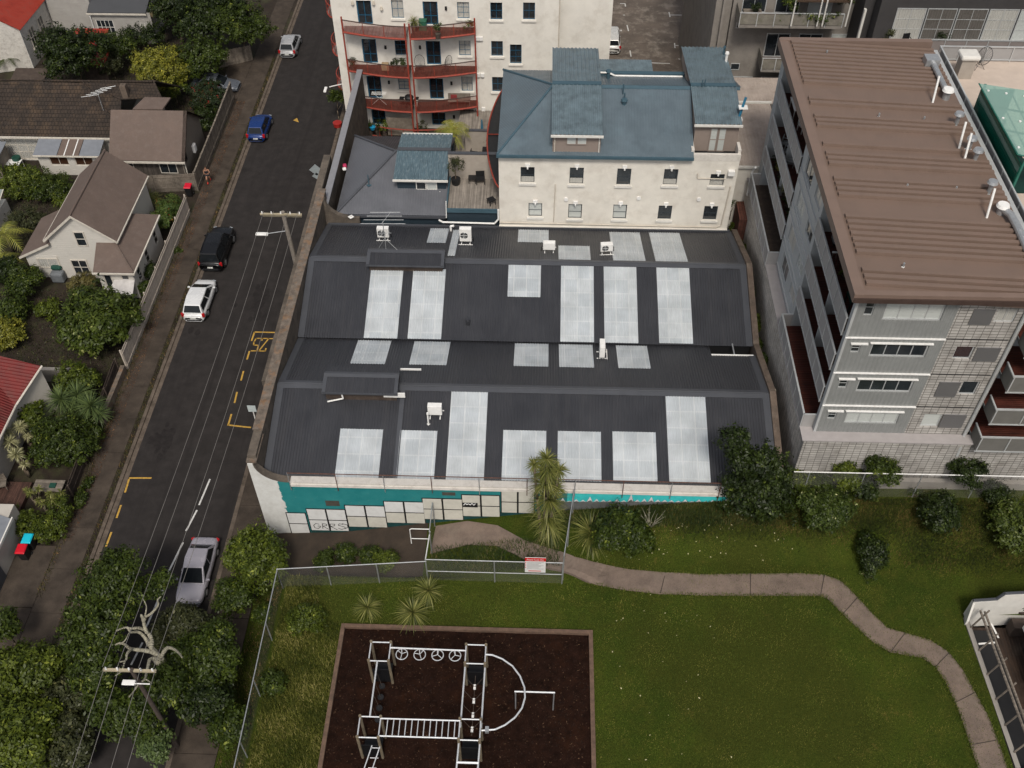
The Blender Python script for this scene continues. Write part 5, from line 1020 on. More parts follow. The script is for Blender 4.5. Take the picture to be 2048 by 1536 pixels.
spiky('flax_bush', 'dark spiky bush at the near corner of the car park planting strip', 'plant', (W(1410, 92, CZ).x, W(1410, 92, CZ).y, CZ), [(0, 0, .9, 1.5), (.5, .3, .8, 1.2), (-.4, .4, .8, 1)], L_SPIKE_D, ln=1.3, wd=.09)
car('people_carrier', 'white hatchback parked in a bay beside the tall white block', (.6, .59, .57), (6.75, W(1246, 90, CZ).y, CZ), 0, 4.4, 1.78, 1.6, 'suv')
# beige flat roof building right of the cream one
t = thing('low_building', 'low building with a worn beige metal roof between the cream block and flats', 'building', (16, 62, 0)); beige = mat('worn_beige_roof', (.36, .30, .26), .7, .15, 1, stain=(.2, .16, .13), stsc=1.2, stamt=.6, kind='rib', ks=1.2)
MB().box(13.95, 61.3, 0, 17.4, 73, 9.4).build('wall', cream, t); b = MB(); b.slab([(13.9, 61.2, 9.5), (17.5, 61.2, 9.5), (17.5, 69, 9.8), (13.9, 69, 9.8)], .08); b.slab([(13.9, 69.02, 9.8), (19.5, 69.02, 9.8), (19.5, 73.3, 9.5), (13.9, 73.3, 9.5)], .08); b.build('roof', beige, t)
b = MB(); b.box(13.9, 68.9, 9.82, 17.6, 69.1, 9.95); b.box(13.85, 61.1, 9.3, 17.55, 61.18, 9.5); b.box(13.72, 61.2, 9.5, 13.88, 69, 9.75); b.build('flashing', win_wh, t)
t = thing('brick_yard_wall', 'worn red brick yard wall in the alley below the beige roof', 'wall', (15, 60, 0)); MB().box(14.5, 58.9, 0, 15.3, 61.1, 6.4).build('brickwork', mat('red_brick', (.13, .05, .035), .9, .3, 3, kind='block', ks=.6, ax='X'), t); MB().tube([WX(1511, 335, 15.0), WX(1505, 342, 15.0), WX(1494, 390, 15.0)], .08).build('white_pipe', white_metal, t)
# ======================= GREY APARTMENT BUILDING (right) =======================
ap = thing('apartment_building', 'grey clad apartment building with a brown ribbed roof beside the park', 'apartment building', (20, 37, 4))
clad_s = mat('grey_profiled_cladding', (.215, .22, .215), .5, .08, 1, kind='rib', ks=1.35, ax='X', stain=(.16, .16, .155), stsc=.8, stamt=.3)
clad_w = mat('grey_smooth_cladding', (.36, .38, .39), .5, .07, 1); cmu = mat('concrete_blockwork', (.39, .37, .345), .9, .2, .7, kind='block', ax='X', stain=(.13, .11, .09), stsc=1.2, stamt=.55, fine=.12)
cmu_w = mat('concrete_blockwork_side', (.56, .52, .47), .9, .2, .7, kind='block', ax='Y', stain=(.13, .11, .09), stsc=1.2, stamt=.5, fine=.12)
lilac = mat('pale_ledge_render', (.32, .295, .29), .75, .08, 2); frame_al = mat('aluminium_frame', (.48, .49, .49), .4, .08, metal=.3); shut = mat('grey_shutter', (.20, .195, .195), .6, .05, kind='board', ks=6)
panel_g = mat('grey_balcony_panel', (.30, .29, .285), .55, .06, 1.5); deck_red = mat('red_brown_decking', (.062, .016, .010), .6, .35, 1.5, kind='plank', ks=2.2, ax='W'); dim = mat('dim_interior', (.015, .013, .012), .9)
YF, XW, ZB, ZT = 37.0, 15.65, 8.5, 18.75
# plinth
b = MB(); b.box(15.05, 36.4, 2.5, 40, 36.8, ZB); b.build('plinth_wall', cmu, ap)
b = MB(); b.box(15.06, 36.8, 0, 15.4, 61, ZB-.02); b.build('plinth_side_wall', cmu_w, ap)
MB().box(14.92, 36.3, ZB, 40, YF-.003, ZB+.07).build('ledge', lilac, ap); MB().box(14.92, YF, ZB, XW-.003, 61, ZB+.072).build('side_ledge', lilac, ap)
MB().box(15.5, 35.9, 3.0, 60, 36.2, 5.55).build('garden_retaining_wall', mat('smooth_concrete', (.26, .24, .215), .9, .12, 1, stain=(.13, .11, .09), stsc=1, stamt=.5), ap)
MB().box(14.9, 36.0, 0, 15.5, 36.3, 9.0-1.2).build('corner_rib', lilac, ap) if False else None
# south wall
def rc(TL, TRx, BL, Y=YF): A = WY(*TL, Y); B = WY(TRx, TL[1], Y); C_ = WY(*BL, Y); return (A.x, B.x, C_.z, A.z)
XS, XP = 20.7, 23.95
big = [rc((1777, 600), 1908, (1762, 640)), rc((1744, 688), 1874, (1735, 713)), rc((1717, 759), 1842, (1708, 783)), rc((1691, 823.5), 1813, (1685, 846))]
for i in range(4): a = big[i]; cx = (a[0]+a[1])/2; big[i] = (17.15, 20.05, a[2], a[3])
sm = [rc((1732, 601), 1745, (1721, 631)), rc((1698, 689), 1713, (1693, 705)), rc((1669, 759), 1684, (1664, 776)), rc((1650, 823), 1663, (1646, 838))]
sm = [(16.15, 16.6, a[2], a[3]) for a in sm]
H_ = [(a[0]-XW, a[1]-XW, a[2]-ZB, a[3]-ZB) for a in big+sm]
mb = MB(); wall(mb, (XW, YF, ZB), (1, 0, 0), (0, -1, 0), XS-XW, ZT-ZB+.1, H_, .14); mb.build('clad_wall', clad_s, ap)
for i, h in enumerate(H_[:4]):
    window(ap, (XW, YF, ZB), (1, 0, 0), (0, -1, 0), h, .12, frame_al, [blind, glass_dk, glass_dk, blind][i], 4, 1, .075)
    MB().box(h[0]+XW-.15, YF-.12, h[3]+ZB+.1, h[1]+XW+.15, YF-.002, h[3]+ZB+.15).build('window_hood', white_metal, ap)
for i, h in enumerate(H_[4:]):
    window(ap, (XW, YF, ZB), (1, 0, 0), (0, -1, 0), h, .12, frame_al, glass_dk, 1, 2, .04)
    MB().box(h[0]+XW-.12, YF-.12, h[3]+ZB+.08, h[1]+XW+.3, YF-.002, h[3]+ZB+.15).build('window_hood', white_metal, ap)
for z in (16.02, 13.42, 10.83): MB().box(XW-.02, YF-.1, z-.025, XS, YF-.001, z+.03).build('string_flashing', white_metal, ap); MB().box(XS+.02, YF-.02, z-.02, XP-.1, YF-.0, z+.04).build('slab_joint', black_m, ap)
MB().box(XW-.03, YF-.05, ZB+.08, XW+.1, YF-.001, ZT).build('corner_trim', frame_al, ap)
bw = [(rc((1998, 618), 2039, (1986, 645)), 1), (rc((1914, 693), 1951, (1904, 718)), 0), (rc((1927, 763), 1961, (1916, 789)), 0), (rc((1850, 828), 1887, (1840, 853)), 2)]
sh = [rc((1949, 617.6), 1993, (1937, 648)), rc((1956, 694), 2004, (1944, 721)), rc((1880, 763), 1923, (1867, 792)), rc((1888, 828), 1935, (1877, 854))]
H2 = [(a[0]-XS, a[1]-XS, a[2]-ZB, a[3]-ZB) for a, k in bw]
mb = MB(); wall(mb, (XS, YF, ZB), (1, 0, 0), (0, -1, 0), XP-XS+.25, ZT-ZB+.1, H2, .14); mb.build('block_wall', cmu, ap)
for h, (a, k) in zip(H2, bw): window(ap, (XS, YF, ZB), (1, 0, 0), (0, -1, 0), h, .12, frame_al, [glass_dk, curtain, blind][k], 1 if k != 1 else 2, 1, .06)
for a in sh: MB().box(a[0], YF-.05, a[2], a[1], YF-.002, a[3]).build('shutter', shut, ap)
MB().tube([(XP+.05, YF-.1, 8.3), (XP+.05, YF-.1, ZT)], .09, 8).build('downpipe', frame_al, ap); MB().tube([(XP+.05, YF-.1, 8.4), (XP-.1, YF-.55, 8.2), (XP-.1, YF-.62, 7.4)], .08).build('downpipe', frame_al, ap)
# core body behind the walls
MB().box(17.6, YF+.6, ZB, 24.2, 60.4, ZT-.1).build('core', dim, ap)
b = MB(); b.box(24.2, YF+2.2, ZB, 40, 61, ZT-.9); b.build('recessed_wall', clad_w, ap)
# west wall with loggias
FL = [8.6, 10.9, 13.45, 16.02]; tops = [10.6, 13.1, 15.7, 18.35]; LG = [(37.35, 45.5), (51.4, 60.1)]
Ho = [(a-YF, b-YF, f-ZB, t-ZB) for a, b in LG for f, t in zip(FL, tops)]
fw = [(46.0, 47.5, 1.0, 2.0), (48.6, 50.4, .6, 2.0)]
mw_ = [(a-YF, b-YF, f+c-ZB, f+d-ZB) for f in FL for a, b, c, d in fw]
mb = MB(); wall(mb, (XW, YF, ZB), (0, 1, 0), (-1, 0, 0), 61-YF, ZT-ZB+.1, Ho+mw_, .12); mb.build('side_wall', clad_w, ap)
for i, h in enumerate(mw_): window(ap, (XW, YF, ZB), (0, 1, 0), (-1, 0, 0), h, .1, frame_al, [curtain, glass_dk, blind][i % 3], 2, 1, .06)
for f in FL:
    for dz in (.35, 2.15): MB().box(XW-.08, 45.7, f+dz, XW-.003, 51.2, f+dz+.04).build('cladding_fin', frame_al, ap)
for a, b_ in LG:
    for i, (f, t) in enumerate(zip(FL, tops)):
        g = MB(); g.box(XW+.01, a-.3, f-.25, 17.6, b_+.3, f-.01); lo = g.build('loggia', clad_w, ap)
        MB().box(XW+.02, a, f-.008, 17.58, b_, f+.02).build('decking', deck_red if i or a < 50 else timber_dk, lo)
        g = MB(); g.box(17.45, a, f+.02, 17.59, b_, t); g.build('back_wall', glass_dk, lo)
        g = MB()
        for k in range(7): yy = a+(b_-a)*k/6; g.box(17.38, yy-.05, f+.02, 17.45, yy+.05, t)
        g.build('door_frames', frame_al, lo); MB().box(XW+.13, a-.12, f, 17.5, a-.01, t).build('end_wall', clad_w, lo); MB().box(XW+.13, b_+.01, f, 17.5, b_+.12, t).build('end_wall', clad_w, lo)
        if a < 50 or True: MB().box(XW+.2, (a+b_)/2-.04, f+.03, 17.4, (a+b_)/2+.04, f+1.75).build('privacy_screen', clad_w, lo) if (i in (1, 2)) else None
        xr = XW-.06 if i else 14.98; g = MB(); n_ = 7
        g.box(xr-.03, a, f-.12, xr+.01, b_, f+.93); g.build('balcony_panel', panel_g, lo)
        g = MB(); g.box(xr-.06, a-.03, f+.97, xr+.04, b_+.03, f+1.03); g.box(xr-.06, a, f-.2, xr+.02, b_, f-.14)
        for k in range(n_+1): yy = a+(b_-a)*k/n_; g.box(xr-.07, yy-.025, f-.22, xr-.035, yy+.025, f+.97)
        g.build('balcony_rail', frame_al, lo)
        if not i:
            MB().box(14.98, a, f-.012, XW+.02, b_, f+.02).build('terrace_floor', deck_red if a < 50 else timber_dk, lo)
            for yy in (a, b_): g = MB(); g.box(14.98, yy-.02, f-.1, XW, yy+.02, f+.93); g.build('balcony_panel', panel_g, lo); g = MB(); g.box(14.95, yy-.04, f+.97, XW, yy+.04, f+1.03); g.build('balcony_rail', frame_al, lo)
# roof
rb = mat('brown_roof_steel', (.155, .108, .085), .5, .08, .8, stain=(.14, .09, .07), stsc=.8, stamt=.4, fine=.05); rf = mat('brown_fascia', (.165, .115, .092), .55, .08, 1)
c4 = [(15.25, 36.5, 19.35), (25.2, 36.5, 18.85), (25.2, 61.2, 18.85), (15.45, 61.2, 19.35)]
b = MB(); b.slab(c4, .25); ro = b.build('roof', rb, ap)
zx = lambda x: 19.35-(x-15.35)*.0503
flats = [(175, 203), (215, 232), (262, 294), (298, 313), (345, 362), (403, 437), (518, 536)]; fy = [(WY_ if False else None) for _ in ()]
fy = sorted([(W(1660, b_, 19.2).y, W(1660, a, 19.2).y) for a, b_ in flats]); yy = 37.2; g = MB()
while yy < 60.6:
    if not any(a < yy < b_ for a, b_ in fy): g.add([(15.9, yy, zx(15.9)+.002), (25.1, yy, zx(25.1)+.002), (25.1, yy+.02, zx(25.1)+.17), (15.9, yy+.02, zx(15.9)+.17), (15.9, yy+.29, zx(15.9)+.17), (25.1, yy+.24, zx(25.1)+.19), (25.1, yy+.26, zx(25.1)+.002), (15.9, yy+.27, zx(15.9)+.002)], [(0, 1, 2, 3), (3, 2, 5, 4), (4, 5, 6, 7), (0, 3, 4, 7), (1, 6, 5, 2)])
    yy += .475
g.build('ribs', rb, ro)
g = MB(); g.box(15.2, 36.45, 18.95, 25.2, 36.8, 19.40); g.slab([(15.2, 36.46, 19.41), (15.75, 36.46, 19.39), (15.75, 61.2, 19.39), (15.2, 61.2, 19.41)], .5); g.box(15.3, 60.85, 18.9, 25.0, 61.25, 19.42); g.build('fascia', rf, ap); MB().box(15.22, 36.36, 18.93, 25.2, 36.448, 19.2).build('eave_shade_strip', mat('painted_eave_shade', (.055, .036, .03), .5), ap)  # separate dark brown strip: shade under the eave put in as colour
MB().box(25.2, 36.5, 18.6, 25.5, 61, 18.8).build('box_gutter', frame_al, ap)
# roof pipes
def mush(lab, px, py, big=True):
    z = zx(25)-.0; q = W(px, py, z+.1); q = W(px, py, zx(q.x)); t = flue('mushroom_vent', lab, 'roof vent', tuple(q), .75, .12, .3, steel, True, 'mushroom vents along the brown roof edge')
mush('mushroom vent below the straight duct, first on the brown roof edge', 1911, 251); mush('third mushroom vent from the top along the brown roof edge', 1936, 300); mush('mushroom vent with a slim white pipe close on its left', 1948, 324); mush('mushroom vent where the glass canopy ends, on the brown roof edge', 1976, 388)
def slim(lab, px, py): q = W(px, py, zx(24.4)); flue('slim_pipe', lab, 'vent pipe', tuple(q), 1.5, .065, 0, white_metal, True, 'slim white pipes on the brown roof', lean=(.1, .6))
slim('slim leaning white pipe left of the straight duct foot', 1865, 207); slim('slim white pipe left of the twin mushroom vents', 1917, 301); slim('slim white pipe between the two mushroom vents', 1928, 324); slim('lowest slim white pipe, beside the elbow duct', 1973, 437)
for px, py, lab in ((1653, 108, 'small roof outlet near the far left corner of the brown roof'), (1757, 234, 'small roof outlet on the upper flat strip, left'), (1847, 241, 'small roof outlet on the upper flat strip, right'), (1813, 376, 'small roof outlet on the middle flat strip, left'), (1911, 381, 'small roof outlet on the middle flat strip near the vents'), (1806, 534, 'small roof outlet near the front edge of the brown roof')):
    q = W(px, py, 19.2); q = W(px, py, zx(q.x)+.01); flue('roof_outlet', lab, 'roof vent', tuple(q), .14, .04, .06, steel, True, 'small outlets on the brown roof')
def duct(label, pts, r, box=None):
    P = [Vector(W(*p[:2], p[2])) for p in pts]; t = thing('ventilation_duct', label, 'duct', tuple(P[0])); b = MB(); b.tube([tuple(p) for p in P], r, 12)
    for i in range(len(P)-1):
        d = P[i+1]-P[i]; k = int(d.length/.5)
        for j in range(1, k): q = P[i]+d*j/k; e = d.normalized()*.02; b.cyl(q-e, q+e, r*1.06, n=12)
    b.build('duct_pipe', steel, t)
    if box: q = P[0]; MB().box(q.x-.5, q.y-.2, q.z-.6, q.x+.35, q.y+.6, q.z+.3).build('fan_box', steel, t)
    e = P[-1] if box else P[0]; MB().cyl((e.x, e.y-.1, e.z-.7), (e.x, e.y-.1, e.z+.15), .22, n=12).build('riser', steel, t); MB().cyl((e.x, e.y-.1, e.z+.15), (e.x, e.y-.1, e.z+.3), .36, .3, 14).build('cowl', white_metal, t); return t
duct('straight round duct with a box at its head on the brown roof edge', [(1866, 126, 19.2), (1894, 184, 19.3)], .17, True)
duct('bent corrugated duct running off the lower right brown roof edge', [(2003, 415, 19.2), (2022, 430, 19.25), (2034, 452, 19.2), (2052, 492, 19.1), (2075, 545, 19.1)], .2)
# right-hand balconies on the south side
for i, (f, zt_) in enumerate(zip(FL, tops)):
    x0, yf_ = 24.45, 36.0; g = MB(); g.box(x0, yf_, f-.2, 40, YF+2.2, f-.02); bo = g.build('south_balcony', clad_w, ap); MB().box(x0+.02, yf_+.02, f-.018, 40, YF+2.18, f+.02).build('decking', deck_red, bo)
    g = MB(); g.box(x0-.02, yf_-.03, f-.15, 40, yf_+.01, f+.92); g.box(x0-.06, yf_+.012, f-.15, x0-.02, YF, f+.92); g.build('balcony_panel', mat('dark_mesh_panel', (.13, .125, .115), .6, .1, 2), bo)
    g = MB(); g.box(x0-.1, yf_-.08, f+.95, 40, yf_+.02, f+1.03); g.box(x0-.1, yf_+.022, f+.95, x0-.02, YF, f+1.03); g.box(x0-.08, yf_-.07, f-.24, 40, yf_-.035, f-.16)
    for k in range(8): g.box(x0+k*1.55-.03, yf_-.075, f-.24, x0+k*1.55+.03, yf_-.032, f+.95)
    g.build('balcony_rail', frame_al, bo)
    for k in range(5): window(bo, (26+k*1.9, YF+2.2, f), (1, 0, 0), (0, -1, 0), (0, 1.5, .1, 2.0), -.01, frame_al, glass_dk, 2, 1, .07)
# terrace and glass canopy beyond the gutter
tr = thing('roof_terrace', 'pale tiled roof terrace with grey mesh railing right of the brown roof', 'terrace', (30, 55, 17)); TZ = 18.0
beige_t = mat('pale_terrace_boards', (.46, .38, .32), .8, .08, 1, kind='board', ks=2.0, ax='Z', stain=(.36, .29, .24), stsc=.8, stamt=.4)
MB().box(25.9, 36, TZ-.3, 45, 61.2, TZ).build('terrace_floor', beige_t, tr)
MB().box(25.55, 36, 15, 25.88, 61.3, TZ+.02).build('edge_wall', frame_al, tr)
g = MB(); g.box(25.62, 36, TZ+1.0, 25.7, 61, TZ+1.07); g.box(25.62, 61, TZ+1.0, 45, 61.08, TZ+1.07); g.box(25.7, 61.01, TZ+.1, 45, 61.06, TZ+.16); g.build('handrail', frame_al, tr)
g = MB()
for k in range(17): y = 37+k*1.5; g.box(25.64, y-.03, TZ, 25.70, y+.03, TZ+1.0)
for k in range(11): x = 27+k*1.7; g.box(x-.03, 61.0, TZ, x+.03, 61.06, TZ+1.0)
g.build('rail_posts', frame_al, tr); g = MB(); g.box(25.71, 36, TZ+.1, 25.73, 60.9, TZ+.95); g.box(25.9, 61.07, TZ+.1, 45, 61.09, TZ+.9); g.build('mesh_panel', panel_g, tr)
t = thing('chimney_box', 'square vent chimney with a rounded white cap on the terrace corner', 'chimney', (26.8, 59.2, TZ)); MB().box(26.4, 58.8, TZ, 27.3, 59.6, TZ+1.3).build('shaft', mat('beige_plaster', (.33, .29, .25)), t); MB().box(26.25, 58.65, TZ+1.3, 27.45, 59.75, TZ+1.62).build('cap', win_wh, t, bevel=.12)
egg_chair('black string chair in the far corner of the roof terrace', 28.2, 60.2, TZ, -.8)
gg = glassmat('green_glass', (.36, .52, .47), .42); gp = glassmat('green_glass_wall', (.004, .09, .06), .82)
cg = thing('glass_canopy', 'green glass canopy and glazed wall at the edge of the roof terrace', 'glass canopy', (27, 50, TZ)); A, B, C_, D = W(1958, 167, 20.6), W(2054, 181, 20.6), W(2120, 330, 20.4), W(2035, 308, 20.4)
g = MB(); g.slab([A, B, C_, D], .03); g.build('canopy_glass', gg, cg)
g = MB()
for q in (.33, .66): g.tube([A.lerp(D, q)+Vector((0, 0, -.06)), B.lerp(C_, q)+Vector((0, 0, -.06))], .05); g.tube([A.lerp(B, q)+Vector((0, 0, -.1)), D.lerp(C_, q)+Vector((0, 0, -.1))], .04)
g.tube([A, D], .04); g.tube([D+Vector((0, 0, -.02)), C_+Vector((0, 0, -.02))], .04); g.build('canopy_frame', mat('green_steel', (.02, .12, .09), .5), cg)
g = MB()
for u in (.12, .5, .88):
    for v in (.1, .5, .9): p_ = A.lerp(B, u).lerp(D.lerp(C_, u), v); g.cyl((p_.x, p_.y, p_.z), (p_.x, p_.y, p_.z+.05), .07, n=10)
g.build('glass_fixings', white_metal, cg)
g = MB(); g.box(26.0, 46.6, 15.5, 26.06, 54.2, 20.0); g.box(26.0, 54.2, TZ+.01, 28, 54.26, 20.0); g.build('glazed_wall', gp, cg); MB().box(26.1, 46.7, TZ+.02, 27.9, 52.6, TZ+.05).build('dark_floor', mat('dark_green_floor', (.006, .03, .022), .5), cg)
for x, y in ((26.1, 46.6), (26.1, 54.1), (26.1, 50.3)): MB().box(x-.06, y-.06, TZ, x+.06, y+.06, 20.4).build('post', mat('green_steel', (.02, .12, .09)), cg)
# balcony contents
def whites(lab, x, y, z, w_, d_, h_, m=white_metal): t = thing('table', lab, 'table', (x, y, z)); MB().box(x-w_/2, y-d_/2, z+h_, x+w_/2, y+d_/2, z+h_+.05).build('table_top', m, t); [MB().box(x+sx*w_*.45-.02, y+sy*d_*.45-.02, z, x+sx*w_*.45+.02, y+sy*d_*.45+.02, z+h_).build('leg', m, t) for sx in (-1, 1) for sy in (-1, 1)]
whites('large white parasol table on the top rear balcony', 16.4, 57.2, 16.04, .95, 1.6, .95); chair('white metal chair below the white table on the top rear balcony', (16.5, 55.6, 16.04), white_metal, .4)
for k in range(3): chair(['far', 'middle', 'near'][k]+' chrome wire chair in the row of three on the second rear balcony', (16.2, 57.5-k*.95, 13.47), steel, 1.2)
for k, (lab, m) in enumerate([('dark leafy shrub at the far end of the planted rear balcony', L_DARK), ('golden shrub, second in the planted rear balcony row', L_YEL), ('dark round shrub in the middle of the planted rear balcony', L_MID), ('golden shrub, fourth in the planted rear balcony row', L_YEL), ('dark shrub, fifth in the planted rear balcony row', L_MID), ('last dark shrub at the near end of the planted rear balcony', L_DARK)]): pot_plant(lab, 16.3, 58.8-k*1.15, 10.92, .5, 1.1, m)
pot_plant('pink flowering plant on the second lowest front balcony', 16.5, 38.3, 10.92, .5, .9, leafmat('pink_flowers', (.1, .03, .03), (.4, .2, .15)), black_m)
pot_plant('small light green plant in the top front balcony middle', 16.4, 41.5, 16.04, .3, .6, L_LIGHT); table('dark round table at the near end of the top front balcony', (16.5, 39.2, 16.04), .8, .8, .7, mat('dark_green_floor', (.006, .03, .022)))
t = thing('covered_barbecue', 'white covered barbecue at the far end of the top front balcony', 'barbecue', (16.6, 44.6, 16.04)); MB().box(16.3, 44.2, 16.1, 17.1, 44.9, 17.2).build('cover', mat('pale_cover', (.33, .33, .35), .8), t, bevel=.15); MB().box(16.35, 44.25, 16.04, 17.05, 44.85, 16.1).build('base', black_m, t)
t = thing('slatted_gate', 'black slatted gate dividing the top front balcony', 'gate', (16.3, 42.3, 16.04)); g = MB()
for k in range(9): g.box(15.75+k*.19, 42.28, 16.1, 15.79+k*.19, 42.32, 17.15)
g.build('slats', timber_dk, t); MB().box(15.7, 42.26, 17.15, 17.4, 42.34, 17.22).build('rail', frame_al, t)
# ======================= FAR APARTMENTS (top right) =======================
fa = thing('far_apartments', 'weathered concrete flats with pergola balconies behind the car park', 'apartment building', (19, 75.5, 0)); conc = mat('stained_concrete', (.21, .19, .17), .9, .15, .8, stain=(.11, .095, .085), stsc=1, stamt=.6, fine=.1); dkconc = mat('dark_charcoal_render', (.045, .042, .042), .8, .15)
g = MB(); g.box(14.9, 76.6, 0, 24.4, 95, 20); g.box(13.6, 76.9, 0, 14.85, 95, 20); g.box(14.1, 76.5, 0, 14.3, 76.9, 20); g.build('wall', conc, fa)
for k, z in enumerate((5.6, 9.5, 13.3)):
    xa_, xb_ = (15.2, 23.2) if k != 1 else (17.6, 24.0); yy = 74.6 if k else 75.2
    g = MB(); g.box(xa_, yy, z-.25, xb_, 76.6, z); bo = g.build('balcony', conc, fa); MB().box(xa_+.05, yy+.05, z+.002, xb_-.05, 76.58, z+.03).build('floor', deck_br, bo)
    g = MB(); g.box(xa_, yy-.03, z+.05, xb_, yy, z+.9); g.box(xa_-.03, yy+.01, z+.05, xa_, 76.5, z+.9); g.build('front_panel', mat('mossy_panel', (.17, .155, .13), .8, .25, 2, stain=(.06, .07, .03), stsc=1.5, stamt=.7), bo)
    g = MB(); g.box(xa_-.05, yy-.08, z+.98, xb_, yy-.02, z+1.05)
    for j in range(7): x = xa_+(xb_-xa_)*j/6; g.box(x-.03, yy-.07, z-.1, x+.03, yy-.035, z+1)
    g.build('rail', frame_al, bo)
    for j in range(3): window(fa, (xa_+.4+j*2.6, 76.6, z), (1, 0, 0), (0, -1, 0), (0, 1.9, .05, 2.1), -.01, frame_al, glass_dk if j < 2 else blind, 2, 1, .07, name='balcony_door')
for j, (x, z) in enumerate(((15.5, 8.3), (15.4, 12.0))): window(fa, (x, 76.6, z), (1, 0, 0), (0, -1, 0), (0, .75, 0, .6), -.01, frame_al, glass_dk, 1, 1, .05)
t = MB(); t.box(19.2, 74.4, 15.3, 23.4, 76.5, 15.4); po = t.build('pergola_screen', mat('slatted_brown_screen', (.05, .03, .018), .8, .3, 2, kind='plank', ks=3, ax='W'), fa); g = MB()
for x in (19.2, 21.2, 21.6, 23.4): MB().tube([(x, 74.35, 13.4), (x, 74.35, 15.5), (x, 76.5, 15.5)], .06).build('pergola_post', win_wh, po)
leaves_o = thing('climbing_plant', 'leafy climber round the slatted screen on the far balcony', 'climber', (22, 75, 13.3)); leaves('foliage', [(19.0, 75.2, 15.0, .5, 1, .8), (23.3, 75.2, 15.1, .5, 1, .8), (21.5, 74.6, 13.9, 1.9, .3, .5), (18.6, 74.9, 13.7, .7, .3, .5)], 1500, .13, L_MID, leaves_o, fill=.8)
pt2 = W(1463+10, 24, 14.5); table('wooden table holding a dark plant on the far concrete balcony', (16.3, 75.5, 13.33), 1.3, .8, .6, timber_grey); pot_plant('dark trailing plant on the far balcony table', 16.5, 75.4, 13.95, .45, .6, L_DARK, black_m)
fb = thing('far_glazed_apartments', 'dark glazed flats with a long grey balcony behind the brown roof', 'apartment building', (32, 73, 0)); g = MB(); g.box(25.2, 72.9, 0, 50, 90, 22); g.box(24.42, 74.2, 0, 25.18, 90, 20); g.build('wall', dkconc, fb); MB().box(24.43, 73.9, 9, 24.6, 74.18, 15).build('pale_edge', win_wh, fb)
for z in (3.0, 5.4, 7.8, 10.2):
    for j in range(8): window(fb, (25.6+j*2.6, 72.9, z), (1, 0, 0), (0, -1, 0), (0, 2.5, .05, 2.3), -.02, frame_al, mat('greenish_black_glass', (.008, .018, .016), .08, .3, spec=.8), 3, 2, .05, split=.4)
z = 13.1; g = MB(); g.box(25.3, 71.2, z-.25, 50, 72.9, z); bo = g.build('long_balcony', clad_w, fb); MB().box(25.3, 71.14, z-.1, 50, 71.18, z+.9).build('balcony_panel', mat('pinkish_grey_panel', (.22, .19, .18), .7, .08), bo); g = MB(); g.box(25.2, 71.08, z+.98, 50, 71.16, z+1.05)
for j in range(16): g.box(25.3+j*1.6, 71.1, z-.2, 25.36+j*1.6, 71.13, z+1)
g.build('rail', frame_al, bo)
for j, m in enumerate((curtain, mat('dark_curtain_behind_glass', (.11, .10, .09), .3, .1, 1, kind='rib', ks=1.6), MATS['dark_curtain_behind_glass'], curtain, blind, MATS['dark_curtain_behind_glass'])): window(fb, (26.5+j*2.3, 72.9, z), (1, 0, 0), (0, -1, 0), (0, 2.2, .1, 2.6), -.02, frame_al, m, 2, 3, .06)
pot_plant('potted olive at the left end of the long far balcony', 26.3, 72.0, 13.1, .5, 1.3, L_OLIVE); pot_plant('dark shrub in the middle of the long far balcony', 30.2, 72.0, 13.1, .6, 1.1, L_DARK); chair('black chair between plants on the long far balcony', (27.6, 72.0, 13.1), black_m, .2)
# ======================= LEFT-HAND HOUSES =======================
board_w = mat('white_weatherboard', (.60, .57, .52), .75, .08, 1.5, kind='board', ks=1.7, ax='X', stain=(.45, .41, .36), stsc=1.5, stamt=.4)
board_wy = mat('white_weatherboard_side', (.60, .57, .52), .75, .08, 1.5, kind='board', ks=1.7, ax='Y', stain=(.45, .41, .36), stsc=1.5, stamt=.4)
brown_rf = mat('brown_house_roof', (.115, .084, .070), .85, .12, 1, stain=(.16, .13, .115), stsc=2.5, stamt=.4, fine=.15)
tile_rf = mat('dark_tiled_roof', (.036, .026, .020), .9, .45, 1.2, kind='tile', ax='Z', stain=(.11, .07, .04), stsc=.8, stamt=.6, fine=.4, bump=.03, bsc=9)
red_rf = mat('faded_red_roof', (.27, .03, .016), .6, .3, 1.2, stain=(.10, .04, .03), stsc=1.2, stamt=.7, fine=.25); trim_w = mat('flaking_white_trim', (.50, .46, .40), .7, .15, 3)
slate_rf = mat('charcoal_house_roof', (.05, .052, .057), .8, .12, 1, fine=.12)
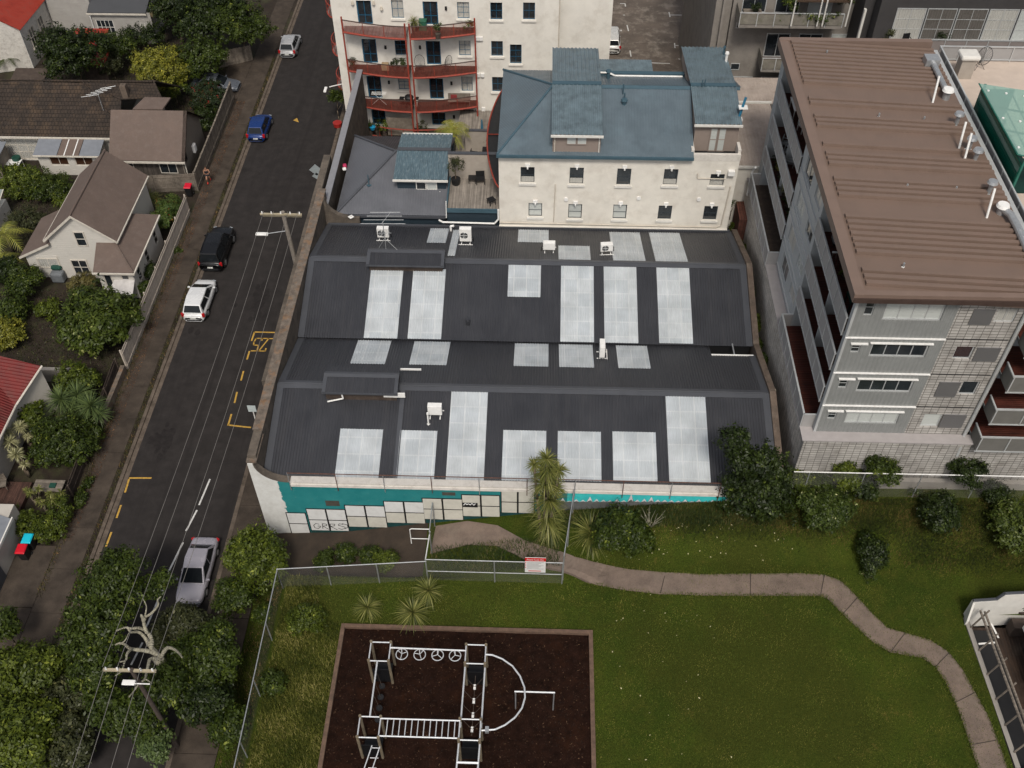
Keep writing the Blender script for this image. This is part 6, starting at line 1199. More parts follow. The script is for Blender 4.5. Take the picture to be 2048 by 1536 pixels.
def box_wall(par, x0, x1, y0, y1, z1, m, my, hs=(), hw_=(), z0=-.02, frame=None):
    # front (-Y) and right (+X) faces with openings; the other two plain
    mb = MB(); wall(mb, (x0, y0, z0), (1, 0, 0), (0, -1, 0), x1-x0, z1-z0, [h[:4] for h in hs], .1); mb.box(x0+.01, y1-.1, z0, x1-.01, y1, z1); mb.box(x0+.001, y0+.01, z0, x0+.1, y1, z1); mb.box(x0+.15, y0+.25, z0, x1-.25, y0+.3, z1-.1); wo = mb.build('wall', m, par)
    mb = MB(); wall(mb, (x1, y0, z0), (0, 1, 0), (1, 0, 0), y1-y0, z1-z0, [h[:4] for h in hw_], .1); mb.build('wall', my, par)
    fr = frame or trim_w
    for h in hs: window(par, (x0, y0, z0), (1, 0, 0), (0, -1, 0), h[:4], .08, fr, h[4] if len(h) > 4 else glass_dk, h[5] if len(h) > 5 else 2, h[6] if len(h) > 6 else 1, .08, name='window')
    for h in hw_: window(par, (x1, y0, z0), (0, 1, 0), (1, 0, 0), h[:4], .08, fr, h[4] if len(h) > 4 else glass_dk, h[5] if len(h) > 5 else 2, h[6] if len(h) > 6 else 1, .08, name='window')
    return wo
# --- brown roofed weatherboard house in the middle ---
hs = thing('weatherboard_house', 'white weatherboard house with a brown gabled roof and wrap-round porch', 'house', (-36, 58.4, 0)); y0 = 58.4; xl, xr, xc = -37.2, -32.15, -34.65; ze, zr = 4.15, 6.25
mb = MB(); mb.extr([(xl, y0, -.02), (xr, y0, -.02), (xr, y0, ze), (xc, y0, zr-.08), (xl, y0, ze)], (0, .12, 0)); mb.build('gable_wall', board_w, hs); MB().box(xl, y0+.12, 0, xl+.1, 66.2, ze).build('wall', board_wy, hs)
mb = MB(); mb.box(xr-.1, y0+.13, 0, xr, 66.2, ze-.1); mb.build('wall', board_wy, hs); MB().extr([(xl, 66.2, 0), (xr, 66.2, 0), (xr, 66.2, ze), (xc, 66.2, zr-.08), (xl, 66.2, ze)], (0, .1, 0)).build('gable_wall', board_w, hs)
MB().box(-39.6, y0+.01, 0, xl-.01, 62.5, 2.2).build('wall', board_w, hs)
s1 = (zr-ze)/(xr-xc); 
for sgn, m in ((-1, brown_rf), (1, brown_rf)):
    xe = xc+sgn*(xr-xc+.3); zee = zr-s1*(xr-xc+.3)
    MB().slab([(xc, y0-.3, zr+.06), (xe, y0-.3, zee+.06), (xe, 66.5, zee+.06), (xc, 66.5, zr+.06)], .1).build('roof', m, hs); MB().extr([(xc, y0-.34, zr-.13), (xe, y0-.34, zee-.13), (xe, y0-.34, zee+.08), (xc, y0-.34, zr+.08)], (0, .04, 0)).build('barge_board', trim_w, hs)
    MB().box(xe-.06, y0-.3, zee-.08, xe+.08, 66.5, zee+.03).build('gutter', trim_w, hs)
b = MB(); b.cyl((xc, y0-.3, zr+.1), (xc, 66.5, zr+.1), .08); b.build('ridge_tiles', brown_rf, hs)
MB().slab([(xl-.02, y0-.25, 3.55), (xl-.02, 63.0, 3.55), (-39.95, 63.0, 2.2), (-39.95, y0-.25, 2.2)], .1).build('lean_to_roof', brown_rf, hs); b = MB(); b.extr([(xl-.02, y0-.29, 3.4), (-39.95, y0-.29, 2.05), (-39.95, y0-.29, 2.24), (xl-.02, y0-.29, 3.59)], (0, .04, 0)); b.build('barge_board', trim_w, hs)
MB().extr([(xl, y0+.02, 2.1), (-39.6, y0+.02, 2.1), (xl, y0+.02, 3.45)], (0, .1, 0)).build('wall', board_w, hs)
# wrap-round porch
pz, pe = 3.6, 2.75; x1, yf_, yb2 = -30.3, 55.95, 63.0
g = MB(); g.slab([(-33.6, y0-.003, pz), (-33.35, yf_, pe), (x1, yf_, pe), (-32.15, y0-.003, pz)], .08); g.build('porch_roof', brown_rf, hs); g = MB(); g.slab([(xr+.003, y0, pz), (x1, yf_, pe), (x1, yb2, pe), (xr+.003, yb2-1, pz)], .08); g.build('porch_roof', brown_rf, hs)
MB().cyl((xr, y0, pz+.05), (x1, yf_, pe+.04), .06).build('hip_tiles', brown_rf, hs); g = MB(); g.box(-33.4, yf_-.12, pe-.14, x1+.1, yf_-.02, pe-.01); g.box(x1, yf_, pe-.14, x1+.1, yb2, pe-.01); g.build('gutter', trim_w, hs)
mb = MB(); hp = [(.35, .95, 1.0, 2.3), (1.7, 2.3, 1.0, 2.3)]; wall(mb, (-33.2, yf_+.25, 0), (1, 0, 0), (0, -1, 0), 2.65, 2.6, hp, .1); mb.build('wall', board_w, hs)
for h in hp: window(hs, (-33.2, yf_+.25, 0), (1, 0, 0), (0, -1, 0), h, .08, trim_w, glass_dk, 1, 1, .07)
mb = MB(); hp = [(.8, 1.5, .9, 2.1), (2.9, 3.6, .9, 2.1), (5.2, 5.9, .9, 2.1)]; wall(mb, (-30.55, yf_+.25, 0), (0, 1, 0), (1, 0, 0), 6.6, 2.6, hp, .1); mb.box(-33.1, yf_+.6, 0, -30.9, 62.6, 2.4); mb.build('wall', board_wy, hs)
for h in hp: window(hs, (-30.55, yf_+.25, 0), (0, 1, 0), (1, 0, 0), h, .08, trim_w, glass_dk, 1, 2, .07)
def hw(a, b, c, nx, nz, gm=glass_dk, cut=None): A = WY(*a, y0-.02); B = WY(b, a[1], y0-.02); C_ = WY(*c, y0-.02); f = window(hs, (A.x, y0-.05, C_.z), (1, 0, 0), (0, -1, 0), (0, B.x-A.x, 0, A.z-C_.z), .04, trim_w, gm, nx, nz, .09); return f
hw((144, 463), 166, (152, 492), 1, 2); hw((72, 516), 114, (80, 535), 2, 1, curtain); hw((139, 519), 172, (150, 548), 2, 2)
b = MB(); b.extr([(-37.2, y0-.01, 0), (-37.1, y0-.01, 0), (-37.1, y0-.01, 2.2), (-37.2, y0-.01, 2.2)], (0, -.03, 0)); b.build('corner_board', trim_w, hs)
q = W(120, 562, 0); t = thing('covered_barbecue', 'grey covered garden barbecue with a dark green top by the house wall', 'barbecue', tuple(q)); MB().box(q.x-.5, q.y-.3, 0, q.x+.5, q.y+.4, .9).build('cover', mat('grey_tarpaulin', (.13, .14, .15), .7), t, bevel=.15); MB().box(q.x-.45, q.y+.1, .9, q.x+.4, q.y+.6, 1.3).build('hood', mat('green_hood', (.01, .05, .035), .5), t, bevel=.2)
# --- brown roofed extension with long dark tiled house ---
ex = thing('brown_roof_cottage', 'timber cottage with a plain brown roof behind the paling fence', 'house', (-33.5, 70.6, 0)); a = (-36.6, -30.1)
MB().slab([(a[0], 70.3, 2.7), (a[1], 70.3, 2.7), (a[1], 73.6, 5.5), (a[0], 73.6, 5.5)], .12).build('roof', brown_rf, ex); MB().slab([(a[0], 73.61, 5.5), (a[1], 73.61, 5.5), (a[1], 77.0, 2.7), (a[0], 77.0, 2.7)], .12).build('roof', brown_rf, ex)
MB().box(a[0], 70.18, 2.5, a[1], 70.28, 2.66).build('gutter', trim_w, ex); wd_m = mat('grey_shiplap', (.25, .215, .18), .85, .2, 2, kind='board', ks=3.2, ax='Y', stain=(.08, .06, .05), stsc=2, stamt=.5)
MB().extr([(a[1]-.35, 70.6, 0), (a[1]-.35, 76.7, 0), (a[1]-.35, 76.7, 2.8), (a[1]-.35, 73.6, 5.3), (a[1]-.35, 70.6, 2.8)], (-.1, 0, 0)).build('gable_wall', wd_m, ex); MB().extr([(a[1]-.3, 70.3, 2.55), (a[1]-.3, 73.6, 5.35), (a[1]-.3, 77, 2.55), (a[1]-.3, 77, 2.7), (a[1]-.3, 73.6, 5.5), (a[1]-.3, 70.3, 2.7)], (.3, 0, 0)).build('barge_board', timber_dk, ex)
wall_b = MB(); wall_b.box(a[0]+.2, 70.75, 0, a[1]-.5, 70.85, 2.7); wall_b.build('wall', mat('dark_shiplap', (.06, .05, .043), .85, .2, 2, kind='plank', ks=2), ex); window(ex, (-32.6, 70.74, 1.2), (1, 0, 0), (0, -1, 0), (0, 1.5, 0, 1.1), -.02, trim_w, glass_dk, 2, 1, .06); window(ex, (-35.6, 70.74, 1.2), (1, 0, 0), (0, -1, 0), (0, .8, 0, 1.1), -.02, trim_w, glass_dk, 1, 1, .06)
window(ex, (a[1]-.34, 71.2, 2.0), (0, 1, 0), (1, 0, 0), (0, .5, 0, 1.3), -.02, timber_dk, glass_dk, 1, 1, .06); MB().tube([(a[1]-.1, 70.4, 2.6), (a[1]-.2, 70.6, 2.2), (a[1]-.2, 70.6, .1)], .05).build('downpipe', trim_w, ex); b = MB(); b.box(a[1]-.33, 73.3, 1.5, a[1]-.1, 73.8, 2.2); b.build('meter_box', white_metal, ex)
r4 = [W(265, 218, 5.2), W(325, 218, 5.2), W(341, 195, 5.35), W(289, 194, 5.35)]; MB().slab(r4, .12).build('rear_roof', brown_rf, ex); MB().box(r4[0].x+.5, r4[0].y+.2, 0, r4[1].x-.3, r4[3].y-.4, 5.0).build('rear_wall', wd_m, ex)
ht = thing('tiled_roof_house', 'long single storey house with a dark mossy tiled roof and french windows', 'house', (-45, 73.8, 0))
MB().slab([(-62, 73.6, 2.75), (-36.7, 73.6, 2.75), (-36.7, 76.4, 4.9), (-40.2, 77.6, 5.6), (-62, 77.6, 5.6)], .12).build('roof', tile_rf, ht); MB().slab([(-40.2, 77.63, 5.6), (-62, 77.63, 5.6), (-62, 81.5, 2.75), (-40.2, 81.5, 2.75)], .12).build('roof', tile_rf, ht); MB().slab([(-36.7, 76.2, 4.9), (-33.2, 76.6, 4.95), (-34.2, 78.3, 5.6), (-40.2, 77.65, 5.62)], .1).build('roof', tile_rf, ht); MB().slab([(-34.0, 78.2, 5.6), (-40.2, 78.0, 5.6), (-40.2, 82.0, 2.8), (-33.5, 82.0, 2.8)], .1).build('roof', tile_rf, ht)
b = MB(); b.cyl((-62, 77.62, 5.66), (-34.2, 77.9, 5.66), .09); b.cyl((-40.2, 77.6, 5.66), (-37.0, 74.6, 3.6), .08); b.build('ridge_tiles', tile_rf, ht); MB().box(-62, 73.46, 2.56, -36.7, 73.58, 2.72).build('gutter', trim_w, ht)
box_wall(ht, -61.8, -36.9, 74.0, 81, 2.7, board_w, board_wy, [(61.8-47.3+.0, 61.8-43.5, .1, 2.3, curtain, 4, 3)]); b = MB(); q = W(250, 184, 5.4); b.box(q.x-.25, q.y-.25, 4.8, q.x+.25, q.y+.25, 6.1); b.build('chimney', mat('old_brick', (0, 0, 0)), ht)
q = W(204, 212, 4.6); t = thing('television_antenna', 'television antenna on the dark tiled roof', 'antenna', tuple(q)); MB().cyl((q.x, q.y, q.z-.6), (q.x, q.y, q.z+1.3), .03).build('mast', steel, t); b = MB()
for i in range(5): b.cyl((q.x-1.3+.3*i, q.y-.5+.35*i, q.z+1.15), (q.x+.2+.25*i, q.y-.2+.35*i, q.z+1.25), .014, n=4)
b.cyl((q.x-.6, q.y-.5, q.z+1.2), (q.x+.7, q.y+1.0, q.z+1.2), .02, n=5); b.build('antenna_rods', steel, t)
# glazed lean-to
cs = thing('garden_room', 'white boarded garden room with a grey and brown panelled roof', 'garden room', (-41, 72, 0)); 
mb = MB(); hp = [(.95, 2.6, 1.0, 1.95, mat('warm_interior_glass', (.05, .025, .015), .1), 2, 1), (3.15, 4.8, 1.0, 1.95, MATS['warm_interior_glass'], 2, 1)]; box_wall(cs, -43.6, -38.2, 71.9, 73.5, 2.15, board_w, board_wy, hp)
gp_ = mat('grey_sheet_panel', (.17, .18, .20), .5, .1)
for i, (xa_, xb_, m) in enumerate(((-43.75, -41.7, gp_), (-41.65, -41.1, brown_rf), (-41.0, -40.3, brown_rf), (-40.2, -39.8, brown_rf), (-39.75, -38.0, gp_))): MB().slab([(xa_, 71.6, 2.2), (xb_, 71.6, 2.2), (xb_, 73.45, 2.62), (xa_, 73.45, 2.62)], .06).build('roof_panel', m, cs)
MB().box(-43.75, 71.5, 2.08, -38.0, 71.58, 2.2).build('gutter', trim_w, cs); b = MB(); b.slab([(-41.09, 71.6, 2.22), (-41.01, 71.6, 2.22), (-41.01, 73.4, 2.64), (-41.09, 73.4, 2.64)], .04); b.build('glazing_bar', white_metal, cs); b = MB(); b.slab([(-40.29, 71.6, 2.22), (-40.21, 71.6, 2.22), (-40.21, 73.4, 2.64), (-40.29, 73.4, 2.64)], .04); b.build('glazing_bar', white_metal, cs)
t = thing('garden_shed', 'small shed with a grey roof and water barrel at the left frame edge', 'shed', (-47.5, 72, 0)); MB().box(-49, 71.2, 0, -46.9, 73.3, 2.0).build('wall', wd_m, t); MB().slab([(-49.1, 71, 2.05), (-46.7, 71, 2.05), (-46.7, 73.4, 2.3), (-49.1, 73.4, 2.3)], .06).build('roof', gp_, t)
t = thing('water_barrel', 'dark green water barrel outside the french windows', 'barrel', (-46.2, 73.0, 0)); MB().cyl((-46.2, 73, 0), (-46.2, 73, 1.0), .35, .38, 14).build('barrel_body', mat('green_hood', (.01, .05, .035)), t)
q = W(22, 325, .7); table('white framed garden table beside the shed', (q.x, q.y, 0), 1.6, .8, .7, white_metal)
# --- top-left houses ---
h1 = thing('red_roof_villa', 'peeling white weatherboard villa with a red iron roof at the top left corner', 'house', (-52, 92, 0))
A, B = W(38, 57, 4.2), W(85, 0, 4.2); d = (B-A).normalized(); L_g = (B-A)*2.2; peel = mat('peeling_white_boards', (.62, .59, .54), .85, .12, 2, kind='board', ks=1.7, ax='X', stain=(.2, .16, .13), stsc=3.5, stamt=.6); A = Vector((A.x, A.y, 4.2)); side = Vector((d.y, -d.x, 0))
fl = Vector((-1, -.28, 0)).normalized(); E_ = A+fl*6
g = MB(); g.slab([A+Vector((.25, -.3, .02)), A+L_g+Vector((.25, 0, .02)), A+L_g+fl*3.2+Vector((0, 0, 2.4)), A+fl*3.2+Vector((0, 0, 2.4))], .08); g.slab([E_+Vector((-.2, -.3, .02)), A+fl*3.23+Vector((0, 0, 2.4)), A+L_g+fl*3.23+Vector((0, 0, 2.4)), E_+L_g], .08); g.build('roof', red_rf, h1)
z0 = Vector((0, 0, -4.2)); g = MB(); g.extr([A, A+L_g, A+L_g+z0, A+z0], fl*.1); g.build('side_wall', mat('peeling_white_boards_side', (.62, .59, .54), .85, .12, 2, kind='board', ks=1.7, ax='Y', stain=(.2, .16, .13), stsc=3.5, stamt=.5), h1); g = MB(); g.extr([A, A+z0, E_+z0, E_, A+fl*3+Vector((0, 0, 2.2))], -fl.cross(Vector((0, 0, 1)))*.1); g.build('gable_wall', peel, h1)
g = MB(); g.extr([A+Vector((.02, -.02, 0)), A+Vector((.02, -.02, -4.2)), A+fl*.18+Vector((0, 0, -4.2)), A+fl*.18], -fl.cross(Vector((0, 0, 1)))*-.06); g.build('corner_board', mat('pale_blue_trim', (.25, .33, .38), .7), h1)
nrm = -fl
for s in (1.2, 3.4, 6.2): window(h1, tuple(A+d*s+Vector((0, 0, -2.7))), tuple(d), tuple(Vector((d.y, -d.x, 0))), (0, 1.15, 0, 1.9), -.03, trim_w, glass_dk, 2, 2, .1, sill=trim_w)
h2 = thing('slate_roof_house', 'pale grey weatherboard house with a charcoal roof near the top left', 'house', (-42, 95, 0)); C1, C2 = W(175, 24, 3.3), W(287, 34, 3.3)
MB().slab([(C1.x, C1.y-.2, 3.35), (C2.x, C1.y-.2, 3.35), (C2.x+.6, C1.y+7, 6.5), (C1.x+.3, C1.y+7, 6.5)], .12).build('roof', slate_rf, h2); grey_w = mat('pale_grey_boards', (.38, .36, .335), .8, .08, 1.5, kind='board', ks=1.7, ax='X')
box_wall(h2, C1.x+.1, C2.x-.15, C1.y, C1.y+7, 3.3, grey_w, grey_w, [(.4, 2.2, .15, 2.5, glass_dk, 4, 3), (4.9, 6.2, 1.35, 2.3, curtain, 3, 2)], (), frame=win_wh); MB().box(C1.x-.05, C1.y-.32, 3.15, C2.x+.05, C1.y-.22, 3.3).build('gutter', trim_w, h2); MB().tube([(C1.x+.2, C1.y-.2, 3.2), (C1.x+.15, C1.y-.05, 0)], .05).build('downpipe', white_metal, h2)
MB().box(-50.5, C1.y+.8, 0, C1.x+.09, C1.y+8, 5.5).build('rear_wing', grey_w, h2); MB().slab([(-50.7, C1.y+.5, 5.4), (C1.x+.4, C1.y+.5, 5.4), (C1.x+.4, C1.y+8, 8), (-50.7, C1.y+8, 8)], .1).build('rear_roof', slate_rf, h2)
MB().slab([(C2.x+.05, C1.y+.2, 2.9), (C2.x+3.2, C1.y+.2, 2.3), (C2.x+3.2, C1.y+5, 2.6), (C2.x+.7, C1.y+5, 3.8)], .1).build('side_lean_to_roof', mat('mossy_brown_roof', (.13, .10, .055), .9, .4, 2, fine=.4), h2)
pr_ = thing('red_porch', 'rusty red corrugated porch roof among the trees at the top left', 'porch', (-46, 93, 0)); a = W(152, 62, 2.6); b_ = W(205, 62, 2.6)
MB().slab([(a.x, a.y-2.2, 2.3), (a.x+3.4, a.y-2.2, 2.3), (a.x+3.4, a.y, 2.9), (a.x, a.y, 2.9)], .06).build('roof', red_rf, pr_); MB().slab([(a.x+1.9, a.y-5.2, 1.9), (a.x+4.3, a.y-5.2, 1.9), (a.x+4.3, a.y-3.4, 2.3), (a.x+1.9, a.y-3.4, 2.3)], .06).build('lower_roof', red_rf, pr_); [MB().cyl((a.x+x_, a.y-2.1, 0), (a.x+x_, a.y-2.1, 2.3), .05).build('post', timber_dk, pr_) for x_ in (.1, 3.3)]; MB().box(a.x+2, a.y-5.1, 0, a.x+4.2, a.y-3.5, 1.85).build('wall', timber_dk, pr_)
t = thing('garden_outbuilding', 'low garden shed with a weathered brown roof above the tiled house', 'shed', (-48, 82, 0)); q = W(58, 155, 2.0); MB().slab([(q.x-1.6, q.y-1.2, 1.9), (q.x+1.6, q.y-1.2, 1.9), (q.x+1.6, q.y+1.2, 2.3), (q.x-1.6, q.y+1.2, 2.3)], .08).build('roof', timber_dk, t); MB().box(q.x-1.5, q.y-1, 0, q.x+1.5, q.y+1, 1.85).build('wall', board_w, t)
t = thing('greenhouse', 'small glazed lean-to greenhouse at the left edge of the garden', 'greenhouse', (-44, 64.5, 0)); b = W(24, 425, 0); MB().box(b.x-4, b.y-2.5, 0, b.x, b.y, 1.4).build('wall', board_w, t); g = MB(); g.slab([(b.x-4, b.y-2.6, 1.5), (b.x+.1, b.y-2.6, 1.5), (b.x+.1, b.y+.1, 2.3), (b.x-4, b.y+.1, 2.3)], .04); g.build('glass_roof', glassmat('clear_glass', (.35, .38, .36), .55), t); g = MB()
for k in range(6): x_ = b.x-4+k*.82; g.slab([(x_-.03, b.y-2.6, 1.53), (x_+.03, b.y-2.6, 1.53), (x_+.03, b.y+.1, 2.33), (x_-.03, b.y+.1, 2.33)], .03)
g.build('glazing_bars', trim_w, t)
# --- lower left red roofed house ---
h3 = thing('red_roof_cottage', 'cream rendered cottage with a dark red corrugated roof at the lower left', 'house', (-34, 43, 0)); yw = 38.5
R_g = W(105, 713, 4.6); gx = R_g.x-1.2
mb = MB(); hp = [(.9, 2.3, 1.1, 2.6, curtain, 2, 3), (4.6, 5.6, 1.2, 2.3, curtain, 2, 2)]
P0 = (-34.35, yw-1.5, 0); wall(mb, P0, (0, 1, 0), (1, 0, 0), 5.6, 3.0, [h[:4] for h in [(3.6, 5.1, .9, 2.2)]], .1); mb.build('wall', mat('cottage_render', (.40, .37, .33), .85, .1, 1), h3); window(h3, P0, (0, 1, 0), (1, 0, 0), (3.6, 5.1, .9, 2.2), .08, trim_w, curtain, 2, 3, .09, sill=trim_w)
MB().extr([(-34.4, 42.6, 0), (-33.0, 44.9, 0), (-33.0, 44.9, 3.75), (-34.4, 42.6, 2.95)], (-.1, .05, 0)).build('end_wall', MATS['cottage_render'], h3)
corr_m = MB(); corr(corr_m, (-40, 35, 3.0), (0, 1, 0), (5.6, 0, 0), 8.3, 5.6, .2, .02); corr_m = MB(); P = [(-34.1, 36.5, 3.1), (-34.1, 42.4, 3.1), (-32.9, 44.9, 4.2), (-37.3, 45.2, 5.4), (-38.5, 36.5, 5.2)]; corr_m.slab(P, .06); ro3 = corr_m.build('roof', mat('dark_red_corrugated', (.12, .012, .010), .6, .3, 1.2, kind='rib', ks=1.6, ax='W', stain=(.08, .04, .03), stsc=1.5, stamt=.6), h3)
corr_m = MB(); corr_m.slab([(-38.51, 36.5, 5.2), (-37.31, 45.2, 5.4), (-42, 45.4, 3.8), (-43, 36.5, 3.6)], .06); corr_m.build('roof', MATS['dark_red_corrugated'], h3); MB().tube([(-34.0, 36.4, 3.05), (-34.0, 42.4, 3.05), (-32.8, 44.95, 4.15)], .07).build('gutter', trim_w, h3)
MB().box(-41, 36.6, 0, -34.6, 44, 2.9).build('core', dim, h3)
t = thing('garden_deck', 'dark timber deck with a bench and planter outside the red roofed cottage', 'deck', (-34, 34, 0)); MB().box(-37, 34.2, 0, -32.4, 38.2, .35).build('decking', deck_br, t)
q = W(4, 975, .4); plain('deck_chair', 'wooden chair at the left edge of the dark deck', 'chair', tuple(q), [('seat', [(-.4, -.3, .35, .4, .3, .42)], timber_grey), ('backrest', [(-.4, .3, .4, .4, .36, .9)], timber_grey)]+[('leg', [l], timber_grey) for l in legs(.7, .5, .35)], .3)
q = W(98, 973, .75); plain('potting_bench', 'old grey potting bench with a green tray on the dark deck', 'bench', (q.x, q.y, .0), [('bench_top', [(-.95, -.45, .8, .95, .45, .86)], timber_grey), ('tray', [(.1, -.2, .86, .5, .15, .95)], mat('green_hood', (0, 0, 0)))]+[('leg', [l], timber_grey) for l in legs(1.7, .8, .8)])
ga = thing('garage', 'small white garage with a dark roller door and grey sheet roof', 'garage', (-33, 33, 0)); MB().box(-36, 31.4, 0, -31.6, 35.0, 2.4).build('wall', mat('cottage_render', (0, 0, 0)), ga); MB().slab([(-36.3, 31.0, 2.55), (-31.35, 31.0, 2.45), (-31.35, 33.9, 2.45), (-36.3, 35.3, 2.9)], .08).build('roof', gp_, ga); MB().box(-31.36, 31.0, 2.3, -31.28, 34, 2.5).build('barge_board', win_wh, ga)
MB().box(-36, 29.3, 0, -31.62, 31.39, 2.35).build('wall', MATS['cottage_render'], ga); MB().box(-31.61, 29.4, .05, -31.55, 31.4, 2.1).build('roller_door', mat('dark_roller_door', (.09, .10, .12), .6, .1, kind='board', ks=5, ax='Y'), ga)
# --- fences and walls of the left side ---
def paling(name, lab, pts, h, m, pale=.14, cap=False, post=2.4, rails=True, th=.03):
    t = thing(name, lab, 'fence', (pts[0][0], pts[0][1], 0)); g = MB(); r_ = MB()
    for (xa_, ya_), (xb_, yb_) in zip(pts[:-1], pts[1:]):
        L0 = math.hypot(xb_-xa_, yb_-ya_); k = max(1, int(L0/pale)); ang = math.atan2(yb_-ya_, xb_-xa_)
        for i in range(k): q = (i+.5)/k; g.obox((xa_+(xb_-xa_)*q, ya_+(yb_-ya_)*q, 0), L0/k*.93, th, h+(random.uniform(-.02, .02) if not cap else 0), ang)
        for zz in ((.35, h-.3) if rails else ()): r_.obox(((xa_+xb_)/2, (ya_+yb_)/2, zz), L0, .09, .09, ang)
        if cap: r_.obox(((xa_+xb_)/2, (ya_+yb_)/2, h+.002), L0, .14, .05, ang)
        n_ = max(1, int(L0/post))
        for i in range(n_+1): q = i/n_; b = MB(); b.obox((xa_+(xb_-xa_)*q-.08*math.sin(ang), ya_+(yb_-ya_)*q+.08*math.cos(ang), 0), .1, .1, h+.05, ang); b.build('post', m, t)
    g.build('palings', m, t)
    if r_.v: r_.build('rails', m, t)
    return t
random.seed(5)
paling('paling_fence', 'weathered grey timber fence along the footpath past the brown roofed cottage', [(-29.45, 70.0), (-29.5, 78.0), (-29.6, 84.4)], 1.85, timber_grey, cap=True)
paling('paling_fence', 'weathered paling fence running back from the street beside the red lidded bin', [(-29.5, 69.95), (-36.5, 69.2)], 1.75, timber_grey)
paling('paling_fence', 'short grey paling fence beyond the driveway with the parked dark car', [(-34.5, 89.0), (-29.3, 91.6)], 1.7, timber_grey)
fence_c = mat('cream_painted_fence', (.46, .40, .34), .85, .12, 1.2, stain=(.14, .11, .09), stsc=1.5, stamt=.5)
paling('board_fence', 'tall cream painted board fence in front of the brown gabled house', [(-29.3, 48.7), (-29.35, 57.8), (-29.4, 66.8)], 1.85, fence_c, .3, post=3)
paling('paling_fence', 'dark timber fence beside the footpath by the lower left hedge', [(-29.9, 48.4), (-29.6, 40), (-29.45, 34.6)], 1.3, timber_dk)
t = thing('retaining_wall', 'low concrete retaining wall at the bottom of the soil garden', 'wall', (-36, 47.6, 0)); MB().box(-46, 47.3, 0, -31.2, 47.6, 1.2).build('wall_body', mat('smooth_concrete', (0, 0, 0)), t)
t = thing('garden_wall', 'mossy low stone wall end beside the footpath below the cream fence', 'wall', (-29.4, 46, 0)); MB().box(-29.6, 43.5, 0, -29.3, 48.4, .7).build('wall_body', mat('mossy_coping', (0, 0, 0)), t)
q = W(262, 590, 0); t = thing('garden_cover', 'white tent-shaped cover behind the cream fence', 'cover', (q.x, q.y, 0)); MB().slab([(q.x-1.1, q.y-1.6, 1.2), (q.x+.9, q.y-1.6, 1.2), (q.x+.9, q.y-.2, 1.9), (q.x-.6, q.y-.2, 1.9)], .04).build('canvas', mat('white_canvas', (.45, .43, .42), .8), t); MB().slab([(q.x-.6, q.y-.19, 1.9), (q.x+.9, q.y-.19, 1.9), (q.x+.9, q.y+1, 1.2), (q.x-1.1, q.y+1, 1.2)], .04).build('canvas', MATS['white_canvas'], t)
for sx in (-.9, .8):
    for sy in (-1.5, .9): MB().cyl((q.x+sx, q.y+sy, 0), (q.x+sx, q.y+sy, 1.2), .03).build('pole', steel, t)
bin_('cyan lidded wheelie bin at the end of the hedge by the garage', (-30.75, 33.5, .0), (.01, .42, .55)); bin_('red lidded wheelie bin standing below the cyan one by the garage', (-30.85, 32.75, .0), (.5, .008, .02))
bin_('red lidded wheelie bin in the corner of the paling fence', (-30.0, 69.2, .0), (.5, .01, .03)); q = W(570, 634, 1.15); bin_('pale blue lidded wheelie bin on the footpath against the warehouse wall', (min(q.x, -17.3), q.y, .095), (.12, .5, .68))
# ======================= CARS =======================
def carat(name, lab, col, px, py, L, Wd, H, st, ry=0, rails=False):
    q = W(px, py, H*.5); return car(name, lab, col, (q.x, q.y, 0), ry, L, Wd, H, st, rails=rails)
carat('hatchback', 'silver hatchback parked at the far left kerb near the top of the street', (.36, .36, .37), 580, 85, 3.9, 1.72, 1.5, 'hatch')
carat('hatchback', 'dark blue hatchback parked at the left kerb opposite the white block', (.006, .03, .14), 519, 249, 3.9, 1.72, 1.5, 'hatch')
carat('off_roader', 'black four wheel drive parked in front of the white hatchback', (.006, .006, .007), 433, 490, 4.8, 1.95, 1.8, 'suv', rails=True)
carat('hatchback', 'white hatchback with dark windows parked behind the black four wheel drive', (.66, .66, .66), 399, 593, 4.3, 1.78, 1.5, 'hatch')
carat('saloon', 'lilac silver saloon parked facing away at the right kerb by the bright green tree', (.30, .285, .32), 393, 1137, 4.55, 1.74, 1.38, 'sedan', PI)
q = W(430, 165, .7); car('saloon', 'dark grey saloon parked across the driveway behind red flowers', (.10, .11, .13), (q.x, q.y, 0), -PI/2-.05, 4.6, 1.78, 1.4, 'sedan')
# ======================= STREET FURNITURE =======================
def pole(lab, base, top, r0, r1, arms, lamp=None):
    t = thing('utility_pole', lab, 'utility pole', base); MB().cyl((base[0], base[1], base[2]-.2), top, r0, r1, 10).build('pole', mat('grey_pole_timber', (.20, .175, .15), .85, .25, 4) if r0 > .15 else mat('dark_pole_timber', (.06, .045, .038), .9, .3, 4), t)
    for (dz, dy, w_) in arms:
        z = top[2]-dz; a = MB(); a.box(top[0]-w_, top[1]+dy-.06, z-.06, top[0]+w_*.85, top[1]+dy+.06, z+.06); ao = a.build('crossarm', mat('yellowed_timber', (.34, .29, .2), .8), t)
        for k in range(5):
            x = top[0]-w_+.15+(1.85*w_-.3)*k/4; b = MB(); b.cyl((x, top[1]+dy, z+.05), (x, top[1]+dy, z+.22), .06, .04, 7); b.build('insulator', white_metal, ao)
    if lamp:
        b = MB(); b.tube([(top[0], top[1], lamp[2]), tuple(lamp)], .03); lo = b.build('lamp_arm', steel, t); b = MB(); b.obox((lamp[0]-.2, lamp[1], lamp[2]-.08), .9, .3, .14); b.build('lamp_head', white_metal, lo, bevel=.05)
    return t
bz = (-17.75, 56.4, 0.1); tp = (-18.2, 57.2, 8.9); tz = WY(566, 428, 56.4); tp = (tz.x, 56.4, tz.z+.2)
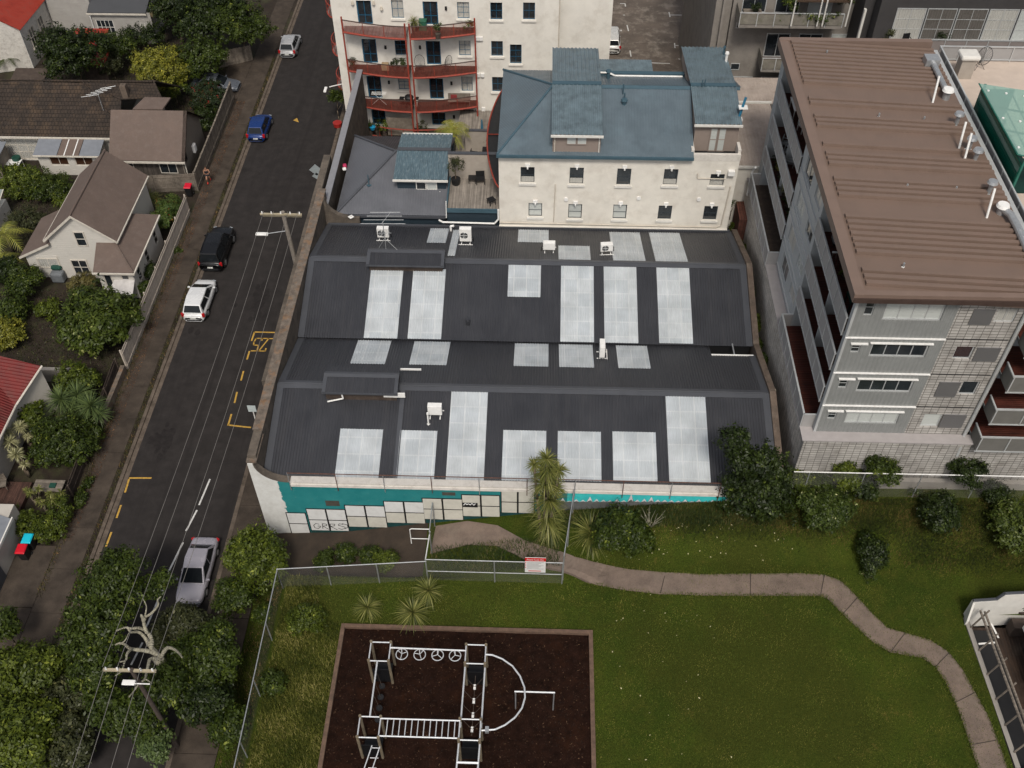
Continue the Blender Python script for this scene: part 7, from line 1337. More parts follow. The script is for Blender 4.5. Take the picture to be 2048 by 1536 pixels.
pole('leaning timber utility pole with double crossarms beside the warehouse wall', (-17.9, 56.4, .09), tp, .2, .14, [(.15, -.1, 1.6), (.45, .12, 1.5)], (tp[0]-1.5, tp[1]-.4, tp[2]-1.7))
P2 = W(265, 1343, 8.5); pole('utility pole with one crossarm and a lamp among the lower left trees', (P2.x, P2.y, 0), (P2.x, P2.y, 8.7), .14, .1, [(.1, 0, 1.35)], None)
t = thing('street_lamp', 'flat white street lamp head on a thin arm below the lower left crossarm', 'street lamp', (P2.x, P2.y, 8)); a_, b_ = W(300, 1368, 8.0), W(266, 1367, 8.0); MB().cyl(a_, b_, .03).build('arm', white_metal, t); b = MB(); b.obox(tuple(W(258, 1366, 7.97)), .62, .26, .1); b.build('lamp_head', white_metal, t, bevel=.03)
# overhead wires between the poles and out of view
wm_ = mat('grey_cable', (.16, .15, .14), .6)
def wires(lab, offs, p1, p2, sag, r=.014, m=wm_):
    p1, p2 = Vector(p1), Vector(p2)
    for i, o in enumerate(offs):
        pts = []
        for k in range(15): q = k/14; p = p1.lerp(p2, q); pts.append((p.x+o, p.y, p.z-4*sag*q*(1-q)))
        t = MB(); t.tube(pts, r, 5); tag(t.build('overhead_wire', m), lab[i], 'wire', 'overhead wires along the street')
wires(['leftmost overhead wire between the two utility poles, nearest the middle of the road', 'second overhead wire from the left between the two utility poles', 'third overhead wire from the left between the two utility poles', 'rightmost overhead wire between the two utility poles, nearest the warehouse'], (-1.3, -.6, .4, 1.1), (tp[0], tp[1]-.1, tp[2]+.1), (P2.x, P2.y, 8.9), .55)
wires(['leftmost overhead wire running off the bottom edge below the lower pole', 'second wire from the left running off the bottom edge', 'third wire from the left running off the bottom edge', 'rightmost wire running off the bottom edge'], (-1.2, -.5, .5, 1.2), (P2.x, P2.y, 8.9), (P2.x-.2, -14, 9.2), .5)
t = thing('street_lamp', 'white street lamp arm reaching over the road from the white block corner', 'street lamp', (-17.9, 79.5, 0)); q = WY(650, 181, 79); MB().tube([(-18.0, 80.5, q.z-.2), (q.x+.3, 79.6, q.z)], .05).build('arm', white_metal, t); b = MB(); b.obox((q.x, 79.2, q.z-.1), .25, .8, .14); b.build('lamp_head', white_metal, t, bevel=.04)
def sign(lab, base, top, w_, h_, rot=0, m=None, n=1):
    t = thing('street_sign', lab, 'sign', base); MB().cyl(base, top, .04, n=8).build('pole', white_metal, t); m = m or steel
    for k in range(n):
        g = MB(); c = Vector(top)-Vector((0, 0, k*.62)); pts = [(-w_/2, -h_/2), (w_/2, -h_/2), (w_/2, h_/2), (-w_/2, h_/2)] if not rot else [(0, -h_*.7), (w_*.7, 0), (0, h_*.7), (-w_*.7, 0)]
        if k: pts = [(a*.75, b*.6) for a, b in pts]
        g.extr([(c.x+a, c.y-.05, c.z+b) for a, b in pts], (0, -.02, 0)); g.build('sign_plate', m, t)
    return t
gz_ = mat('grey_sign_back', (.26, .29, .30), .5, .1); sp_ = W(641, 394, .1); tq = WY(633, 345, sp_.y); sign('grey diamond road sign seen from behind on a slim pole', tuple(sp_), (tq.x, sp_.y, tq.z+.3), .8, .8, 1, gz_, 2)
sb = W(518, 862, .1); tq = WY(504, 816, sb.y-.0); sign('pale square road sign on a white pole beside the mossy wall', (sb.x+.0, sb.y, .1), (tq.x, sb.y, tq.z), .55, .6, 0, mat('pale_sign', (.45, .5, .5), .5))
t = thing('road_marker', 'small yellow triangle painted marker on the road near the blue car', 'road marking', tuple(W(596, 243, .006))); q = W(596, 243, .006); g = MB(); g.add([(q.x-.5, q.y+.2, .006), (q.x+.1, q.y-.15, .006), (q.x-.2, q.y+.6, .006)], [(0, 1, 2)]); g.build('painted_triangle', yel, t)
t = thing('letterbox', 'small white letterbox on a post at the hedge by the top driveway', 'letterbox', tuple(W(500, 118, 0))); q = W(500, 118, 0); MB().cyl(tuple(q), (q.x, q.y, 1), .04).build('post', timber_grey, t); MB().box(q.x-.18, q.y-.2, .95, q.x+.18, q.y+.2, 1.3).build('box', white_metal, t, bevel=.04)
# ======================= PERSON =======================
def skin(name, verts, edges, radii, m, par, root=0, sub=2):
    me = bpy.data.meshes.new(name); me.from_pydata([Vector(v) for v in verts], edges, []); o = bpy.data.objects.new(name, me); COL.objects.link(o); o.parent = par
    mo = o.modifiers.new('skin', 'SKIN'); mo.use_smooth_shade = True
    for i, r in enumerate(radii): d = me.skin_vertices[0].data[i]; d.radius = r if isinstance(r, tuple) else (r, r); d.use_root = (i == root)
    s_ = o.modifiers.new('sub', 'SUBSURF'); s_.levels = sub; s_.render_levels = sub; me.materials.append(m); return o
pq = W(419, 366, .1); pe_ = thing('person', 'jogger in a dark singlet and shorts with red shoes running on the footpath', 'person', (pq.x, pq.y, .1)); skin_m = mat('skin', (.33, .17, .11), .6, .08)
bv = [(0, 0, .95), (0, .03, 1.1), (0, .06, 1.28), (0, .08, 1.42), (0, .1, 1.5), (0, .13, 1.58), (0, .14, 1.70),            # 0-6 spine to crown
      (.09, 0, .9), (.12, .30, .62), (.12, .12, .30), (.12, .05, .16), (.12, .17, .12),                                       # 7-11 right leg lifted forward
      (-.09, 0, .9), (-.11, -.06, .5), (-.11, -.36, .30), (-.11, -.42, .24), (-.11, -.40, .12),                                # 12-16 left leg behind
      (.19, .07, 1.40), (.27, -.16, 1.22), (.22, .06, 1.10), (.20, .13, 1.10),                                                 # 17-20 right arm
      (-.19, .07, 1.40), (-.26, .20, 1.2), (-.18, .42, 1.28), (-.16, .48, 1.31)]                                               # 21-24 left arm
be = [(0, 1), (1, 2), (2, 3), (3, 4), (4, 5), (5, 6), (0, 7), (7, 8), (8, 9), (9, 10), (10, 11), (0, 12), (12, 13), (13, 14), (14, 15), (15, 16), (3, 17), (17, 18), (18, 19), (19, 20), (3, 21), (21, 22), (22, 23), (23, 24)]
brd = [(.13, .1), (.12, .09), (.14, .1), (.12, .08), .055, .085, .075, .09, .065, .05, .04, .035, .09, .06, .05, .04, .035, .05, .04, .033, .04, .05, .04, .033, .04]
skin('body', bv, be, brd, skin_m, pe_)
dkc = mat('dark_singlet', (.02, .022, .03), .85); skin('singlet', [(0, .0, .98), (0, .04, 1.12), (0, .07, 1.28), (0, .08, 1.40)], [(0, 1), (1, 2), (2, 3)], [(.15, .115), (.14, .108), (.16, .118), (.13, .09)], dkc, pe_)
skin('shorts', [(0, 0, .97), (.10, .02, .88), (.12, .16, .75), (-.10, 0, .88), (-.11, -.03, .68)], [(0, 1), (1, 2), (0, 3), (3, 4)], [(.14, .11), .11, .1, .11, .095], dkc, pe_)
skin('hair', [(0, .12, 1.64), (0, .10, 1.70), (0, .04, 1.72), (0, -.02, 1.62)], [(0, 1), (1, 2), (2, 3)], [.07, .085, .06, .03], mat('brown_hair', (.05, .025, .012), .8), pe_)
for v in ((.12, .18, .08), (-.11, -.40, .10)): b = MB(); b.obox(v, .1, .27, .09); o = b.build('shoe', mat('red_shoe', (.5, .04, .03), .6), None, bevel=.03); o.parent = pe_
hm = MB(); 
for sx in (-.03, .03): hm.cyl((sx, .205, 1.65), (sx, .222, 1.65), .011, n=8)
o = hm.build('eyes', black_m); o.parent = pe_; b = MB(); b.add([(-.014, .21, 1.60), (.014, .21, 1.60), (0, .235, 1.605), (0, .212, 1.64)], [(0, 1, 2), (0, 2, 3), (1, 3, 2), (0, 3, 1)]); o = b.build('nose', skin_m); o.parent = pe_
for k, (hx, hy, hz) in enumerate(((.20, .14, 1.10), (-.16, .49, 1.31))):
    b = MB()
    for j in range(4): b.tube([(hx-.03+.02*j, hy, hz), (hx-.03+.02*j, hy+.05, hz+.0), (hx-.03+.02*j, hy+.06, hz-.04)], .010, 6)
    b.tube([(hx+.04, hy-.02, hz), (hx+.045, hy+.03, hz+.02)], .011, 6); o = b.build('fingers', skin_m); o.parent = pe_
pe_.rotation_euler = (0, 0, PI+.25)
# ======================= PLAYGROUND =======================
PZ = MZ+.04; pf = thing('play_structure', 'timber post and white pipe climbing frame standing on the dark mulch', 'climbing frame', (-5.3, 22.6, PZ)); post_m = mat('play_post_timber', (.15, .12, .08), .85, .3, 4, stain=(.07, .05, .035), stsc=2, stamt=.5); pipe_m = mat('galvanised_play_pipe', (.55, .56, .58), .32, .06, 6, metal=.25); blkp = mat('black_panel', (.004, .004, .005), .6)
TW = [(-8.3, 24.15, 4.95), (-3.37, 24.15, 4.95), (-8.33, 20.13, 4.95), (-3.42, 20.15, 4.95)]; PT = 4.85
for (x, y, _) in TW:
    for dx in (0, 1.02):
        for dy in (0, 1.05): MB().cyl((x+dx, y+dy, PZ-.3), (x+dx, y+dy, PT+.06), .075, n=10).build('post', post_m, pf)
    for a, b in (((0, 0), (1.02, 0)), ((0, 1.05), (1.02, 1.05)), ((0, 0), (0, 1.05)), ((1.02, 0), (1.02, 1.05))): MB().cyl((x+a[0], y+a[1], PT-.04), (x+b[0], y+b[1], PT-.04), .035).build('top_rail', pipe_m, pf)
    MB().box(x+.08, y+.03, PZ+.02, x+.94, y+.07, PT-1.05).build('black_panel', blkp, pf); MB().box(x+.06, y+.1, PZ+.25, x+.96, y+.95, PZ+.32).build('platform', blkp, pf)
zb_ = PT-.02; MB().cyl((-7.28, 24.9, zb_), (-3.37, 24.85, zb_), .045).build('ring_beam', pipe_m, pf)
for k, px in enumerate((803, 839, 875, 910)):
    q = W(px, 1310, zb_-.25); c = (q.x, 24.75, zb_-.32); b = MB(); R_ = .30; b.tube([(c[0]+R_*math.cos(a*PI/12), c[1]-.03+R_*math.sin(a*PI/12), c[2]+.0) for a in range(25)], .026, 6); b.cyl(c, (c[0], 24.87, zb_), .03)
    for a in range(3): an = a*2*PI/3+.5*k+.4; b.cyl(c, (c[0]+R_*math.cos(an), c[1]+R_*math.sin(an), c[2]), .02, n=6)
    b.build('spinning_wheel', pipe_m, pf)
MB().cyl((-7.85, 24.15, zb_), (-7.85, 21.18, zb_), .045).build('left_beam', pipe_m, pf)
for k, py in enumerate((1376, 1398, 1420, 1443)):
    q = W(757, py, PZ+.5); y_ = q.y; b = MB(); b.cyl((-7.85, y_, zb_), (-7.7, y_, PZ+.75), .012); b.build('hanging_rope', timber_dk, pf); b = MB(); b.cyl((-7.7, y_, PZ+.68), (-7.7, y_, PZ+.76), .16, n=14); b.build('step_disc', black_m, pf)
for yy in (20.22, 21.1): MB().cyl((-7.31, yy, zb_), (-3.42, yy, zb_), .04).build('ladder_rail', pipe_m, pf)
for k in range(12): x = -6.95+k*.3; MB().cyl((x, 20.22, zb_), (x, 21.1, zb_), .026).build('rung', pipe_m, pf)
for xx in (-3.37, -2.35): MB().cyl((xx, 24.15, zb_-.3), (xx-.03, 20.9, zb_-.3), .045).build('bridge_rail', pipe_m, pf)
for k in range(4):
    y_ = 23.5-k*.75; b = MB(); b.tube([(-3.37, y_+.1, zb_-.3), (-2.87, y_-.05, PZ+1.2), (-2.35, y_+.1, zb_-.3)], .014); b.build('bridge_rope', timber_dk, pf); b = MB(); b.obox((-2.87, y_-.05, PZ+1.16), .12, .26, .08); b.build('bridge_tread', white_metal, pf)
b = MB(); b.cyl((-2.87, 24.1, PZ+1.15), (-2.87, 20.9, PZ+1.15), .015); b.build('centre_rope', timber_dk, pf)
AR = [(972, 1309), (985, 1310), (1005, 1318), (1025, 1332), (1040, 1352), (1049, 1375), (1050, 1395), (1044, 1416), (1030, 1435), (1010, 1450), (990, 1459), (963, 1461)]; b = MB(); b.tube([tuple(W(*p, zb_)) for p in AR], .045, 8); b.build('curved_overhead_rail', pipe_m, pf); q = W(974, 1460, zb_); b = MB(); b.obox((q.x, q.y, zb_-.08), .18, .28, .2); b.build('trolley', steel, pf)
for dx in (0, .5): pass
b = MB(); x, y = -7.8, 20.13
for dx in (-.2, .2): b.tube([(x+dx+.3, y-.02, PT-.9), (x+dx-.1, y-1.6, PZ+1.2), (x+dx-.2, y-2.6, PZ)], .03)
for k in range(6): q = k/6; b.cyl((x+.1-.4*q, y-.1-2.4*q, PT-1.0-(PT-PZ-1.0)*q), (x+.5-.4*q, y-.1-2.4*q, PT-1.0-(PT-PZ-1.0)*q), .02)
b.build('side_ladder', pipe_m, pf); b = MB()
for dx in (0, 1.02): b.tube([(-3.42+dx, 20.1, zb_-.3), (-3.48+dx, 18.0, zb_-.5)], .045)
b.cyl((-3.46, 19.2, zb_-.38), (-2.42, 19.2, zb_-.38), .06); b.build('lower_rails', pipe_m, pf)
A, B = W(1031, 1383, 4.4), W(1108, 1384, 4.4); t = thing('pull_up_bar', 'low white pull-up bar between two thin grey posts inside the curved rail', 'exercise bar', (A.x, A.y, PZ)); MB().cyl((A.x-.05, A.y, 4.4), (B.x+.05, A.y, 4.4), .045).build('bar', pipe_m, t); [MB().cyl((x, A.y, PZ-.2), (x, A.y, 4.4), .035).build('post', steel, t) for x in (A.x, B.x)]
# ======================= PARK FENCES, GATES, SIGN =======================
def mfence(name, lab, pts, h, post_d=2.5, m=steel, mid=False, cat='fence'):
    t = thing(name, lab, cat, tuple(pts[0])); V = []; 
    for a, b in zip(pts[:-1], pts[1:]):
        a, b = Vector(a), Vector(b); up = Vector((0, 0, h)); MB().cyl(a+up, b+up, .03).build('top_rail', m, t)
        if mid: MB().cyl(a+up*.45, b+up*.45, .025).build('mid_rail', m, t)
        MB().add([a+Vector((0, 0, .05)), b+Vector((0, 0, .05)), b+up, a+up], [(0, 1, 2, 3)]).build('mesh_panel', net, t)
        n_ = max(1, round((b-a).length/post_d))
        for i in range(n_+(b == Vector(pts[-1]))): p = a.lerp(b, i/n_); MB().cyl(p-Vector((0, 0, .3)), p+up, .035).build('post', m, t)
    return t
g3 = lambda x, y: Vector((x, y, G(x, y)))
c0_ = g3(-14.2, 29.75)
mfence('mesh_fence', 'tall chain link fence along the top of the bank above the right footpath', [g3(-14.1, 10), g3(-14.15, 20), c0_], 1.9, 3.2)
fe1 = Vector((-5.98, 30.45, G(-5.98, 30.3))); fe2 = Vector((1.65, 30.45, G(1.65, 30.3))); mfence('mesh_fence', 'chain link fence between the entry ramp and the play lawn, left of the gate post', [c0_, Vector((-5.98, 30.42, fe1.z))], 2.0, 2.6)
mf = mfence('mesh_fence', 'galvanised mesh fence section carrying the red and white park sign', [fe1, fe2], 2.15, 3.8, steel, True)
mfence('mesh_gate_panel', 'mesh fence run crossing the ramp from the painted wall to the lawn fence', [Vector((-5.98, 34.6, 1.75)), Vector((-5.98, 32.6, 1.75))], 2.4, 2, cat='gate'); MB_g = thing('side_rail', 'white pipe rail running from the gate down to the lawn fence', 'rail', (-6.0, 32.6, 2)); MB().tube([(-6.0, 32.9, 3.7), (-6.0, 30.5, 4.45)], .035).build('pipe', white_metal, MB_g); MB().tube([(-7.2, 33.05, 2.2), (-7.2, 33.05, 3.6), (-7.1, 33.05, 3.7), (-6.05, 33.05, 3.7), (-6.05, 33.05, 2.0)], .03).build('gate_loop', white_metal, MB_g); MB().cyl((-7.2, 33.05, 2.7), (-6.05, 33.05, 2.7), .025).build('cross_bar', white_metal, MB_g)
mfence('mesh_fence', 'mesh fence climbing from the lawn fence to the turquoise wall behind the sign', [Vector((1.68, 30.45, 3.1)), Vector((1.95, 32.4, G(1.95, 32.4))), Vector((2.25, 34.6, 3.5))], 2.25, 2.1)
A = W(1050, 1115, 4.9); sx0, sx1 = WY(1050, 1115, 30.36).x, WY(1092, 1115, 30.36).x; sz1, sz0 = WY(1050, 1115, 30.36).z, WY(1050, 1144, 30.36).z; t = thing('park_sign', 'white park rules sign with a red heading band fixed to the mesh fence', 'sign', (sx0, 30.36, sz0)); sw = mat('sign_white', (.62, .61, .60), .5, .03); sr = mat('sign_red', (.5, .012, .012), .5, .03)
MB().box(sx0, 30.35, sz0, sx1, 30.38, sz1).build('board', sw, t); hh = sz1-sz0; MB().box(sx0, 30.343, sz1-hh*.22, sx1, 30.349, sz1).build('red_heading', sr, t)
def text(s_, x, y, z, size, m, par, w_=None, nm='lettering'):
    cu = bpy.data.curves.new(nm, 'FONT'); cu.body = s_; cu.size = size; cu.extrude = .002; o = bpy.data.objects.new(nm, cu); COL.objects.link(o); dg = bpy.context.evaluated_depsgraph_get(); me = bpy.data.meshes.new_from_object(o.evaluated_get(dg)); bpy.data.objects.remove(o); bpy.data.curves.remove(cu)
    xs_ = [v.co.x for v in me.vertices]; k = (w_/(max(xs_)-min(xs_))) if w_ else 1
    for v in me.vertices: a, b, c_ = v.co; v.co = (x+(a-min(xs_))*k, y-c_, z+b)
    me.materials.append(m); return link(nm, me, par)
text('Place Care, Fund', sx0+.08, 30.338, sz1-hh*.17, .2, sw, t, (sx1-sx0)*.8) if False else text('Please Keep Out', sx0+.1, 30.338, sz1-hh*.16, .2, sw, t, (sx1-sx0)*.82)
g = MB()
for k in range(7): z_ = sz1-hh*(.31+.075*k); g.box(sx0+.12, 30.344, z_, sx0+(sx1-sx0)*(.9-.12*(k % 3)), 30.349, z_+.035)
g.build('text_lines', mat('sign_grey_text', (.25, .25, .25), .6), t); g = MB(); [g.box(sx0+.01, 30.342, sz1-hh*(.33+.12*k), sx0+.07, 30.348, sz1-hh*(.33+.12*k)+.06) for k in range(4)]; g.box(sx0+.2, 30.342, sz0+.12, sx1-.25, 30.348, sz0+.19); g.build('red_marks', sr, t)
# wire fence in front of the apartments' garden wall
t = thing('wire_fence', 'thin wire fence with a pale top rail in front of the apartment garden wall', 'fence', (15, 35.3, 4.8)); zf_ = WY(1700, 946, 35.3).z; MB().tube([(14.6, 35.3, zf_), (28, 35.3, zf_+.05)], .03).build('top_rail', white_metal, t); [MB().cyl((x, 35.3, 4.3), (x, 35.3, zf_), .03).build('post', steel, t) for x in (15.5, 18.6, 21.8, 25)]; MB().add([(14.6, 35.31, 4.8), (28, 35.31, 4.9), (28, 35.31, zf_), (14.6, 35.31, zf_)], [(0, 1, 2, 3)]).build('mesh_panel', net, t)
# ---- house with pergola, bottom right ----
ph = thing('park_house', 'white rendered house wall with timber pergola and deck at the bottom right', 'house', (25, 25, 0)); DZ = 2.0
C0 = W(1925, 1243, 3.3); TLp, TRp = W(1947, 1205, 4.6), W(2048, 1182, 4.9); py_ = TLp.y
g = MB(); 
def G2(px, py, z): return tuple(W(px, py, z))
g.extr([(TLp.x, py_, 2), (TLp.x, py_, 4.6), (TLp.x+1.25, py_+.1, 4.65), (TLp.x+1.5, py_+.12, 5.2), (TLp.x+8, py_+.6, 5.35), (TLp.x+8, py_+.6, 2)], (0, .2, 0)); g.build('white_wall', win_wh, ph); MB().tube([(TLp.x, py_+.1, 4.63), (TLp.x+1.25, py_+.2, 4.68), (TLp.x+1.5, py_+.22, 5.23), (TLp.x+8, py_+.7, 5.38)], .09).build('wall_coping', roof_flash, ph)
BLp = W(1940, 1245, 3.0); e0 = Vector((TLp.x-.1, py_-.1, 0)); e1 = Vector((TLp.x+.2, 20.3, 0)); dd = (e1-e0)
g = MB(); g.prism([(e0.x, e0.y), (e1.x, e1.y), (e1.x+.25, e1.y), (e0.x+.25, e0.y)], 1.8, 3.2); g.build('low_wall', mat('smooth_concrete', (0, 0, 0)), ph); g = MB(); g.prism([(e0.x+.25, e0.y), (e1.x+.25, e1.y), (34, 20.3), (34, py_)], 1.8, 2.15); g.build('deck', mat('dark_oiled_decking', (.035, .021, .014), .7, .4, 1.5, kind='plank', ks=1.8, ax='Z', stain=(.1, .075, .055), stsc=1, stamt=.5), ph)
g = MB(); g.prism([(e0.x+.35, e0.y-.2), (e1.x+.35, e1.y), (e1.x+1.9, e1.y), (e0.x+1.9, e0.y-.2)], 2.16, 2.2); g.build('asphalt_strip', black_m, ph); g = MB(); g.box(e1.x+.2, 20.1, 2, 30, 20.3, 3.0); g.build('end_rail', white_metal, ph)
for off, z in ((.35, 4.55), (.62, 4.45)): g = MB(); a = e0+Vector((off, -.35, z)); b = e1+Vector((off, .9, z)); g.cyl(a, b, .07, n=6); g.build('pergola_beam', timber_grey, ph)
for k in range(6): q = (k+.4)/6; a = e0.lerp(e1, q); g = MB(); g.cyl((a.x+.05, a.y-.12, 2.9), (a.x+.85, a.y+.25, 4.5), .05, n=6); g.build('pergola_brace', timber_grey, ph)
g = MB(); g.box(26.2, 22, 4.0, 34, 27.4, 4.15); g.slab([(26.1, 21.9, 4.2), (34, 21.9, 4.2), (34, 27.5, 4.6), (26.1, 27.5, 4.3)], .1); g.build('tiled_roof', mat('terracotta_tiles', (.33, .11, .06), .85, .35, 3, kind='tile', ax='Z', fine=.3), ph); g = MB(); g.box(26.0, 21.8, 4.05, 26.08, 27.5, 4.35); g.build('gutter', white_metal, ph); g = MB(); g.box(26.6, 22, 2.1, 34, 27.2, 4.0); g.build('wall', dim, ph)
g = MB(); g.box(26.1, 28.0, 2.2, 29, 28.6, 3.1); g.build('planter_box', timber_dk, ph)
for (a, b) in (((1981, 1244), (1997, 1276)), ((1957, 1288), (1990, 1285))):
    a, b = W(*a, 2.21), W(*b, 2.21); d = (b-a).normalized(); s = Vector((-d.y, d.x, 0))*.05; g = MB(); g.extr([a-s, b-s, b+s, a+s], (0, 0, .01)); g.build('white_edge_strip', white_metal, ph)
g = MB(); a = Vector((TLp.x-.02, py_-.01, 0)); g.extr([(a.x, a.y, 2), (a.x-.12, C0.y-.1, 2), (a.x-.12, C0.y-.1, 3.5), (a.x, a.y, 4.6)], (.12, 0, 0)); g.build('sloping_wall_end', win_wh, ph)
pot_plant('red geranium planter beside the white wall at the bottom right', W(2040, 1222, 3.1).x, W(2040, 1222, 3.1).y, 3.1, .7, .8, leafmat('leaves_with_red_flowers', (0, 0, 0), (0, 0, 0)))
# ======================= VEGETATION =======================
random.seed(21)
def gp0(px, py, zc): q = W(px, py, zc); return q.x, q.y
def bush(lab, px, py, r, h, m, n=None, leaf=.15, zc=None, ground=None, cat='bush', name='bush', nb=6, squash=.8, sx=1, sy=1, tr=None, elong=1.6):
    zg = ground if ground is not None else 0.0; c = zc if zc is not None else zg+max(h-r*squash, r*squash*.55)
    x, y = gp0(px, py, c); 
    if ground is None and x > -16.4: q = at(px, py, max(h-r*squash, r*squash*.55)); x, y, zg = q.x, q.y, G(q.x, q.y)
    return plant(name, lab, cat, (x, y, zg), r, h, m, n or int(1500*r*r+500), leaf, nb, squash=squash, sx=sx, sy=sy, tr=tr, elong=elong)
T = dict(cat='tree', name='tree')
bush('large dark leaved tree between the red roofed villa and the tiled house', 140, 105, 3.4, 6.5, L_DARK, 11000, .2, **T, nb=8)
bush('dark green tree spilling over the slate roofed house at the top', 420, 30, 3.2, 7, L_DARK, 9000, .22, **T, nb=8, sx=1.3)
bush('mid green tree hanging over the footpath at the top of the street', 480, 50, 3.3, 6.5, L_MID, 10000, .18, **T, nb=8)
bush('dark bushy tree behind the yellow green tree', 400, 115, 2.6, 5, L_MID, 7000, .18, **T, nb=7)
bush('tall tree at the very top beside the charcoal roof', 345, 15, 2.6, 6, L_DARK, 5000, .2, **T)
bush('bright yellow green tree beside the tiled roof house', 322, 140, 2.75, 5.2, L_YEL, 8500, .17, **T, nb=8)
bush('rounded shrub between the red porch and the yellow green tree', 235, 95, 2.0, 3.5, L_MID, 4000, .16)
bush('olive hedge shrub in front of the yellow green tree near the red flowers', 345, 172, 1.5, 3.0, L_LIGHT, 2500, .14)
bush('dark hedge below the slate roofed house', 285, 75, 1.9, 3, L_DARK, 3000, .16, sx=1.4)
bush('pale flowering shrub near the centre of the top left gardens', 222, 130, 1.4, 2.6, L_OLIVE, 1600, .14)
bush('dark shrub covered in red flowers behind the paling fence', 415, 192, 1.7, 2.6, L_FLOWER_R, 4500, .13, sx=1.2)
bush('dark shade shrub under the red flowers inside the fence corner', 410, 235, 1.5, 1.6, L_DARK, 2200, .15)
palm('palm', 'small banana-like palm at the left edge beside the red roofed villa', (*gp0(14, 120, 1), 0), 1.2, 1.8, 8, L_MID)
bush('leafy hedge mound left of the garden room', 40, 365, 2.0, 2.2, L_LIGHT, 4500, .15, sx=1.2); bush('leafy hedge mound below the garden room wall', 95, 378, 1.9, 2.0, L_MID, 4500, .15, sx=1.3); bush('ferny hedge by the brown gable at its left eave', 125, 395, 1.1, 1.8, L_LIGHT, 1500, .15)
bush('grey green round bush left of the brown gabled house', 58, 440, 1.5, 2.2, L_OLIVE, 3500, .1); palm('palm', 'yellowing palm with drooping fronds left of the brown gabled house', (*gp0(8, 465, 2), 0), 1.9, 2.4, 9); palm('palm', 'low orange tinged palm below the yellowing palm', (*gp0(0, 505, 1.5), 0), 1.0, 1.6, 8)
bush('dense mid green bush at the left edge of the soil garden', 50, 565, 1.6, 2.4, L_MID, 3600, .16); bush('dark bush at the left edge above the soil garden', 8, 545, 1.4, 2.4, L_DARK, 2500, .16); bush('olive shrub at the left edge beside the soil garden', 20, 620, 1.6, 2.2, L_MID, 3200, .17); bush('yellow flowered shrub at the left edge beside the retaining wall', 12, 665, 1.5, 2.2, L_YEL, 3200, .14); bush('scruffy low shrub by the soil path', 95, 620, 1.0, 1.2, L_LIGHT, 1200, .16)
bush('round tawny grass-like bush at the porch corner', 165, 567, 1.15, 2.0, leafmat('tawny_leaves', (.06, .05, .02), (.14, .12, .035), (.19, .16, .06)), 3200, .10, elong=2.6)
bush('large broadleaf tree filling the garden inside the cream fence', 203, 638, 2.95, 4.6, leafmat('magnolia_leaves', (.015, .026, .004), (.075, .10, .014), (.33, .34, .12)), 9500, .24, **T, nb=9, elong=1.9)
bush('rose bush with a few red blooms behind the cream fence top', 335, 425, 1.6, 2.4, leafmat('rose_leaves', (.03, .055, .012), (.10, .14, .03), (.35, .05, .03)), 3500, .13, sx=.8, sy=1.5); spiky('cabbage_tree', 'small spiky cabbage tree beside the brown gabled house', 'tree', (*gp0(299, 395, 1.5), 0), [(0, 0, 1.6, 1.3), (.3, .4, 1.2, 1)], L_SPIKE, n=90)
bush('dark low shrub inside the cream fence by the porch', 300, 545, .9, 1.4, L_DARK, 1200, .13); bush('weedy shrub under the cream fence corner', 292, 575, .7, 1.2, L_MID, 900, .13)
bush('creeper shrub at the foot of the cream fence by the path', 356, 500, .35, .5, L_MID, 250, .1)
bush('yellow green bush at the top of the lower left garden', 150, 775, 1.8, 2.6, L_LIGHT, 4200, .15); bush('large round dark green bush in the lower left garden', 128, 880, 2.35, 3.4, L_MID, 9000, .15, nb=8); bush('lobed leaf shrub against the cream cottage wall', 58, 832, 1.0, 2.2, L_LIGHT, 1500, .22)
for i, (px, py, lab) in enumerate(((120, 795, 'left spiky yucca above the large round bush'), (152, 785, 'middle spiky yucca above the large round bush'), (180, 808, 'right spiky yucca above the large round bush'))): spiky('yucca', lab, 'yucca', (*gp0(px, py, 2.2), 0), [(0, 0, 2.0, 1.5), (.5, -.3, 1.6, 1)], L_SPIKE_D, ln=.95, wd=.07, n=100)
for i, (px, py, lab) in enumerate(((18, 880, 'variegated yucca against the cottage roof'), (8, 862, 'highest variegated yucca at the left edge'), (30, 905, 'low variegated yucca above the dark deck'), (38, 850, 'small variegated yucca beside the cottage wall'))): spiky('yucca', lab, 'yucca', (*gp0(px, py, 2.4), 0), [(0, 0, 2.2, 1.2), (-.4, .3, 2.0, .9), (.4, -.3, 1.6, .8)], leafmat('variegated_leaves', (.12, .12, .05), (.36, .34, .18), (.5, .48, .3)), ln=.5, wd=.06, n=90)
for i, (px, py, lab) in enumerate(((60, 985, 'left branching dracaena in front of the dark deck'), (85, 1005, 'middle branching dracaena in front of the dark deck'), (105, 992, 'right branching dracaena by the hedge'))): spiky('dracaena', lab, 'dracaena', (*gp0(px, py, 1.4), 0), [(0, 0, 1.3, .8), (.5, .2, 1.5, .8), (-.4, .3, 1.2, .7)], L_SPIKE, ln=.5, wd=.05, n=60)
hd = thing('ivy_hedge', 'bright green ivy hedge curling round the corner by the two bins', 'hedge', (-31, 34.4, 0)); cpt = [(30, 1038), (60, 1048), (90, 1052), (112, 1040), (122, 1010)]; blb = []
for px, py in cpt:
    for d_ in (-.35, .35): q = W(px, py, 1.0); blb.append((q.x, q.y+d_*.6, .9, .75, .55, .75)); q = W(px, py+20, .6); blb.append((q.x, q.y, .6, .75, .5, .6))
leaves('foliage', blb, 5200, .12, L_LIGHT, hd, fill=.3); b = MB(); [b.cyl((q[0], q[1], 0), (q[0], q[1], .8), .05) for q in blb[::4]]; b.build('stems', bark_m, hd)
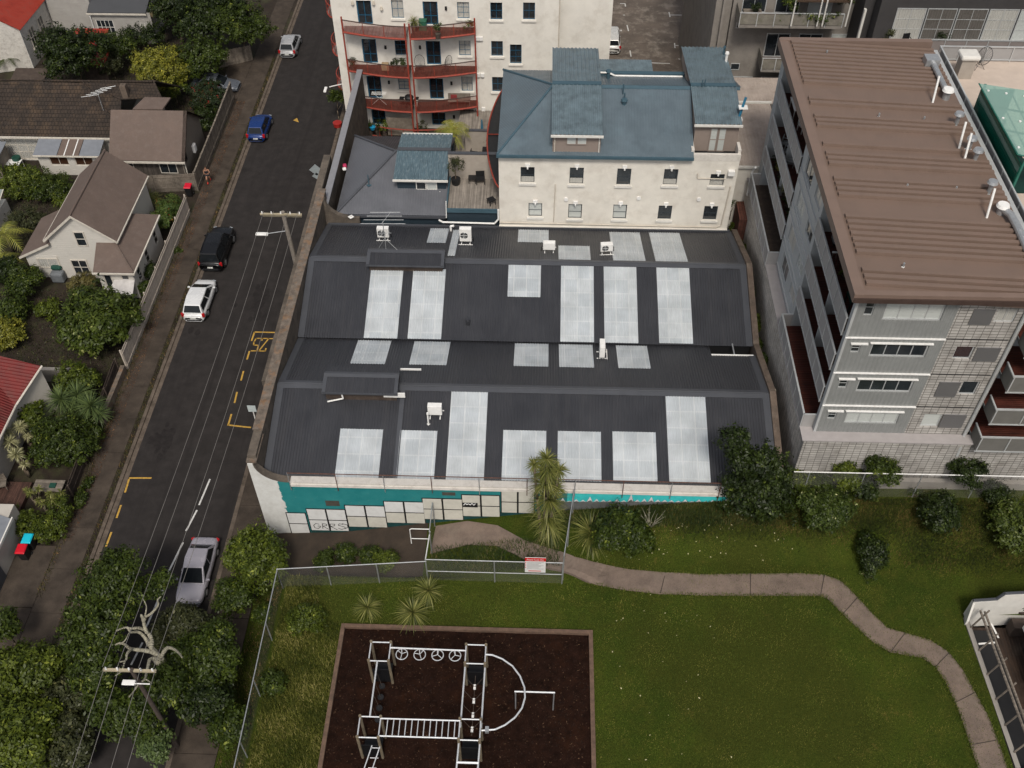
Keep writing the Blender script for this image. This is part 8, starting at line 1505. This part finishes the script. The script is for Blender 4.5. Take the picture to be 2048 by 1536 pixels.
bush('weed strip shrub along the foot of the dark fence', 168, 985, .6, .8, L_MID, 900, .11, sx=.6, sy=2.8)
# big lower-left street tree with bare limbs
tb = W(318, 1320, 4.0); bt = thing('street_tree', 'big spreading street tree with bare lichen covered limbs and leafy outer crown', 'tree', (tb.x, tb.y, 0)); g = MB(); hub = (tb.x, tb.y, 4.2); g.tube([(tb.x+.15, tb.y-.1, -.1), (tb.x+.05, tb.y, 2.2)], .33, 9); g.cyl((tb.x+.05, tb.y, 2.1), hub, .33, .28, 9)
LM = [(.135, [(322, 1316), (300, 1292), (290, 1275), (277, 1264), (262, 1264), (255, 1256)]), (.135, [(322, 1314), (304, 1300), (303, 1278), (292, 1262), (278, 1256), (262, 1257), (250, 1255), (232, 1262)]), (.10, [(294, 1266), (289, 1252), (288, 1236), (300, 1229), (312, 1217), (317, 1208), (315, 1200), (322, 1193)]), (.13, [(288, 1240), (282, 1229)]),
      (.13, [(322, 1314), (300, 1303), (270, 1299), (258, 1296), (250, 1289), (240, 1286), (230, 1290)]), (.09, [(262, 1298), (254, 1308), (252, 1320), (240, 1324)]), (.05, [(250, 1322), (243, 1342), (230, 1352)]), (.045, [(240, 1288), (250, 1281), (258, 1265)]), (.10, [(320, 1318), (301, 1318), (296, 1333), (293, 1345), (290, 1358), (278, 1368), (268, 1382), (258, 1394)]), (.05, [(291, 1358), (302, 1365)]), (.12, [(322, 1314), (333, 1297), (345, 1297), (357, 1305), (364, 1315)]), (.05, [(288, 1238), (293, 1214), (285, 1196)])]
for r0_, l, z0_ in [(a_, b_, {(294, 1266): 5.0, (288, 1240): 5.5, (262, 1298): 5.0, (250, 1322): 5.5, (240, 1288): 5.5, (291, 1358): 5.3, (288, 1238): 5.5}.get(b_[0], 4.3)) for a_, b_ in LM]:
    P_ = [W(px, py, z0_+.25*i+(.12*math.sin(i*1.7) if i else 0)) for i, (px, py) in enumerate(l)]; P_ = [P_[0]]+P_+[P_[-1]]; pts = []
    for i in range(1, len(P_)-2):
        for k in range(5):
            q = k/5; a, b, c, d_ = P_[i-1:i+3]; pts.append(.5*((2*b)+(c-a)*q+(2*a-5*b+4*c-d_)*q*q+(3*b-a-3*c+d_)*q**3))
    pts.append(P_[-1]); n_ = len(pts)
    for i in range(n_-1): ra = r0_*(1-.75*i/n_)*(1+.12*math.sin(i*2.3)); rb_ = r0_*(1-.75*(i+1)/n_)*(1+.12*math.sin((i+1)*2.3)); g.cyl(pts[i], pts[i+1], ra, rb_, 8)
g.build('trunk', bark_pale, bt, smooth=True)
bl_ = []
for (px, py, z, r) in ((205, 1165, 5.6, 1.5), (240, 1150, 5.8, 1.5), (265, 1185, 5.2, 1.1), (190, 1215, 5.0, 1.5), (215, 1235, 5.4, 1.4), (175, 1265, 4.6, 1.5), (205, 1290, 4.8, 1.4), (180, 1315, 4.4, 1.4), (200, 1340, 4.4, 1.3), (165, 1290, 4, 1.2), (310, 1175, 5.0, .8), (330, 1160, 5, .6), (175, 1350, 3.6, 1.0), (340, 1375, 3.8, 1.3), (300, 1395, 3.6, 1.3), (260, 1420, 3.4, 1.3), (215, 1400, 3.4, 1.2), (230, 1440, 3.2, 1.1), (290, 1440, 3.2, 1.2), (335, 1345, 3.5, 1.0), (235, 1120, 5.8, .9)): q = W(px, py, z); bl_.append((q.x, q.y, z, r*.85, r*.85, r*.62))
leaves('crown', bl_, 21000, .17, L_MID, bt, fill=.4)
for (px, py, z, r, lab, m) in ((415, 1320, 3.2, 2.0, 'dark leafy tree right of the bare limbed street tree', L_MID), (400, 1400, 2.8, 1.5, 'dark shrubby tree below the bare limbs near the park path', L_DARK), (460, 1445, 2.3, 1.1, 'bright green shrub beside the lower chain link fence', L_MID), (375, 1250, 2.2, 1.35, 'broad leaved dark shrub behind the saloon', L_OLIVE), (335, 1260, 2.0, 1.0, 'broad leaved shrub nearer the road behind the saloon', L_OLIVE), (305, 1485, 2.2, .9, 'spiky leaved shrub at the bottom beside the trunk', L_SPIKE_D)):
    x, y = gp0(px, py, z); plant('street_shrub', lab, 'tree' if r > 1.4 else 'shrub', (x, y, .05), r, z+r*.6, m, int(2100*r*r+600), .17, 6)
for (px, py, z, r, lab, m) in ((45, 1345, 3, 2.0, 'light green tree at the left edge of the lower pavement', L_LIGHT), (50, 1460, 2.8, 2.4, 'large bright leaved tree filling the bottom left corner', L_LIGHT), (120, 1400, 2.2, 1.6, 'dark glossy broad leaved bush beside the lower pavement', L_OLIVE), (125, 1490, 2.2, 1.8, 'lower dark glossy broad leaved bush at the bottom edge', L_OLIVE), (0, 1250, 2.5, .9, 'small green tree at the left edge above the lower pavement', L_MID), (20, 1500, 2.2, 1.8, 'mid green bush at the very bottom left corner', L_MID), (108, 1335, 2.0, .7, 'pale leaved shrub at the pavement edge', L_LIGHT)):
    x, y = gp0(px, py, z); plant('garden_tree', lab, 'tree', (x, y, .05), r, z+r*.6, m, int(2000*r*r+600), .19, 7)
bush('bright green round leaved tree beside the saloon and the painted wall corner', 512, 1112, 2.05, 4.2, L_LIGHT, 8500, .17, ground=.1, **T, nb=8)
bush('leafy shrub below the bright tree at the bank top', 470, 1195, 1.3, 2.6, L_MID, 2800, .16, ground=.1)
for px, py, lab, r in ((545, 1365, 'dark weedy bush inside the left park fence', .8), (530, 1230, 'dark shrub in the left fence corner', .7)): bush(lab, px, py, r, 1.0, L_MID, 1400, .13)
for px, py, lab in ((1100+60, 900, ''),): pass
for i, (px, py, lab) in enumerate(((612, 1238, 'yellow green bush in the top left corner of the play lawn'), (693, 1108, 'low shrub left of centre beside the entry ramp'), (740, 1112, 'middle low shrub beside the entry ramp'), (775, 1118, 'yellowish right low shrub beside the entry ramp'), (650, 1122, 'leftmost low shrub beside the entry ramp'))): bush(lab, px, py, 1.05 if i == 0 else .75, 1.5 if i == 0 else 1.0, L_LIGHT if i in (0, 3) else L_MID, 2600 if i == 0 else 1300, .12)
for i, (px, py, lab, s) in enumerate(((735, 1215, 'left spiky young cabbage tree above the mulch bed', 1.0), (826, 1226, 'middle and largest spiky young cabbage tree leaning over the bed edging', 1.25), (857, 1182, 'right spiky young cabbage tree nearest the mesh fence', 1.1))):
    q = at(px, py, .5); spiky('young_cabbage_tree', lab, 'cabbage tree', (q.x, q.y, G(q.x, q.y)), [(0, 0, .55, s)], L_SPIKE, ln=.95, wd=.055, n=150, group='young cabbage trees above the mulch bed')
q = at(1090, 1075, 0); b_ = (q.x, q.y, G(q.x, q.y)); hz_ = [(1095, 1035, 1.6), (1098, 1000, 1.5), (1090, 968, 1.3), (1112, 975, .8), (1092, 945, 1.2), (1068, 928, .7), (1098, 935, 1.0), (1118, 940, .8), (1094, 918, .9), (1100, 1055, 1.4)]
hd_ = []
for px, py, s in hz_: p_ = WY(px, py, b_[1]+.0); hd_.append((p_.x-b_[0], 0, max(.7, p_.z-b_[2]), s))
spiky('cabbage_tree', 'tall cabbage tree with stacked spiky heads in front of the painted wall', 'cabbage tree', b_, hd_, L_SPIKE, .11, ln=.85, wd=.055, n=130)
q = at(1503, 1020, 0); x, y = q.x, q.y+.6; z = G(x, y); t = thing('tree', 'tall dark evergreen tree covering the right end of the painted wall', 'tree', (x, y, z)); bl_ = []
for px, py, r in ((1470, 885, .75), (1480, 915, .85), (1515, 915, 1.0), (1545, 940, .9), (1490, 960, 1.3), (1525, 970, 1.3), (1480, 1000, 1.2), (1520, 1015, 1.35), (1500, 1035, 1.1), (1545, 990, .9)): p_ = WY(px, py, y); bl_.append((p_.x, y+random.uniform(-.4, .4), max(z+.6, p_.z), r, r, r))
leaves('crown', bl_, 15000, .17, L_DARK, t, fill=.3); g = MB(); limbs(g, (x, y, z-.2), [b[:3] for b in bl_[:6]], .18); g.build('trunk', bark_m, t, smooth=True)
bush('rounded glossy bush on the bank below the turquoise wall', 1240, 1062, 1.75, 2.7, L_MID, 6500, .17, nb=7); q = at(1182, 1065, .4); spiky('flax_bush', 'spiky flax bush beside the rounded glossy bush', 'flax', (q.x, q.y, G(q.x, q.y)), [(0, 0, .4, 1.3), (.1, -.3, .3, 1)], L_SPIKE, ln=1.3, wd=.07, n=120)
q = at(1300, 1055, .2); t = thing('bare_shrub', 'leafless twiggy shrub right of the rounded glossy bush', 'shrub', tuple(q)); g = MB()
for i in range(26): a = random.random()*2*PI; l = random.uniform(.7, 1.5); e = Vector((math.cos(a)*l*.5, math.sin(a)*l*.5, l)); g.cyl(q, q+e*.5, .02, .014, 4); g.cyl(q+e*.5, q+e+Vector((random.uniform(-.2, .2), random.uniform(-.2, .2), .1)), .012, .006, 4)
g.build('twigs', bark_pale, t)
bush('white flowering bush near the right end of the painted wall', 1650, 1025, 1.55, 2.2, L_FLOWER_W, 6000, .13, nb=7); bush('small round bush in the middle of the right lawn bank', 1745, 1102, 1.05, 1.6, L_DARK, 3300, .13); bush('dark round tree left of the rightmost bush on the bank', 1880, 1030, 1.35, 2.2, L_DARK, 4500, .13); bush('pale blossoming bush at the right frame edge on the bank', 2022, 1045, 1.55, 2.2, leafmat('pale_blossom_leaves', (.018, .03, .005), (.085, .11, .018), (.36, .37, .16)), 5500, .15)
q = at(1765, 1135, .1); bush('small clump of white daisies below the small round bush', 1735, 1148, .5, .5, L_FLOWER_W, 350, .09, cat='flowers', name='daisy_clump'); bush('small clump of white flowers near the garden wall foot', 1830, 990, .5, .5, L_FLOWER_W, 260, .09, cat='flowers', name='daisy_clump')
for px, py, r, h, lab, m in ((1600, 965, .8, 1.3, 'yellowish climber at the left end of the wire fence', L_LIGHT), (1640, 970, .9, 1.3, 'leafy climber second along the wire fence', L_MID), (1690, 955, 1.0, 2.0, 'tall leafy climber third along the wire fence', L_LIGHT), (1725, 975, 1.1, 1.4, 'dark climber fourth along the wire fence', L_DARK), (1762, 938, 1.15, 2.8, 'round dark bush rising over the wire fence', L_MID), (1935, 940, 1.2, 2.6, 'willowy bush on the wire fence further right', L_DARK), (1990, 985, .9, 1.0, 'weedy dark growth at the garden wall on the right', L_DARK)): bush(lab, px, py, r, h, m, int(2300*r*r), .13)
for px, py, r, lab in ((1485, 455, .9, 'weedy bush filling the top of the alley beside the back wall'), (1492, 500, .8, 'weedy bush in the alley beside the curving brick parapet'), (1511, 588, .5, 'upper small bush in the alley by the blockwork'), (1513, 645, .75, 'bright leafy bush in the middle of the alley'), (1512, 690, .6, 'lower alley bush beside the light well'), (1524, 722, .45, 'lowest tuft of weeds in the alley')):
    p_ = W(px, py, 4.6); plant('alley_shrub', lab, 'shrub', (min(14.85, max(14.45, p_.x)), p_.y, 3.2), r, 1.9, L_LIGHT if r > .7 else L_MID, int(1500*r+200), .13, 5, sx=.55)
MB_ = MB(); MB_.box(14.4, 34.9, -.1, 15.05, 58.8, 3.2); struct('alley_ground', MB_, soil)
q = W(1462, 425, 6.5); plant('wall_weed', 'thin weed sprouting at the lower right corner of the cream building', 'weed', (q.x, q.y, 6.0), .35, 1.6, L_MID, 120, .1, 4)
rough(14000, [(-29.3, -28.9, 30, 66), (-27.3, -27.0, 28, 92), (-16.3, -14.3, 12, 30.5)], .16, .02, 'verge_weeds', 'thin weeds and dead leaves along the verge and path edges', leafmat('verge_leaves', (.03, .03, .012), (.09, .085, .03), (.2, .12, .05)), lambda x, y: .08 if x < -20 else G(x, y))
rough(26000, [(-46, -30.2, 48, 57), (-46, -31, 60, 70), (-50, -30, 82, 92)], .14, .03, 'garden_ground_cover', 'dark low ground cover in the gardens on the left', leafmat('ground_cover', (.015, .02, .008), (.05, .06, .02), (.09, .08, .03)), lambda x, y: -.02)
rough(9000, [(-29.2, -28.4, 34, 84)], .04, .035, 'fallen_leaves', 'reddish brown fallen leaves along the foot of the left fences', leafmat('dry_leaves', (.04, .015, .008), (.12, .05, .022), (.25, .12, .04)), lambda x, y: .09)
